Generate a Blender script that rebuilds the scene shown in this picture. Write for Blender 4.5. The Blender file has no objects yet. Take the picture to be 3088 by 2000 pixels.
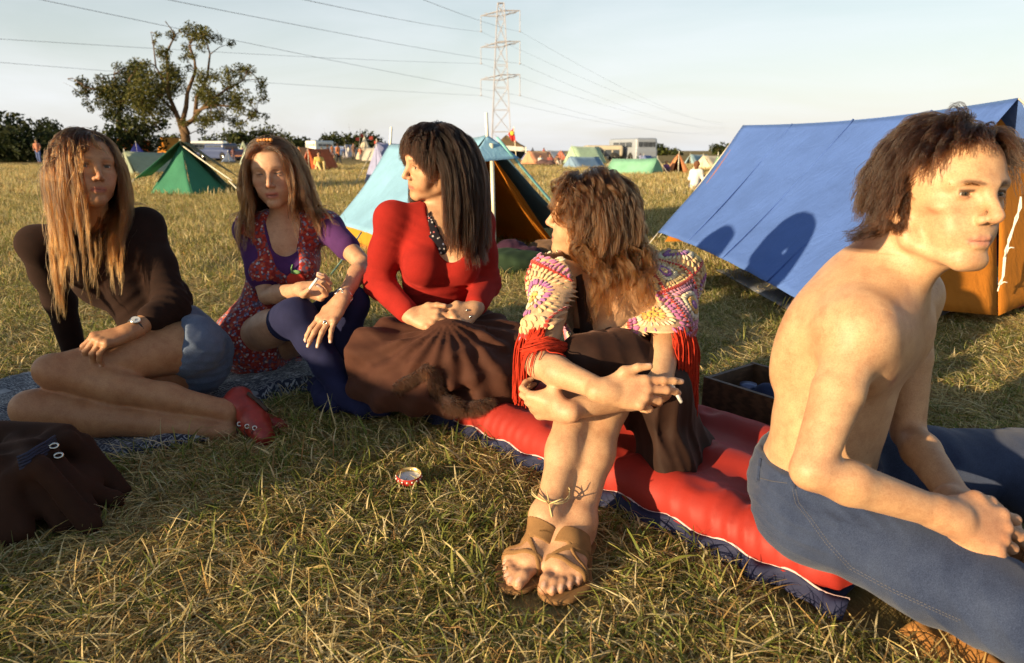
import bpy, bmesh, math, random
import numpy as np
from mathutils import Vector, Matrix
from concurrent.futures import ThreadPoolExecutor

SC = bpy.context.scene
COL = SC.collection
rng = np.random.default_rng(7)
random.seed(7)

# ------------------------------------------------------------------ camera
CAM_H = .82
FOCAL = 3088 * 24 / 36                      # photograph pixels (3088 x 2000)
PITCH = math.atan((1000 - 454) / FOCAL)
cam_d = bpy.data.cameras.new('camera')
cam_d.lens = 24
cam_d.sensor_width = 36
cam_d.clip_start = .05
cam_d.clip_end = 3000
cam_d.dof.use_dof = True
cam_d.dof.focus_distance = 1.75
cam_d.dof.aperture_fstop = 5.6
cam = bpy.data.objects.new('camera', cam_d)
COL.objects.link(cam)
cam.location = (0, 0, CAM_H)
cam.rotation_euler = (math.pi / 2 - PITCH, 0, 0)
SC.camera = cam

# ------------------------------------------------------------------ light
SUN_AZ = math.radians(39)                   # light travels towards (cos, sin) of this
SUN_EL = math.radians(10)
L = Vector((math.cos(SUN_AZ) * math.cos(SUN_EL), math.sin(SUN_AZ) * math.cos(SUN_EL), -math.sin(SUN_EL)))
sun_d = bpy.data.lights.new('sun', 'SUN')
sun_d.energy = 5.0
sun_d.angle = math.radians(.6)
sun_d.color = (1.0, .76, .45)
sun = bpy.data.objects.new('sun', sun_d)
COL.objects.link(sun)
sun.rotation_euler = L.to_track_quat('-Z', 'Y').to_euler()
sun.location = (-6, -6, 6)

world = bpy.data.worlds.new('World')
SC.world = world
world.use_nodes = True
wn, wl = world.node_tree.nodes, world.node_tree.links
for n in list(wn): wn.remove(n)
w_out = wn.new('ShaderNodeOutputWorld')
w_bg = wn.new('ShaderNodeBackground')
w_sky = wn.new('ShaderNodeTexSky')
w_sky.sky_type = 'NISHITA'
w_sky.sun_disc = False
w_sky.sun_elevation = SUN_EL
w_sky.sun_rotation = math.atan2(-L.x, -L.y)
w_sky.altitude = 0
w_sky.air_density = 1.3
w_sky.dust_density = 1.0
w_sky.ozone_density = 2.0
w_bg.inputs['Strength'].default_value = .082
# thin streaks of cirrus over the whole sky
w_tc = wn.new('ShaderNodeTexCoord')
w_map = wn.new('ShaderNodeMapping'); w_map.inputs['Scale'].default_value = (1.0, 1.0, 4.5); w_map.inputs['Rotation'].default_value = (.18, .12, .5)
w_nz = wn.new('ShaderNodeTexNoise'); w_nz.inputs['Scale'].default_value = 2.2; w_nz.inputs['Detail'].default_value = 7; w_nz.inputs['Roughness'].default_value = .55; w_nz.inputs['Distortion'].default_value = .6
w_rmp = wn.new('ShaderNodeMapRange'); w_rmp.inputs['From Min'].default_value = .32; w_rmp.inputs['From Max'].default_value = .72; w_rmp.inputs['To Min'].default_value = 0.55; w_rmp.inputs['To Max'].default_value = .92
w_mix = wn.new('ShaderNodeMix'); w_mix.data_type = 'RGBA'
w_mix.inputs['B'].default_value = (5.9, 6.1, 6.5, 1)
wl.new(w_tc.outputs['Generated'], w_map.inputs['Vector'])
wl.new(w_map.outputs['Vector'], w_nz.inputs['Vector'])
wl.new(w_nz.outputs['Fac'], w_rmp.inputs['Value'])
w_sep = wn.new('ShaderNodeSeparateXYZ'); wl.new(w_tc.outputs['Generated'], w_sep.inputs[0])
w_el = wn.new('ShaderNodeMapRange'); w_el.inputs['From Min'].default_value = 0.0; w_el.inputs['From Max'].default_value = .5; w_el.inputs['To Min'].default_value = 1.0; w_el.inputs['To Max'].default_value = .10
wl.new(w_sep.outputs['Z'], w_el.inputs['Value'])
w_ml = wn.new('ShaderNodeMath'); w_ml.operation = 'MULTIPLY'; wl.new(w_rmp.outputs['Result'], w_ml.inputs[0]); wl.new(w_el.outputs['Result'], w_ml.inputs[1])
wl.new(w_ml.outputs[0], w_mix.inputs['Factor'])
wl.new(w_sky.outputs['Color'], w_mix.inputs['A'])
wl.new(w_mix.outputs['Result'], w_bg.inputs['Color'])
wl.new(w_bg.outputs['Background'], w_out.inputs['Surface'])

SC.view_settings.view_transform = 'Standard'
SC.view_settings.look = 'None'
SC.view_settings.exposure = 1.08
SC.view_settings.gamma = 1
SC.view_settings.use_curve_mapping = False
SC.render.engine = 'CYCLES'
SC.cycles.use_denoising = True
SC.cycles.use_adaptive_sampling = True
SC.cycles.adaptive_threshold = .02
SC.cycles.max_bounces = 8
SC.cycles.diffuse_bounces = 3
SC.cycles.glossy_bounces = 3
SC.cycles.transparent_max_bounces = 12
SC.cycles.sample_clamp_indirect = 6
SC.cycles_curves.shape = 'RIBBONS' if hasattr(SC, 'cycles_curves') else None

# ------------------------------------------------------------------ placing
_c, _s = math.cos(PITCH), math.sin(PITCH)
def ray(px, py):
    u = (px - 1544) / FOCAL; v = (1000 - py) / FOCAL
    return np.array([u, _c + v * _s, -_s + v * _c])
def P(px, py, Y):
    d = ray(px, py); return np.array([0, 0, CAM_H]) + d * (Y / d[1])
def G(px, py, z=0.0):
    d = ray(px, py); return np.array([0, 0, CAM_H]) + d * ((z - CAM_H) / d[2])
def V3(*a): return np.array(a if len(a) > 1 else a[0], float)
def unit(v): v = np.asarray(v, float); return v / max(np.linalg.norm(v), 1e-9)

# ------------------------------------------------------------------ objects
def tag(o, label=None, cat=None, group=None, kind=None):
    if label: o['label'] = label
    if cat: o['category'] = cat
    if group: o['group'] = group
    if kind: o['kind'] = kind
    return o
def empty(name, loc, label, cat, group=None):
    o = bpy.data.objects.new(name, None)
    o.empty_display_size = .1
    COL.objects.link(o); o.location = tuple(float(v) for v in loc)
    return tag(o, label, cat, group)
def world_of(o):
    p = V3(*o.location)
    while o.parent: o = o.parent; p = p + V3(*o.location)
    return p
def obj(name, me, mat=None, parent=None, smooth=True):
    """links a mesh whose vertices are world coordinates; its origin goes to its parent's"""
    o = bpy.data.objects.new(name, me)
    COL.objects.link(o)
    if mat is not None:
        for m in (mat if isinstance(mat, (list, tuple)) else [mat]): me.materials.append(m)
    if smooth and len(me.polygons): me.polygons.foreach_set('use_smooth', np.ones(len(me.polygons), bool))
    if parent is not None:
        o.parent = parent; w = world_of(parent); o.location = (-w[0], -w[1], -w[2])
    return o
def mesh_np(name, V, Fq, colors=None, mats=None):
    me = bpy.data.meshes.new(name)
    V = np.asarray(V, np.float32); Fq = np.asarray(Fq, np.int32)
    n, k = Fq.shape
    me.vertices.add(len(V)); me.vertices.foreach_set('co', V.ravel())
    me.loops.add(n * k); me.loops.foreach_set('vertex_index', Fq.ravel())
    me.polygons.add(n); me.polygons.foreach_set('loop_start', np.arange(0, n * k, k, dtype=np.int32))
    if mats is not None: me.polygons.foreach_set('material_index', np.asarray(mats, np.int32))
    me.update(calc_edges=True)
    if colors is not None:
        a = me.color_attributes.new('Col', 'FLOAT_COLOR', 'POINT')
        c = np.ones((len(V), 4), np.float32); c[:, :3] = colors
        a.data.foreach_set('color', c.ravel())
    return me
class MB:
    """collects polygons"""
    def __init__(s): s.v = []; s.f = []; s.c = []; s.m = []; s.cur = (1, 1, 1); s.mi = 0
    def add(s, vs, fs):
        b = len(s.v)
        for v in vs: s.v.append(tuple(float(q) for q in v)); s.c.append(s.cur)
        for f in fs: s.f.append(tuple(b + i for i in f)); s.m.append(s.mi)
        return s
    def box(s, lo, hi, M=None):
        x0, y0, z0 = lo; x1, y1, z1 = hi
        vs = [V3(x, y, z) for z in (z0, z1) for y in (y0, y1) for x in (x0, x1)]
        if M is not None: vs = [M(v) for v in vs]
        return s.add(vs, [(0, 2, 3, 1), (4, 5, 7, 6), (0, 1, 5, 4), (2, 6, 7, 3), (0, 4, 6, 2), (1, 3, 7, 5)])
    def tube(s, pts, rad, n=8, cap=True):
        pts = [V3(*p) for p in pts]; m = len(pts)
        if not hasattr(rad, '__len__'): rad = [rad] * m
        vs = []; t0 = None; prev = None
        for i in range(m):
            t = unit(pts[min(i + 1, m - 1)] - pts[max(i - 1, 0)])
            if prev is None:
                a = V3(0, 0, 1) if abs(t[2]) < .9 else V3(1, 0, 0)
                u = unit(np.cross(t, a))
            else:
                u = unit(prev - t * np.dot(prev, t))
            prev = u; w = np.cross(t, u)
            for k in range(n):
                an = 2 * math.pi * k / n
                vs.append(pts[i] + (u * math.cos(an) + w * math.sin(an)) * rad[i])
        fs = [(i * n + k, i * n + (k + 1) % n, (i + 1) * n + (k + 1) % n, (i + 1) * n + k) for i in range(m - 1) for k in range(n)]
        if cap: fs += [tuple(range(n - 1, -1, -1)), tuple((m - 1) * n + k for k in range(n))]
        return s.add(vs, fs)
    def lathe(s, prof, c=(0, 0, 0), n=24, M=None):
        vs = []
        for r, z in prof:
            for k in range(n):
                a = 2 * math.pi * k / n; v = V3(r * math.cos(a), r * math.sin(a), z)
                vs.append((M(v) if M else v) + V3(*c))
        m = len(prof)
        fs = [(i * n + k, i * n + (k + 1) % n, (i + 1) * n + (k + 1) % n, (i + 1) * n + k) for i in range(m - 1) for k in range(n)]
        return s.add(vs, fs)
    def ball(s, c, r, n=10, M=None):
        m = n // 2 + 1
        r = r if hasattr(r, '__len__') else (r, r, r)
        vs = []
        for i in range(m):
            th = math.pi * i / (m - 1)
            for k in range(n):
                a = 2 * math.pi * k / n
                v = V3(math.sin(th) * math.cos(a) * r[0], math.sin(th) * math.sin(a) * r[1], math.cos(th) * r[2])
                vs.append((M @ v if M is not None else v) + V3(*c))
        fs = [(i * n + k, (i + 1) * n + k, (i + 1) * n + (k + 1) % n, i * n + (k + 1) % n) for i in range(m - 1) for k in range(n)]
        return s.add(vs, fs)
    def build(s, name, mat, parent=None, smooth=False, usecol=False):
        me = bpy.data.meshes.new(name)
        me.from_pydata(s.v, [], s.f); me.update()
        if len(set(s.m)) > 1: me.polygons.foreach_set('material_index', s.m)
        if usecol:
            a = me.color_attributes.new('Col', 'FLOAT_COLOR', 'POINT')
            c = np.ones((len(s.v), 4), np.float32); c[:, :3] = s.c
            a.data.foreach_set('color', c.ravel())
        return obj(name, me, mat, parent, smooth)
def grid_mesh(name, fn, nu, nv, thick=0.0, closed_u=False, col=None):
    """fn(U,V)->(N,3) on a grid; thick>0 gives a real sheet with two sides; UVs are u,v"""
    u = np.linspace(0, 1, nu); v = np.linspace(0, 1, nv)
    U, Vv = np.meshgrid(u, v, indexing='ij')
    A = fn(U.ravel(), Vv.ravel()).reshape(nu, nv, 3)
    idx = np.arange(nu * nv).reshape(nu, nv)
    q = np.stack([idx[:-1, :-1], idx[1:, :-1], idx[1:, 1:], idx[:-1, 1:]], -1).reshape(-1, 4)
    UV = np.stack([U.ravel(), Vv.ravel()], -1)
    Vt = A.reshape(-1, 3)
    if thick:
        du = np.gradient(A, axis=0); dv = np.gradient(A, axis=1)
        N = np.cross(du, dv); N /= np.maximum(np.linalg.norm(N, axis=-1, keepdims=True), 1e-9)
        B = (A - N * thick).reshape(-1, 3); n = nu * nv
        rim = np.concatenate([idx[0, :], idx[1:, -1], idx[-1, -2::-1], idx[-2:0:-1, 0]])
        r2 = np.roll(rim, -1)
        side = np.stack([rim, r2, r2 + n, rim + n], -1)
        q = np.concatenate([q, q[:, ::-1] + n, side]); Vt = np.concatenate([Vt, B]); UV = np.concatenate([UV, UV])
    me = mesh_np(name, Vt, q, None if col is None else (col(UV, Vt)))
    lay = me.uv_layers.new(name='UVMap')
    lay.data.foreach_set('uv', UV[q.ravel()].astype(np.float32).ravel())
    return me

# ------------------------------------------------------------------ materials
def hexc(h):
    """sRGB hex to linear"""
    o = []
    for i in (0, 2, 4):
        c = int(h[i:i + 2], 16) / 255
        o.append(c / 12.92 if c <= .04045 else ((c + .055) / 1.055) ** 2.4)
    return tuple(o)
class NT:
    def __init__(s, m):
        m.use_nodes = True; s.n, s.l = m.node_tree.nodes, m.node_tree.links
        for n in list(s.n): s.n.remove(n)
        s.out = s.n.new('ShaderNodeOutputMaterial'); s.tc = None
    def node(s, t, ins=None, **kw):
        n = s.n.new(t)
        for k, v in kw.items(): setattr(n, k, v)
        for k, v in (ins or {}).items():
            if isinstance(v, bpy.types.NodeSocket): s.l.new(v, n.inputs[k])
            else: n.inputs[k].default_value = v
        return n
    def obj(s):
        if s.tc is None: s.tc = s.n.new('ShaderNodeTexCoord')
        return s.tc.outputs['Object']
    def uv(s):
        if s.tc is None: s.tc = s.n.new('ShaderNodeTexCoord')
        return s.tc.outputs['UV']
    def noise(s, scale, detail=4, rough=.5, vec=None, dist=0):
        return s.node('ShaderNodeTexNoise', {'Vector': vec or s.obj(), 'Scale': scale, 'Detail': detail, 'Roughness': rough, 'Distortion': dist})
    def mapping(s, scale, rot=(0, 0, 0), vec=None):
        return s.node('ShaderNodeMapping', {'Vector': vec or s.obj(), 'Scale': scale, 'Rotation': rot}).outputs['Vector']
    def ramp(s, fac, stops, interp='LINEAR'):
        n = s.n.new('ShaderNodeValToRGB'); cr = n.color_ramp; cr.interpolation = interp
        while len(cr.elements) < len(stops): cr.elements.new(.5)
        for e, (p, c) in zip(cr.elements, stops):
            e.position = p; e.color = tuple(c) + (1,) if len(c) == 3 else c
        s.l.new(fac, n.inputs['Fac']); return n.outputs['Color']
    def mix(s, fac, a, b, mode='MIX'):
        n = s.n.new('ShaderNodeMix'); n.data_type = 'RGBA'; n.blend_type = mode
        for k, v in (('Factor', fac), ('A', a), ('B', b)):
            if isinstance(v, bpy.types.NodeSocket): s.l.new(v, n.inputs[k])
            else: n.inputs[k].default_value = v if k == 'Factor' or len(v) == 4 else tuple(v) + (1,)
        return n.outputs['Result']
    def math(s, op, a, b=None):
        n = s.n.new('ShaderNodeMath'); n.operation = op
        for i, v in enumerate((a, b)):
            if v is None: continue
            if isinstance(v, bpy.types.NodeSocket): s.l.new(v, n.inputs[i])
            else: n.inputs[i].default_value = v
        return n.outputs[0]
    def bump(s, h, strength=.3, dist=.01):
        return s.node('ShaderNodeBump', {'Height': h, 'Strength': strength, 'Distance': dist}).outputs['Normal']
    def attr(s, name='Col'):
        return s.node('ShaderNodeAttribute', attribute_name=name).outputs['Color']
    def done(s, **ins):
        p = s.n.new('ShaderNodeBsdfPrincipled')
        for k, v in ins.items():
            k = k.replace('_', ' ')
            if isinstance(v, bpy.types.NodeSocket): s.l.new(v, p.inputs[k])
            elif k in ('Base Color', 'Sheen Tint', 'Emission Color', 'Subsurface Radius', 'Specular Tint') and len(v) == 3 and k != 'Subsurface Radius': p.inputs[k].default_value = tuple(v) + (1,)
            else: p.inputs[k].default_value = v
        s.l.new(p.outputs[0], s.out.inputs['Surface']); return p
_mats = {}
def material(name):
    m = bpy.data.materials.new(name); return m, NT(m)
def cloth(name, col, var=.25, weave=900, bump=.25, rough=.85, sheen=.25, nscale=14, col2=None, crease=0, transl=0):
    """woven cloth: uneven dye, fine weave relief, optional soft creases"""
    if name in _mats: return _mats[name]
    m, t = material(name)
    n1 = t.noise(nscale, 5, .6)
    c2 = col2 or tuple(max(0, v * (1 - var)) for v in col)
    base = t.ramp(n1.outputs['Fac'], [(.3, c2), (.72, tuple(min(1, v * (1 + var * .4)) for v in col))])
    w = t.noise(weave, 2, .5)
    base = t.mix(.25, base, t.ramp(w.outputs['Fac'], [(.3, tuple(v * .55 for v in col)), (.7, tuple(min(1, v * 1.25) for v in col))]))
    nrm = t.bump(w.outputs['Fac'], bump, .001)
    if crease:
        cn = t.noise(9, 5, .62, t.mapping((1, 1.6, .5)), 1.2)
        b2 = t.node('ShaderNodeBump', {'Height': cn.outputs['Fac'], 'Strength': crease, 'Distance': .03, 'Normal': nrm})
        nrm = b2.outputs['Normal']
    p = t.done(Base_Color=base, Roughness=rough, Normal=nrm, Sheen_Weight=sheen, Sheen_Roughness=.4, Sheen_Tint=tuple(min(1, v * 3 + .03) for v in col), Specular_IOR_Level=.2)
    if transl:
        tr = t.node('ShaderNodeBsdfTranslucent', {'Color': base})
        mx = t.node('ShaderNodeMixShader', {'Fac': transl})
        t.l.new(p.outputs[0], mx.inputs[1]); t.l.new(tr.outputs[0], mx.inputs[2]); t.l.new(mx.outputs[0], t.out.inputs['Surface'])
    _mats[name] = m; return m
def plain(name, col, rough=.5, metal=0.0, var=.15, nscale=25, bump=.08, spec=.5, coat=0.0):
    if name in _mats: return _mats[name]
    m, t = material(name)
    n = t.noise(nscale, 6, .6)
    base = t.ramp(n.outputs['Fac'], [(.3, tuple(v * (1 - var) for v in col)), (.7, tuple(min(1, v * (1 + var * .5)) for v in col))])
    r = t.math('ADD', t.math('MULTIPLY', n.outputs['Fac'], .15), rough - .07)
    t.done(Base_Color=base, Roughness=r, Metallic=metal, Normal=t.bump(n.outputs['Fac'], bump, .003), Specular_IOR_Level=spec, Coat_Weight=coat)
    _mats[name] = m; return m
def vcol(name, rough=.8, bump=.2, nscale=300, sheen=.2, var=.15):
    """colour comes from the mesh's own colour attribute (dye, print)"""
    if name in _mats: return _mats[name]
    m, t = material(name)
    n = t.noise(nscale, 3, .5)
    base = t.mix(1.0, t.attr(), t.ramp(n.outputs['Fac'], [(.3, (1 - var,) * 3), (.7, (1, 1, 1))]), 'MULTIPLY')
    t.done(Base_Color=base, Roughness=rough, Normal=t.bump(n.outputs['Fac'], bump, .001), Sheen_Weight=sheen, Specular_IOR_Level=.25)
    _mats[name] = m; return m
def skin_mat(name='skin'):
    m, t = material(name)
    n = t.noise(38, 5, .6); f = t.noise(420, 3, .6)
    base = t.mix(1.0, t.attr(), t.ramp(n.outputs['Fac'], [(.25, (.80, .70, .66)), (.55, (1, .98, .96)), (.8, (1.06, 1.04, 1.0))]), 'MULTIPLY')
    b2 = t.noise(11, 4, .6); base = t.mix(1.0, base, t.ramp(b2.outputs['Fac'], [(.3, (.86, .78, .74)), (.6, (1, 1, 1))]), 'MULTIPLY')
    base = t.mix(1.0, base, t.ramp(f.outputs['Fac'], [(.32, (.82, .76, .72)), (.6, (1, 1, 1))]), 'MULTIPLY')
    vo = t.node('ShaderNodeTexVoronoi', {'Vector': t.obj(), 'Scale': 34, 'Randomness': 1.0})     # moles and freckles, few and small
    spot = t.math('MULTIPLY', t.ramp(vo.outputs['Distance'], [(.030, (1, 1, 1)), (.055, (0, 0, 0))]), t.ramp(vo.outputs['Color'], [(.60, (0, 0, 0)), (.64, (1, 1, 1))]))
    base = t.mix(t.math('MULTIPLY', spot, .55), base, (.12, .05, .03))
    r = t.math('ADD', t.math('MULTIPLY', f.outputs['Fac'], .25), .38)
    t.done(Base_Color=base, Roughness=r, Normal=t.bump(t.math('ADD', f.outputs['Fac'], t.math('MULTIPLY', n.outputs['Fac'], 2.0)), .22, .0022), Specular_IOR_Level=.38,
           Sheen_Weight=.10, Sheen_Roughness=.5, Sheen_Tint=(.9, .55, .40))
    return m

# ------------------------------------------------------------------ implicit surfaces
def smin(a, b, k):
    if k <= 0: return np.minimum(a, b)
    h = np.maximum(k - np.abs(a - b), 0) / k
    return np.minimum(a, b) - h * h * (k * .25)
class Sdf:
    def __init__(s): s.ops = []; s.disp = []
    def copy(s):
        o = Sdf(); o.ops = list(s.ops); o.disp = list(s.disp); return o
    def _add(s, fn, lo, hi, k, mode): s.ops.append((mode, float(k), fn, np.asarray(lo) - k - .004, np.asarray(hi) + k + .004)); return s
    def cone(s, a, b, ra, rb=None, k=.02, mode='u'):
        a = V3(*a).astype(np.float32); b = V3(*b).astype(np.float32); rb = ra if rb is None else rb
        ba = b - a; L2 = max(float(ba @ ba), 1e-9); ra = np.float32(ra); dr = np.float32(rb - ra)
        def fn(p):
            q = p - a; t = np.clip((q @ ba) / L2, 0, 1)
            w = q - t[:, None] * ba
            return np.sqrt(np.einsum('ij,ij->i', w, w)) - (ra + dr * t)
        m = max(ra, rb)
        return s._add(fn, np.minimum(a, b) - m, np.maximum(a, b) + m, k, mode)
    def chain(s, pts, rads, k=.02, mode='u'):
        for i in range(len(pts) - 1): s.cone(pts[i], pts[i + 1], rads[i], rads[i + 1], k, mode)
        return s
    def ell(s, c, r, R=None, k=.02, mode='u'):
        c = V3(*c).astype(np.float32); r = np.asarray(r, np.float32)
        R = (np.eye(3) if R is None else np.asarray(R)).astype(np.float32)   # columns are the axes
        ir, ir2 = 1 / r, 1 / (r * r)
        def fn(p):
            q = (p - c) @ R
            a = q * ir; k0 = np.sqrt(np.einsum('ij,ij->i', a, a)); g = q * ir2
            k1 = np.sqrt(np.einsum('ij,ij->i', g, g))
            return k0 * (k0 - 1) / np.maximum(k1, 1e-6)
        ext = np.sqrt(((R * r) ** 2).sum(1))
        return s._add(fn, c - ext, c + ext, k, mode)
    def rbox(s, c, half, R=None, r=.01, k=.02, mode='u'):
        c = V3(*c).astype(np.float32); hf = np.asarray(half, np.float32) - r
        R = (np.eye(3) if R is None else np.asarray(R)).astype(np.float32)
        def fn(p):
            q = np.abs((p - c) @ R) - hf
            return np.sqrt((np.maximum(q, 0) ** 2).sum(1)) + np.minimum(q.max(1), 0) - r
        ext = np.abs(R) @ (hf + r)
        return s._add(fn, c - ext, c + ext, k, mode)
    def group(s, sub, k=.004):
        """joins another shape with a crease of its own"""
        lo, hi = sub.bounds(); return s._add(sub.ev, lo, hi, k, 'u')
    def plane(s, c, n, k=.004):
        """keeps what lies behind the plane (against n)"""
        c = V3(*c).astype(np.float32); n = unit(n).astype(np.float32)
        s.ops.append(('i', k, lambda p: (p - c) @ n, None, None)); return s
    def cutcone(s, a, b, ra, rb=None, k=.004): return s.cone(a, b, ra, rb, k, 's')
    def keep(s, other, grow=0.0, k=.004):
        s.ops.append(('i', k, lambda p: other.ev(p) - grow, None, None)); return s
    def sub(s, other, grow=0.0, k=.004):
        s.ops.append(('i', k, lambda p: grow - other.ev(p), None, None)); return s
    def grow(s, g):
        s.ops.append(('g', g, None, None, None)); return s
    def fold(s, c, axis, freq, R, amp, ph=0.0, warp=.02):
        """creases across `axis` around the point c"""
        c = V3(*c).astype(np.float32); ax = unit(axis).astype(np.float32)
        o = unit(np.cross(ax, V3(.3, .5, .8))).astype(np.float32); o2 = np.cross(ax, o).astype(np.float32)
        def fn(p):
            q = p - c; r2 = np.einsum('ij,ij->i', q, q) / (R * R)
            a = q @ ax + warp * np.sin(q @ o * 21 + ph) + warp * .6 * np.sin(q @ o2 * 33 + ph * 2)
            return amp * np.exp(-r2) * (np.abs(np.sin(a * freq + ph)) ** .8 - .6)
        s.disp.append(fn); return s
    def rumple(s, freq, amp, seed=0, stretch=(1, 1, 1)):
        r = np.random.default_rng(seed)
        K = (r.normal(size=(7, 3)) * freq * np.asarray(stretch)).astype(np.float32); ph = r.uniform(0, 6.3, 7).astype(np.float32)
        def fn(p):
            w = p + .25 / freq * np.sin(p[:, [1, 2, 0]] * freq * .8 + ph[:3])
            return amp * (1 - np.abs(np.sin(w @ K.T + ph))).mean(1) * 1.6 - amp
        s.disp.append(fn); return s
    def ev(s, p, ops=None):
        d = np.full(len(p), .5, np.float32)
        for mode, k, fn, lo, hi in (s.ops if ops is None else ops):
            if mode == 'u': d = smin(d, fn(p), k)
            elif mode == 's': d = -smin(-d, fn(p), k)
            elif mode == 'i': d = -smin(-d, -fn(p), k)
            elif mode == 'g': d = d - k
        for f in s.disp: d = d + f(p)
        return d
    def bounds(s):
        lo = np.min([o[3] for o in s.ops if o[0] == 'u'], 0); hi = np.max([o[4] for o in s.ops if o[0] == 'u'], 0)
        g = sum(o[1] for o in s.ops if o[0] == 'g')
        return lo - g - .01, hi + g + .01
_pool = ThreadPoolExecutor(4)
def surf(S, h, lo=None, hi=None):
    """surface nets of an Sdf on a grid of step h -> vertices, quads"""
    if lo is None: lo, hi = S.bounds()
    lo = np.asarray(lo, float); hi = np.asarray(hi, float)
    n = np.ceil((hi - lo) / h).astype(int) + 2
    D = np.full(n, .5, np.float32)
    ax = [(lo[i] + h * np.arange(n[i])).astype(np.float32) for i in range(3)]
    B = 40; gr = sum(o[1] for o in S.ops if o[0] == 'g') + .02
    jobs = []
    for i in range(0, n[0], B):
        for j in range(0, n[1], B):
            for k in range(0, n[2], B):
                b0 = np.array([ax[0][i], ax[1][j], ax[2][k]]); b1 = b0 + h * B
                sel = []; hit = False
                for o in S.ops:
                    if o[3] is None: sel.append(o)
                    elif (b1 > o[3] - gr).all() and (b0 < o[4] + gr).all():
                        sel.append(o); hit |= o[0] == 'u'
                if hit: jobs.append((i, j, k, sel))
    def run(job):
        i, j, k, sel = job
        x, y, z = ax[0][i:i + B], ax[1][j:j + B], ax[2][k:k + B]
        g = np.empty((len(x), len(y), len(z), 3), np.float32)
        g[..., 0] = x[:, None, None]; g[..., 1] = y[None, :, None]; g[..., 2] = z[None, None, :]
        # a look at the block's middle first
        c = np.array([[x.mean(), y.mean(), z.mean()]], np.float32)
        d0 = float(S.ev(c, sel)[0])
        if abs(d0) > h * B * 1.0 + .006:
            D[i:i + B, j:j + B, k:k + B] = d0; return
        D[i:i + B, j:j + B, k:k + B] = S.ev(g.reshape(-1, 3), sel).reshape(g.shape[:3])
    list(_pool.map(run, jobs))
    I = D < 0
    I8 = I.view(np.int8); cnt = I8[:-1] + I8[1:]; cnt = cnt[:, :-1] + cnt[:, 1:]; cnt = cnt[:, :, :-1] + cnt[:, :, 1:]
    a = cnt
    C = np.argwhere((cnt - 1).view(np.uint8) < 7)
    if len(C) == 0: return np.zeros((0, 3), np.float32), np.zeros((0, 4), np.int32)
    off = np.array([(x, y, z) for x in (0, 1) for y in (0, 1) for z in (0, 1)])
    vals = np.stack([D[C[:, 0] + o[0], C[:, 1] + o[1], C[:, 2] + o[2]] for o in off], 1)
    acc = np.zeros((len(C), 3), np.float32); num = np.zeros(len(C), np.float32)
    for e0 in range(8):
        for e1 in range(e0 + 1, 8):
            if np.abs(off[e0] - off[e1]).sum() != 1: continue
            v0, v1 = vals[:, e0], vals[:, e1]; m = (v0 < 0) != (v1 < 0)
            t = np.where(m, v0 / np.where(m, v0 - v1, 1), 0)
            pt = off[e0] + t[:, None] * (off[e1] - off[e0])
            acc += np.where(m[:, None], pt, 0); num += m
    V = (lo + h * (C + acc / num[:, None])).astype(np.float32)
    idx = np.full(a.shape, -1, np.int32); idx[C[:, 0], C[:, 1], C[:, 2]] = np.arange(len(C))
    quads = []
    for axis in range(3):
        sl0 = [slice(None)] * 3; sl1 = [slice(None)] * 3
        sl0[axis] = slice(0, -1); sl1[axis] = slice(1, None)
        s0, s1 = I[tuple(sl0)], I[tuple(sl1)]
        E = np.argwhere(s0 != s1)
        u, v = [(1, 2), (2, 0), (0, 1)][axis]
        ok = (E[:, u] > 0) & (E[:, v] > 0) & (E[:, u] < a.shape[u]) & (E[:, v] < a.shape[v])
        E = E[ok]; fl = s0[E[:, 0], E[:, 1], E[:, 2]]
        def cell(du, dv):
            q = E.copy(); q[:, u] += du; q[:, v] += dv; return idx[q[:, 0], q[:, 1], q[:, 2]]
        Q = np.stack([cell(-1, -1), cell(0, -1), cell(0, 0), cell(-1, 0)], 1)
        Q = np.where(fl[:, None], Q, Q[:, ::-1])
        quads.append(Q[(Q >= 0).all(1)])
    return V, np.concatenate(quads)
def march(S, pts, tmax=2.5, t0=.5, off=.0008):
    """points of the photograph's rays on a surface (nan where they miss)"""
    D = np.array([unit(ray(x, y)) for x, y in pts]); q = V3(0, 0, CAM_H) + D * t0; v = np.ones(len(q))
    for _ in range(110):
        v = S.ev(q.astype(np.float32)); q = q + D * np.where(v > off, np.maximum(v * .8, .0006), 0)[:, None]
    q[(v > off + .002)] = np.nan
    return q
def surf_multi(S, h, fine=()):
    """one body: a base grid, and finer grids inside the boxes `fine` = [(lo, hi, step)]"""
    V, Q = surf(S, h)
    out_v, out_q = [], []
    c = V[Q].mean(1); keep = np.ones(len(Q), bool)
    for lo, hi, hf in fine:
        keep &= ~((c > np.asarray(lo) + h * .9) & (c < np.asarray(hi) - h * .9)).all(1)
    Q = Q[keep]
    out_v.append(V); out_q.append(Q); n = len(V)
    for i, (lo, hi, hf) in enumerate(fine):
        v, q = surf(S, hf, lo, hi)
        cc = v[q].mean(1) if len(q) else np.zeros((0, 3)); kk = np.ones(len(q), bool)
        for lo2, hi2, h2 in fine[:i]:
            kk &= ~((cc > np.asarray(lo2) + h2) & (cc < np.asarray(hi2) - h2)).all(1)
        out_v.append(v); out_q.append(q[kk] + n); n += len(v)
    V = np.concatenate(out_v); Q = np.concatenate(out_q)
    used = np.unique(Q); mp = np.zeros(len(V), np.int32); mp[used] = np.arange(len(used))
    return V[used], mp[Q]
def sdf_obj(name, S, h, mat, parent=None, fine=(), col=None):
    V, Q = surf_multi(S, h, fine) if fine else surf(S, h)
    me = mesh_np(name, V, Q, None if col is None else col(V))
    return obj(name, me, mat, parent)
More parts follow.
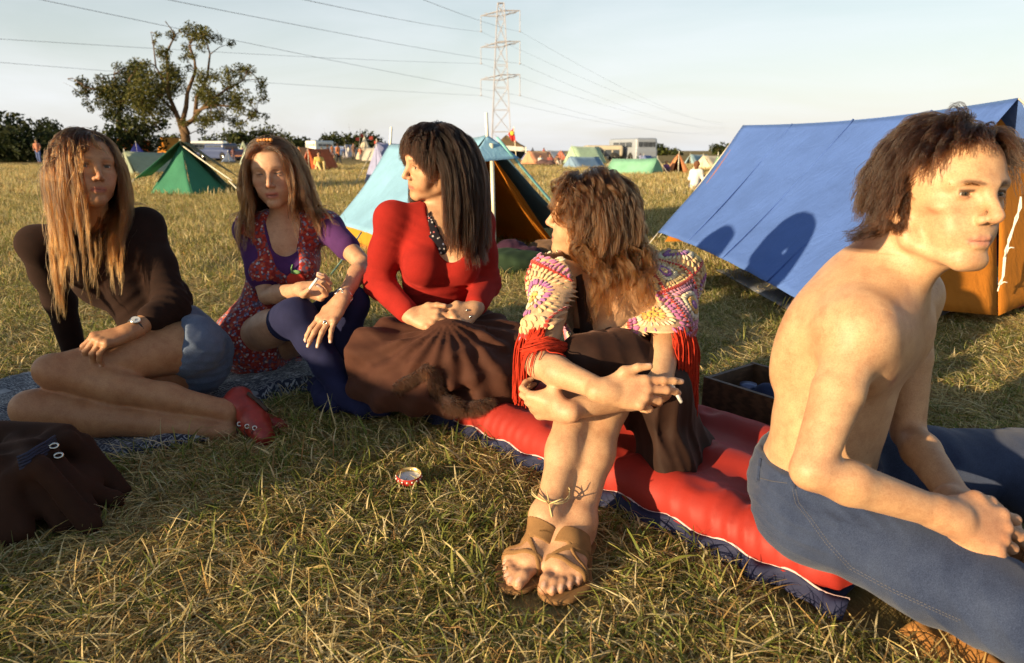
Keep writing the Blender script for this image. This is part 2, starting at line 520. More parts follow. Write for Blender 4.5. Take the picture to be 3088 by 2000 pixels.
# ------------------------------------------------------------------ the field
def smooth_noise(x, y, f, seed):
    r = np.random.default_rng(seed); o = 0
    for k in range(5):
        a = r.uniform(0, 6.283); w = f * (1 + k * .7)
        o = o + np.sin((x * math.cos(a) + y * math.sin(a)) * w + r.uniform(0, 6.3)) / (1 + k * .5)
    return o / 2.6
def field_mesh():
    xs = np.concatenate([-np.geomspace(900, 6, 40), np.linspace(-5.5, 5.5, 90), np.geomspace(6, 900, 40)])
    ys = np.concatenate([-np.geomspace(300, 2, 14), np.linspace(-1.6, 9, 90), np.geomspace(9.5, 1600, 60)])
    X, Y = np.meshgrid(xs, ys, indexing='ij')
    Z = smooth_noise(X, Y, 3.2, 3) * .006 * np.clip(1.5 - np.hypot(X, Y) / 12, 0, 1) - .006
    idx = np.arange(X.size).reshape(X.shape)
    q = np.stack([idx[:-1, :-1], idx[1:, :-1], idx[1:, 1:], idx[:-1, 1:]], -1).reshape(-1, 4)
    return mesh_np('field', np.stack([X.ravel(), Y.ravel(), Z.ravel()], -1), q)
def field_mat():
    m, t = material('field_soil_and_stubble')
    big = t.noise(.11, 5, .6); mid = t.noise(1.7, 5, .65); st = t.noise(95, 4, .7, t.mapping((1, .35, 1), (0, 0, .5)))
    a = t.ramp(big.outputs['Fac'], [(.30, (.270, .205, .070)), (.5, (.360, .275, .105)), (.72, (.240, .215, .065))])
    b = t.ramp(mid.outputs['Fac'], [(.30, (.150, .105, .040)), (.60, (.300, .235, .095)), (.8, (.130, .130, .035))])
    c = t.ramp(st.outputs['Fac'], [(.30, (.045, .028, .014)), (.55, (.170, .120, .055)), (.75, (.36, .28, .13))])
    base = t.mix(.45, t.mix(.5, a, b), c)
    t.done(Base_Color=base, Roughness=.95, Normal=t.bump(st.outputs['Fac'], .6, .02), Specular_IOR_Level=.1)
    return m
FIELD = obj('field', field_mesh(), field_mat(), None)
tag(FIELD, 'dry yellow grass field stretching to the horizon', 'field', kind='structure')

# ------------------------------------------------------------------ grass
STRAW = [(.62, .47, .20), (.74, .61, .33), (.50, .34, .13), (.68, .55, .25), (.34, .20, .085), (.80, .69, .42)]
GREEN = [(.200, .235, .045), (.270, .280, .065), (.140, .175, .034), (.350, .325, .095)]
def blade(r, V, Q, C, base, h, lean, az, w, col, seg=4, curl=.6):
    d = np.array([math.cos(az), math.sin(az), 0]); s = np.array([-d[1], d[0], 0])
    roll = r.uniform(-.8, .8); p = np.array(base, float); a = lean; b0 = len(V)
    for i in range(seg + 1):
        t = i / seg; wd = w * (1 - t ** 2.2) * .5 + .0003
        sv = s * math.cos(roll + t * .8) + np.cross(s, d) * math.sin(roll + t * .8) * .7
        V.append(p - sv * wd); V.append(p + sv * wd)
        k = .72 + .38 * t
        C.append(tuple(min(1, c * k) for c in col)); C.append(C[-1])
        p = p + (d * math.sin(a) + np.array([0, 0, 1]) * math.cos(a)) * h / seg; p[2] = max(p[2], .002)
        a = min(a + curl * r.uniform(.2, 1.2) / seg * 2, 2.1)
    for i in range(seg): Q.append((b0 + 2 * i, b0 + 2 * i + 1, b0 + 2 * i + 3, b0 + 2 * i + 2))
def clump(name, seed, n, rad, hr, lean, wr, p_green, curl, seg=4):
    r = np.random.default_rng(seed); V, Q, C = [], [], []
    for _ in range(n):
        a = r.uniform(0, 6.283); q = rad * math.sqrt(r.uniform())
        pal = GREEN if r.uniform() < p_green else STRAW
        c = pal[r.integers(len(pal))]; k = r.uniform(.75, 1.15)
        blade(r, V, Q, C, (q * math.cos(a), q * math.sin(a), r.uniform(0, .006)), r.uniform(*hr), r.uniform(*lean), r.uniform(0, 6.283), r.uniform(*wr), tuple(v * k for v in c), seg, curl)
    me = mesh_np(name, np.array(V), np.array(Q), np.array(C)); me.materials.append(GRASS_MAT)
    o = bpy.data.objects.new(name, me); return o
def grass_mat():
    m, t = material('grass_blades')
    oi = t.n.new('ShaderNodeObjectInfo')
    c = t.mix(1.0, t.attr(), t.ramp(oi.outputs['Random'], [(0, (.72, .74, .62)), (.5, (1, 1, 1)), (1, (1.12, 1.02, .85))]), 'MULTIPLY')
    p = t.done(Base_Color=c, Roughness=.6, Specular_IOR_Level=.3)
    tr = t.node('ShaderNodeBsdfTranslucent', {'Color': c}); mx = t.node('ShaderNodeMixShader', {'Fac': .36})
    t.l.new(p.outputs[0], mx.inputs[1]); t.l.new(tr.outputs[0], mx.inputs[2]); t.l.new(mx.outputs[0], t.out.inputs['Surface'])
    return m
GRASS_MAT = grass_mat()
def grass_field(name, xs, ys, dens_fn, density, clumps, scale, seed, label):
    X, Y = np.meshgrid(xs, ys, indexing='ij'); Z = np.zeros_like(X) - .004
    idx = np.arange(X.size).reshape(X.shape)
    q = np.stack([idx[:-1, :-1], idx[1:, :-1], idx[1:, 1:], idx[:-1, 1:]], -1).reshape(-1, 4)
    D = dens_fn(X.ravel(), Y.ravel()).astype(np.float32)
    q = q[D[q].max(1) > .02]
    me = mesh_np(name, np.stack([X.ravel(), Y.ravel(), Z.ravel()], -1), q)
    a = me.attributes.new('gd', 'FLOAT', 'POINT'); a.data.foreach_set('value', D)
    me.materials.append(GRASS_MAT)
    o = bpy.data.objects.new(name, me); COL.objects.link(o); tag(o, label, 'grass', kind='stuff')
    col = bpy.data.collections.new(name + '_tufts')
    for c in clumps: col.objects.link(c)
    ng = bpy.data.node_groups.new(name, 'GeometryNodeTree')
    ng.interface.new_socket('Geometry', in_out='INPUT', socket_type='NodeSocketGeometry'); ng.interface.new_socket('Geometry', in_out='OUTPUT', socket_type='NodeSocketGeometry')
    N, Lk = ng.nodes, ng.links
    gi, go = N.new('NodeGroupInput'), N.new('NodeGroupOutput')
    dp = N.new('GeometryNodeDistributePointsOnFaces'); dp.inputs['Seed'].default_value = seed
    na = N.new('GeometryNodeInputNamedAttribute'); na.data_type = 'FLOAT'; na.inputs['Name'].default_value = 'gd'
    mu = N.new('ShaderNodeMath'); mu.operation = 'MULTIPLY'; mu.inputs[1].default_value = density
    Lk.new(na.outputs['Attribute'], mu.inputs[0]); Lk.new(mu.outputs[0], dp.inputs['Density'])
    ci = N.new('GeometryNodeCollectionInfo'); ci.inputs['Collection'].default_value = col; ci.inputs['Separate Children'].default_value = True; ci.inputs['Reset Children'].default_value = True
    ip = N.new('GeometryNodeInstanceOnPoints'); ip.inputs['Pick Instance'].default_value = True
    rv = N.new('FunctionNodeRandomValue'); rv.data_type = 'FLOAT_VECTOR'; rv.inputs[0].default_value = (-.25, -.25, 0); rv.inputs[1].default_value = (.25, .25, 6.283)
    rs = N.new('FunctionNodeRandomValue'); rs.data_type = 'FLOAT'; rs.inputs[2].default_value = scale[0]; rs.inputs[3].default_value = scale[1]
    Lk.new(gi.outputs[0], dp.inputs['Mesh']); Lk.new(dp.outputs['Points'], ip.inputs['Points']); Lk.new(ci.outputs[0], ip.inputs['Instance'])
    Lk.new(rv.outputs[0], ip.inputs['Rotation']); Lk.new(rs.outputs[1], ip.inputs['Scale']); Lk.new(ip.outputs[0], go.inputs[0])
    md = o.modifiers.new('grass', 'NODES'); md.node_group = ng
    return o
def in_poly(x, y, poly):
    ins = np.zeros(len(x), bool); n = len(poly)
    for i in range(n):
        x0, y0 = poly[i][:2]; x1, y1 = poly[(i + 1) % n][:2]
        c = ((y0 > y) != (y1 > y)); ins ^= c & (x < (x1 - x0) * (y - y0) / (y1 - y0 + 1e-12) + x0)
    return ins
BLANKET = [G(-140, 1190), G(150, 1110), G(480, 1085), G(760, 1000), G(1120, 985), G(1160, 1035), G(1010, 1130), G(930, 1190), G(820, 1215), G(640, 1330), G(330, 1400), G(40, 1345), G(-200, 1360)]
AIRBED = [G(1050, 1140), G(1180, 1205), G(1400, 1320), G(1640, 1440), G(2020, 1620), G(2300, 1760), G(2480, 1830), G(2620, 1700), G(2330, 1330), G(1900, 1150), G(1700, 1080), G(1400, 1010), G(1100, 1040)]
def seg_d(x, y, a, b):
    ax, ay = a[:2]; bx, by = b[:2]; dx, dy = bx - ax, by - ay
    t = np.clip(((x - ax) * dx + (y - ay) * dy) / (dx * dx + dy * dy + 1e-12), 0, 1)
    return np.hypot(x - ax - t * dx, y - ay - t * dy)
def clear(x, y):
    """1 where grass grows"""
    k = np.ones(len(x), np.float32)
    k[in_poly(x, y, BLANKET) | in_poly(x, y, AIRBED)] = 0
    for a, b, r in (((.05, 1.10), (.07, 1.30), .085), ((.10, 1.10), (.15, 1.32), .085), ((.56, 1.19), (.90, .82), .10), ((.66, 1.35), (1.3, 1.38), .10), ((-1.30, 1.50), (-1.06, 1.52), .12), ((-1.34, 1.35), (-1.08, 1.40), .13),
                    ((-.86, 1.86), (-.70, 1.82), .06), ((-.55, 2.05), (-.39, 1.99), .06), ((-.62, 2.05), (-.5, 2.0), .06), ((.62, 2.15), (1.0, 1.98), .15), ((-.257, 1.552), (-.256, 1.552), .035), ((.45, 1.55), (.48, 1.9), .10), ((.34, 1.40), (.40, 1.55), .06), ((.80, .88), (1.0, .80), .08)):
        k[seg_d(x, y, a, b) < r] = 0
    return k
broad_c = [clump('broad_blade', 150 + i, 4, .03, (.05, .11), (.5, 1.35), (.0045, .0080), .75, .5, 5) for i in range(4)]
near_c = [clump('tuft', 10 + i, 22, .045, (.022, .066), (.25, 1.30), (.0016, .0036), .64, 1.0) for i in range(7)]
litter_c = [clump('litter', 40 + i, 34, .060, (.030, .095), (1.20, 1.66), (.0011, .0028), .08, .25, 3) for i in range(6)]
tall_c = [clump('stalk', 70 + i, 6, .035, (.05, .12), (.05, .8), (.0018, .0042), .55, .7, 5) for i in range(5)]
xs, ys = np.arange(-3.4, 3.9, .03), np.arange(.45, 4.6, .03)
def frust(x, y, m=.75): return (np.abs(x) < .80 * y + m) * 1.0
patch = lambda x, y: np.clip(.60 + .80 * smooth_noise(x, y, 5.0, 11), .08, 1)
gn = lambda x, y: clear(x, y) * frust(x, y)
grass_field('grass_turf', xs, ys, lambda x, y: gn(x, y) * patch(x, y), 1150, near_c, (.6, 1.25), 1, 'short mixed green and straw turf around the sitting group')
grass_field('grass_litter', xs, ys, lambda x, y: gn(x, y) * np.clip(1.25 - patch(x, y) * .6, .2, 1), 1250, litter_c, (.6, 1.3), 2, 'cut dry hay lying over the turf in the foreground')
grass_field('grass_stalks', xs, ys, lambda x, y: gn(x, y) * np.clip(smooth_noise(x, y, 3.1, 17) + .25, .04, 1), 150, tall_c, (.6, 1.2), 3, 'taller pale grass stalks in the foreground')
grass_field('grass_broad', xs, ys, lambda x, y: gn(x, y) * np.clip(smooth_noise(x, y, 4.1, 27) + .35, .05, 1) * (y < 2.6), 120, broad_c, (.6, 1.2), 6, 'broad green grass blades among the foreground turf')
mid_c = [clump('meadow', 90 + i, 46, .13, (.04, .10), (.05, .85), (.0028, .0060), .36, .7, 3) for i in range(5)]
xs2, ys2 = np.arange(-12.4, 12.6, .2), np.arange(4.2, 13.0, .2)
grass_field('grass_meadow', xs2, ys2, lambda x, y: frust(x, y, 2.0) * np.clip(.7 + .5 * smooth_noise(x, y, 1.3, 5), .15, 1), 95, mid_c, (.7, 1.25), 4, 'yellowed meadow grass between the group and the tents')
far_c = [clump('far_meadow', 120 + i, 70, .32, (.06, .15), (.05, .8), (.006, .014), .24, .6, 2) for i in range(4)]
xs3, ys3 = np.arange(-34, 36, .6), np.arange(12.6, 42, .6)
grass_field('grass_far', xs3, ys3, lambda x, y: frust(x, y, 2.0) * np.clip(.65 + .5 * smooth_noise(x, y, .5, 8), .1, 1) * np.clip((44 - y) / 26, .2, 1), 11, far_c, (.7, 1.3), 5, 'yellow grass across the distant part of the field')

# ------------------------------------------------------------------ trees
def leaf_mat(name, dark, light):
    m, t = material(name)
    n = t.noise(1.4, 3); c = t.mix(1.0, t.attr(), t.ramp(n.outputs['Fac'], [(.3, (.7, .7, .7)), (.7, (1.1, 1.1, 1.1))]), 'MULTIPLY')
    p = t.done(Base_Color=c, Roughness=.65, Specular_IOR_Level=.2)
    tr = t.node('ShaderNodeBsdfTranslucent', {'Color': c}); mx = t.node('ShaderNodeMixShader', {'Fac': .25})
    t.l.new(p.outputs[0], mx.inputs[1]); t.l.new(tr.outputs[0], mx.inputs[2]); t.l.new(mx.outputs[0], t.out.inputs['Surface'])
    return m
LEAF = leaf_mat('leaves', None, None)
BARK = plain('bark', (.135, .085, .050), .95, 0, .5, 5, .8, .1)
def leaves(r, cents, rads, n, size, cols):
    """small four-cornered leaf sprays scattered through balls"""
    cents = np.asarray(cents, float); rads = np.asarray(rads, float)
    w = rads ** 2.2; k = r.choice(len(cents), n, p=w / w.sum())
    d = r.normal(size=(n, 3)); d /= np.linalg.norm(d, axis=1, keepdims=True); q = r.uniform(size=n) ** .45
    p = cents[k] + d * (rads[k] * q)[:, None] * np.array([1, 1, .85])
    u = r.normal(size=(n, 3)); u /= np.linalg.norm(u, axis=1, keepdims=True)
    v = np.cross(u, r.normal(size=(n, 3))); v /= np.linalg.norm(v, axis=1, keepdims=True)
    s = size * r.uniform(.5, 1.3, n)[:, None]
    V = np.stack([p - u * s, p - v * s * .45, p + u * s, p + v * s * .45], 1).reshape(-1, 3)
    c = np.asarray(cols)[r.integers(len(cols), size=n)] * r.uniform(.7, 1.25, n)[:, None]
    return V, np.arange(4 * n).reshape(n, 4), np.repeat(c, 4, 0)
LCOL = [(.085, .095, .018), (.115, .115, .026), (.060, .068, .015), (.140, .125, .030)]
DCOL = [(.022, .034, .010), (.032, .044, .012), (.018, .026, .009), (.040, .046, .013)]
def tree_at(px_list, limbs, clusters, base, Y, name, label, nleaf, lsize, cols, seed, depth=.8, group=None, cat='tree'):
    r = np.random.default_rng(seed)
    root = empty(name, base, label, cat, group)
    mb = MB()
    def W(px, py, dy=0.0):
        p = P(px, py, Y); p = p + V3(0, dy, 0); return p
    tips = []
    for pts, r0, r1 in limbs:
        q = [W(x, y, (r.uniform(-1, 1) * depth * i / max(1, len(pts) - 1)) if i else 0) for i, (x, y) in enumerate(pts)]
        q = [V3(a[0], a[1], max(a[2], -.05)) for a in q]
        mb.tube(q, list(np.linspace(r0, r1, len(q))), 8); tips.append(q)
    cents, rads = [], []
    for x, y, rr in clusters:
        c = W(x, y, r.uniform(-1, 1) * depth); cents.append(c); rads.append(rr)
        best = min((np.linalg.norm(c - p), tuple(p)) for q in tips for p in q) if tips else None
        if best and best[0] > .2:
            a = V3(*best[1]); m_ = (a + c) / 2 + V3(r.normal() * .15, r.normal() * .15, .12)
            mb.tube([a, m_, c], [.045, .03, .012], 5)
            for _ in range(3):
                e = c + r.normal(size=3) * rr * .8; mb.tube([c, (c + e) / 2 + r.normal(size=3) * .06, e], [.018, .012, .006], 4)
    if mb.v: mb.build('trunk', BARK, root, True)
    V, Q, C = leaves(r, cents, np.array(rads) * 1.32, nleaf, lsize, cols)
    V[:, 2] = np.maximum(V[:, 2], .02)
    obj('crown', mesh_np('crown', V, Q, C), LEAF, root, False)
    return root
def z55(x, y): return (200 + x / 3.6615, 50 + y / 3.6615)
oak = dict(limbs=[([z55(1320, 1500), z55(1275, 1330), z55(1265, 1180)], .42, .30), ([z55(1265, 1200), z55(1190, 1050), z55(1150, 850), z55(1115, 600), z55(1120, 420), z55(1150, 180), z55(1165, 80)], .22, .03),
    ([z55(1275, 1190), z55(1310, 1000), z55(1335, 840), z55(1385, 600), z55(1420, 480), z55(1365, 330), z55(1400, 160)], .22, .03), ([z55(1300, 1200), z55(1400, 1130), z55(1450, 900), z55(1500, 680), z55(1520, 400), z55(1610, 280)], .22, .03),
    ([z55(1400, 1130), z55(1550, 950), z55(1750, 800), z55(1900, 690), z55(1980, 580)], .14, .03), ([z55(1420, 1050), z55(1650, 980), z55(1900, 1000), z55(2100, 1060)], .12, .03), ([z55(1190, 1050), z55(1050, 900), z55(900, 820), z55(800, 700)], .14, .03),
    ([z55(1150, 850), z55(1010, 560), z55(960, 330), z55(905, 170)], .09, .02), ([z55(1420, 480), z55(1250, 200)], .07, .02), ([z55(1290, 1200), z55(1340, 1300)], .25, .15)],
    clusters=[(*z55(x, y), r) for x, y, r in [(1430, 150, .55), (1520, 180, .5), (1620, 210, .45), (1260, 160, .4), (1700, 260, .4), (1330, 200, .4), (1560, 250, .5), (1480, 250, .4), (1110, 190, .4), (1000, 200, .25), (945, 265, .25), (1215, 300, .35), (1480, 340, .35), (1600, 290, .4), (1740, 270, .3),
        (1110, 400, .5), (1130, 450, .4), (940, 545, .4), (1240, 440, .35), (1375, 430, .3), (1465, 460, .3), (1150, 550, .45), (1180, 640, .8), (1080, 600, .5), (1320, 570, .3), (1040, 640, .5), (950, 640, .4), (900, 720, .8), (1000, 760, .9), (1180, 760, .8), (1100, 840, .8), (950, 850, 1.0), (880, 930, 1.0), (1020, 960, 1.0), (930, 1060, .9), (1100, 1050, .6),
        (1540, 650, .5), (1620, 650, .5), (1480, 690, .4), (1690, 690, .35), (1560, 800, .6), (1480, 880, .8), (1640, 900, .8), (1540, 950, .7), (1720, 920, .7), (1850, 900, .6), (1700, 780, .4), (1830, 560, .5), (1830, 630, .5), (1900, 570, .4), (1980, 580, .45), (1850, 730, .55), (1960, 690, .4), (2080, 700, .45), (2120, 790, .4), (2160, 900, .45), (2090, 940, .4), (1960, 900, .5),
        (1950, 1020, .6), (2040, 1080, .5), (2110, 1100, .4), (2190, 1100, .3), (1760, 1100, .5), (1600, 1080, .5), (1560, 1150, .6), (1680, 1130, .5), (1850, 1160, .5), (1450, 1130, .4), (1640, 1190, .4), (1980, 1220, .3), (2020, 1190, .3), (1320, 1180, .4), (1430, 1260, .35), (1920, 780, .3), (2040, 850, .3)]])
tree_at(None, oak['limbs'], oak['clusters'], G(552, 470) * V3(0, 0, 0) + P(552, 470, 58) * V3(1, 1, 0), 58, 'oak_tree', 'large half-bare oak with open gnarled crown behind the green tent', 19000, .11, LCOL, 4, 1.6)
wil = dict(limbs=[([z55(560, 1320), z55(560, 1100), z55(540, 850), z55(520, 640)], .20, .05), ([z55(560, 1100), z55(640, 900), z55(760, 700), z55(820, 560)], .14, .03), ([z55(540, 900), z55(420, 820), z55(280, 790), z55(180, 700)], .12, .02)],
    clusters=[(*z55(x, y), r) for x, y, r in [(640, 520, .5), (530, 540, .4), (720, 570, .6), (820, 560, .7), (840, 640, .6), (600, 640, .7), (560, 600, .5), (700, 680, .7), (780, 740, .8), (600, 780, .9), (680, 860, 1.0), (780, 880, .9), (560, 860, .8), (460, 860, .7), (400, 800, .6), (330, 830, .5), (270, 860, .5), (210, 760, .5), (170, 700, .35), (150, 740, .25), (200, 820, .3), (310, 970, .35), (330, 1030, .3), (420, 960, .4), (500, 980, .6), (560, 1000, .6), (640, 1000, .8), (620, 1080, .7), (540, 1110, .4), (460, 1080, .4), (480, 700, .4), (760, 1000, .6), (560, 1170, .35)]])
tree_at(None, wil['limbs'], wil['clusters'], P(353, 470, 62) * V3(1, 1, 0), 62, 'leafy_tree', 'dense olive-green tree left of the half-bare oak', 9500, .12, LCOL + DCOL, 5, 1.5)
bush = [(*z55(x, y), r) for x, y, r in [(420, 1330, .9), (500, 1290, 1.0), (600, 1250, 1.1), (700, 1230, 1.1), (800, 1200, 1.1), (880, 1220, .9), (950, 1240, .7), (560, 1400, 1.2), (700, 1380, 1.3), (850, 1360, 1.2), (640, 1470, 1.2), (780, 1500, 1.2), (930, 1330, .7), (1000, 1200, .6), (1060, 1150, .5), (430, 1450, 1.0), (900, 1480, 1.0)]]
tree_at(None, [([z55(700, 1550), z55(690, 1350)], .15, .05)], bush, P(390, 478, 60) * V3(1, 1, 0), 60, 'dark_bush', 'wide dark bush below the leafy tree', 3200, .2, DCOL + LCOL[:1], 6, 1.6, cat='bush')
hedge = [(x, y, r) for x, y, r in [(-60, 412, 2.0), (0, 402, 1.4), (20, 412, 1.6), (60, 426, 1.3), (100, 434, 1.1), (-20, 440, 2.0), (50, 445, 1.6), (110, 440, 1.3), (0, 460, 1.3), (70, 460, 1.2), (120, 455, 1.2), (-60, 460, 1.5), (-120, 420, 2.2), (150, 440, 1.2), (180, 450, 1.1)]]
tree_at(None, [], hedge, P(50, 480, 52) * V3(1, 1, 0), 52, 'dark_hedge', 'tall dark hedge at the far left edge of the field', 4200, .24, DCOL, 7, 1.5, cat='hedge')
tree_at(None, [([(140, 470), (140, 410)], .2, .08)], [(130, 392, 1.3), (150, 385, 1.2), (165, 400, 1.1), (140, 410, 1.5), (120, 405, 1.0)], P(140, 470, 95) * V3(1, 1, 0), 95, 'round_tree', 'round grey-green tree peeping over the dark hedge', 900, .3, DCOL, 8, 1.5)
far_list = [(508, 425, 1.7), (540, 422, 1.6), (630, 425, 1.9), (690, 408, 2.6), (728, 412, 2.0), (768, 405, 2.2), (800, 402, 2.6), (850, 416, 2.2), (890, 428, 1.9), (925, 434, 1.7), (985, 424, 2.0), (1020, 420, 2.2), (1060, 425, 1.9), (1095, 420, 2.2), (1130, 428, 1.8), (1400, 433, 1.6), (1986, 452, 1.5), (2034, 458, 1.2), (2170, 450, 1.6)]
where = ['farthest left, behind the orange ridge tent', 'left of the oak trunk', 'right of the oak trunk', 'tall, right of the oak and behind the parked cars', 'narrow, above the pale green tent', 'dark and ragged, left of the purple-clad head', 'tall, above the purple-clad head', 'round, behind the brown-haired head', 'grey-green, above the red tent', 'small and round, above the red tent', 'flat-topped, above the blue parked cars', 'wide, middle of the clump over the blue cars', 'low, left of the wigwam', 'behind the wigwam flags', 'low, right of the wigwam', 'small, beside the turquoise tent peak', 'small, above the pale green ridge tent', 'lone, above the orange ridge tent', 'tree tops over the cream tent']
for k, (x, y, rr) in enumerate(far_list):
    r = np.random.default_rng(200 + k); Yd = 120 + 9 * (k % 4)
    cl = [(x + r.uniform(-1, 1) * rr * 7, y + r.uniform(-.2, 1.6) * rr * 7, rr * r.uniform(.5, .8)) for _ in range(9)]
    tree_at(None, [([(x, 466), (x, y + 12)], .25, .1)], cl, P(x, 466, Yd) * V3(1, 1, 0), Yd, 'distant_tree', 'distant hedgerow tree, ' + where[k], 420, .42, DCOL + LCOL[:1], 300 + k, 1.6, 'distant hedgerow trees')

# ------------------------------------------------------------------ power line
def pylon():
    Yp = 205.0; base = P(1512, 458, Yp); X0 = base[0]
    root = empty('electricity_pylon', (X0, Yp, 0), 'tall pale lattice electricity pylon with three cross-arms', 'pylon')
    steel = plain('haze_pale_steel', (.40, .39, .43), .7, 0, .1)  # pale tone stands in for the haze over the distance
    def hz(py): return float(P(1512, py, Yp)[2])
    top, zt = hz(10), hz(40)
    lv = [0, 6, 12, 18, 24, 30, 36, 41, top]
    wd = [2.9, 2.6, 2.3, 2.0, 1.75, 1.45, 1.15, .85, .25]
    lv = [min(v, top) for v in lv]
    for sx in (-1, 1):
        for sy in (-1, 1):
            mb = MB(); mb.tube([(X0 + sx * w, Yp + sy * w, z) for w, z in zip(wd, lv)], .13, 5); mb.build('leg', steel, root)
    br = MB()
    for i in range(len(lv) - 1):
        for s in (-1, 1):
            for a, b in (((-1, s), (1, s)), ((s, -1), (s, 1))):
                br.tube([(X0 + a[0] * wd[i], Yp + a[1] * wd[i], lv[i]), (X0 + b[0] * wd[i + 1], Yp + b[1] * wd[i + 1], lv[i + 1])], .06, 4)
                br.tube([(X0 + b[0] * wd[i], Yp + b[1] * wd[i], lv[i]), (X0 + a[0] * wd[i + 1], Yp + a[1] * wd[i + 1], lv[i + 1])], .06, 4)
            br.tube([(X0 - wd[i], Yp + s * wd[i], lv[i]), (X0 + wd[i], Yp + s * wd[i], lv[i])], .07, 4)
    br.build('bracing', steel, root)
    ends = []
    for py, pl, plo in ((40, 48, 95), (133, 143, 192), (233, 240, 288)):
        z = hz(py)
        for s, ex in ((-1, 1450), (1, 1568)):
            xe = float(P(ex, py, Yp)[0]); ze = hz(pl if s < 0 else py - 8); mb = MB()
            for sy in (-.9, .9): mb.tube([(X0, Yp + sy, z + .6), (xe, Yp, ze)], .11, 4); mb.tube([(X0, Yp + sy, z - .8), (xe, Yp, ze)], .09, 4)
            for t in (.3, .6): mb.tube([(X0 + (xe - X0) * t, Yp, z - .6 * (1 - t)), (X0 + (xe - X0) * (t + .2), Yp, z + .4 * (1 - t))], .07, 4)
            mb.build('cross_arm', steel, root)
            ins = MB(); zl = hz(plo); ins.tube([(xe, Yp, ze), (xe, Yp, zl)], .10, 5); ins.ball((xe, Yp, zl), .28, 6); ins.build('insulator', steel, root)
            ends.append((xe, Yp, zl))
    return root, ends, (X0, Yp, top)
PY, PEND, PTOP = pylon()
def wire(a, b, sag, name, label, r=.06):
    a, b = V3(*a), V3(*b); pts = [a + (b - a) * t + V3(0, 0, -sag * 4 * t * (1 - t)) for t in np.linspace(0, 1, 40)]
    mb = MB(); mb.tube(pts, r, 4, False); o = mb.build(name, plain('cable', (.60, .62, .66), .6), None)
    tag(o, label, 'cable', 'power line cables'); return o
left_px = [(0, 110), (0, 178), (180, 0), (600, 0), (980, 0), (1290, 0)]
order = [4, 2, 0, 3, 1, 5]
desc = ['upper left arm', 'upper right arm', 'middle left arm', 'middle right arm', 'lower left arm', 'lower right arm']
tgt = {4: (-40, 176), 2: (-40, 104), 5: (180, -4), 3: (560, -6), 0: (960, -6), 1: (1290, -8)}
for i, e in enumerate(PEND):
    px, py = tgt[i]; d = ray(px, py); Yl = {4: 95, 2: 80, 5: 60, 3: 58, 0: 64, 1: 75}[i]
    a = P(px, py, Yl); a2 = V3(*e) + (a - V3(*e)) * 1.25
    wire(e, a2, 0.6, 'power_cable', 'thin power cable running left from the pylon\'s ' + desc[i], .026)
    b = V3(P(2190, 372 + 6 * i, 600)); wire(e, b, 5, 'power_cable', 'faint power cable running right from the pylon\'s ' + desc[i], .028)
# ------------------------------------------------------------------ people: shared anatomy
def frame_of(yaw, pit, roll):
    yaw, pit, roll = (math.radians(a) for a in (yaw, pit, roll))
    f = V3(math.cos(yaw) * math.cos(pit), math.sin(yaw) * math.cos(pit), math.sin(pit))
    r0 = unit(np.cross(f, [0, 0, 1])); u0 = np.cross(r0, f)
    r = r0 * math.cos(roll) + u0 * math.sin(roll)
    return np.stack([r, f, np.cross(r, f)], 1)
def bl(c, to, w):
    w = np.clip(w, 0, 1)[:, None]; return c * (1 - w) + np.asarray(to, np.float32) * w
def gauss(q, c, r):
    d = (q - np.asarray(c, np.float32)) / np.asarray(r, np.float32); return np.exp(-(d * d).sum(1))

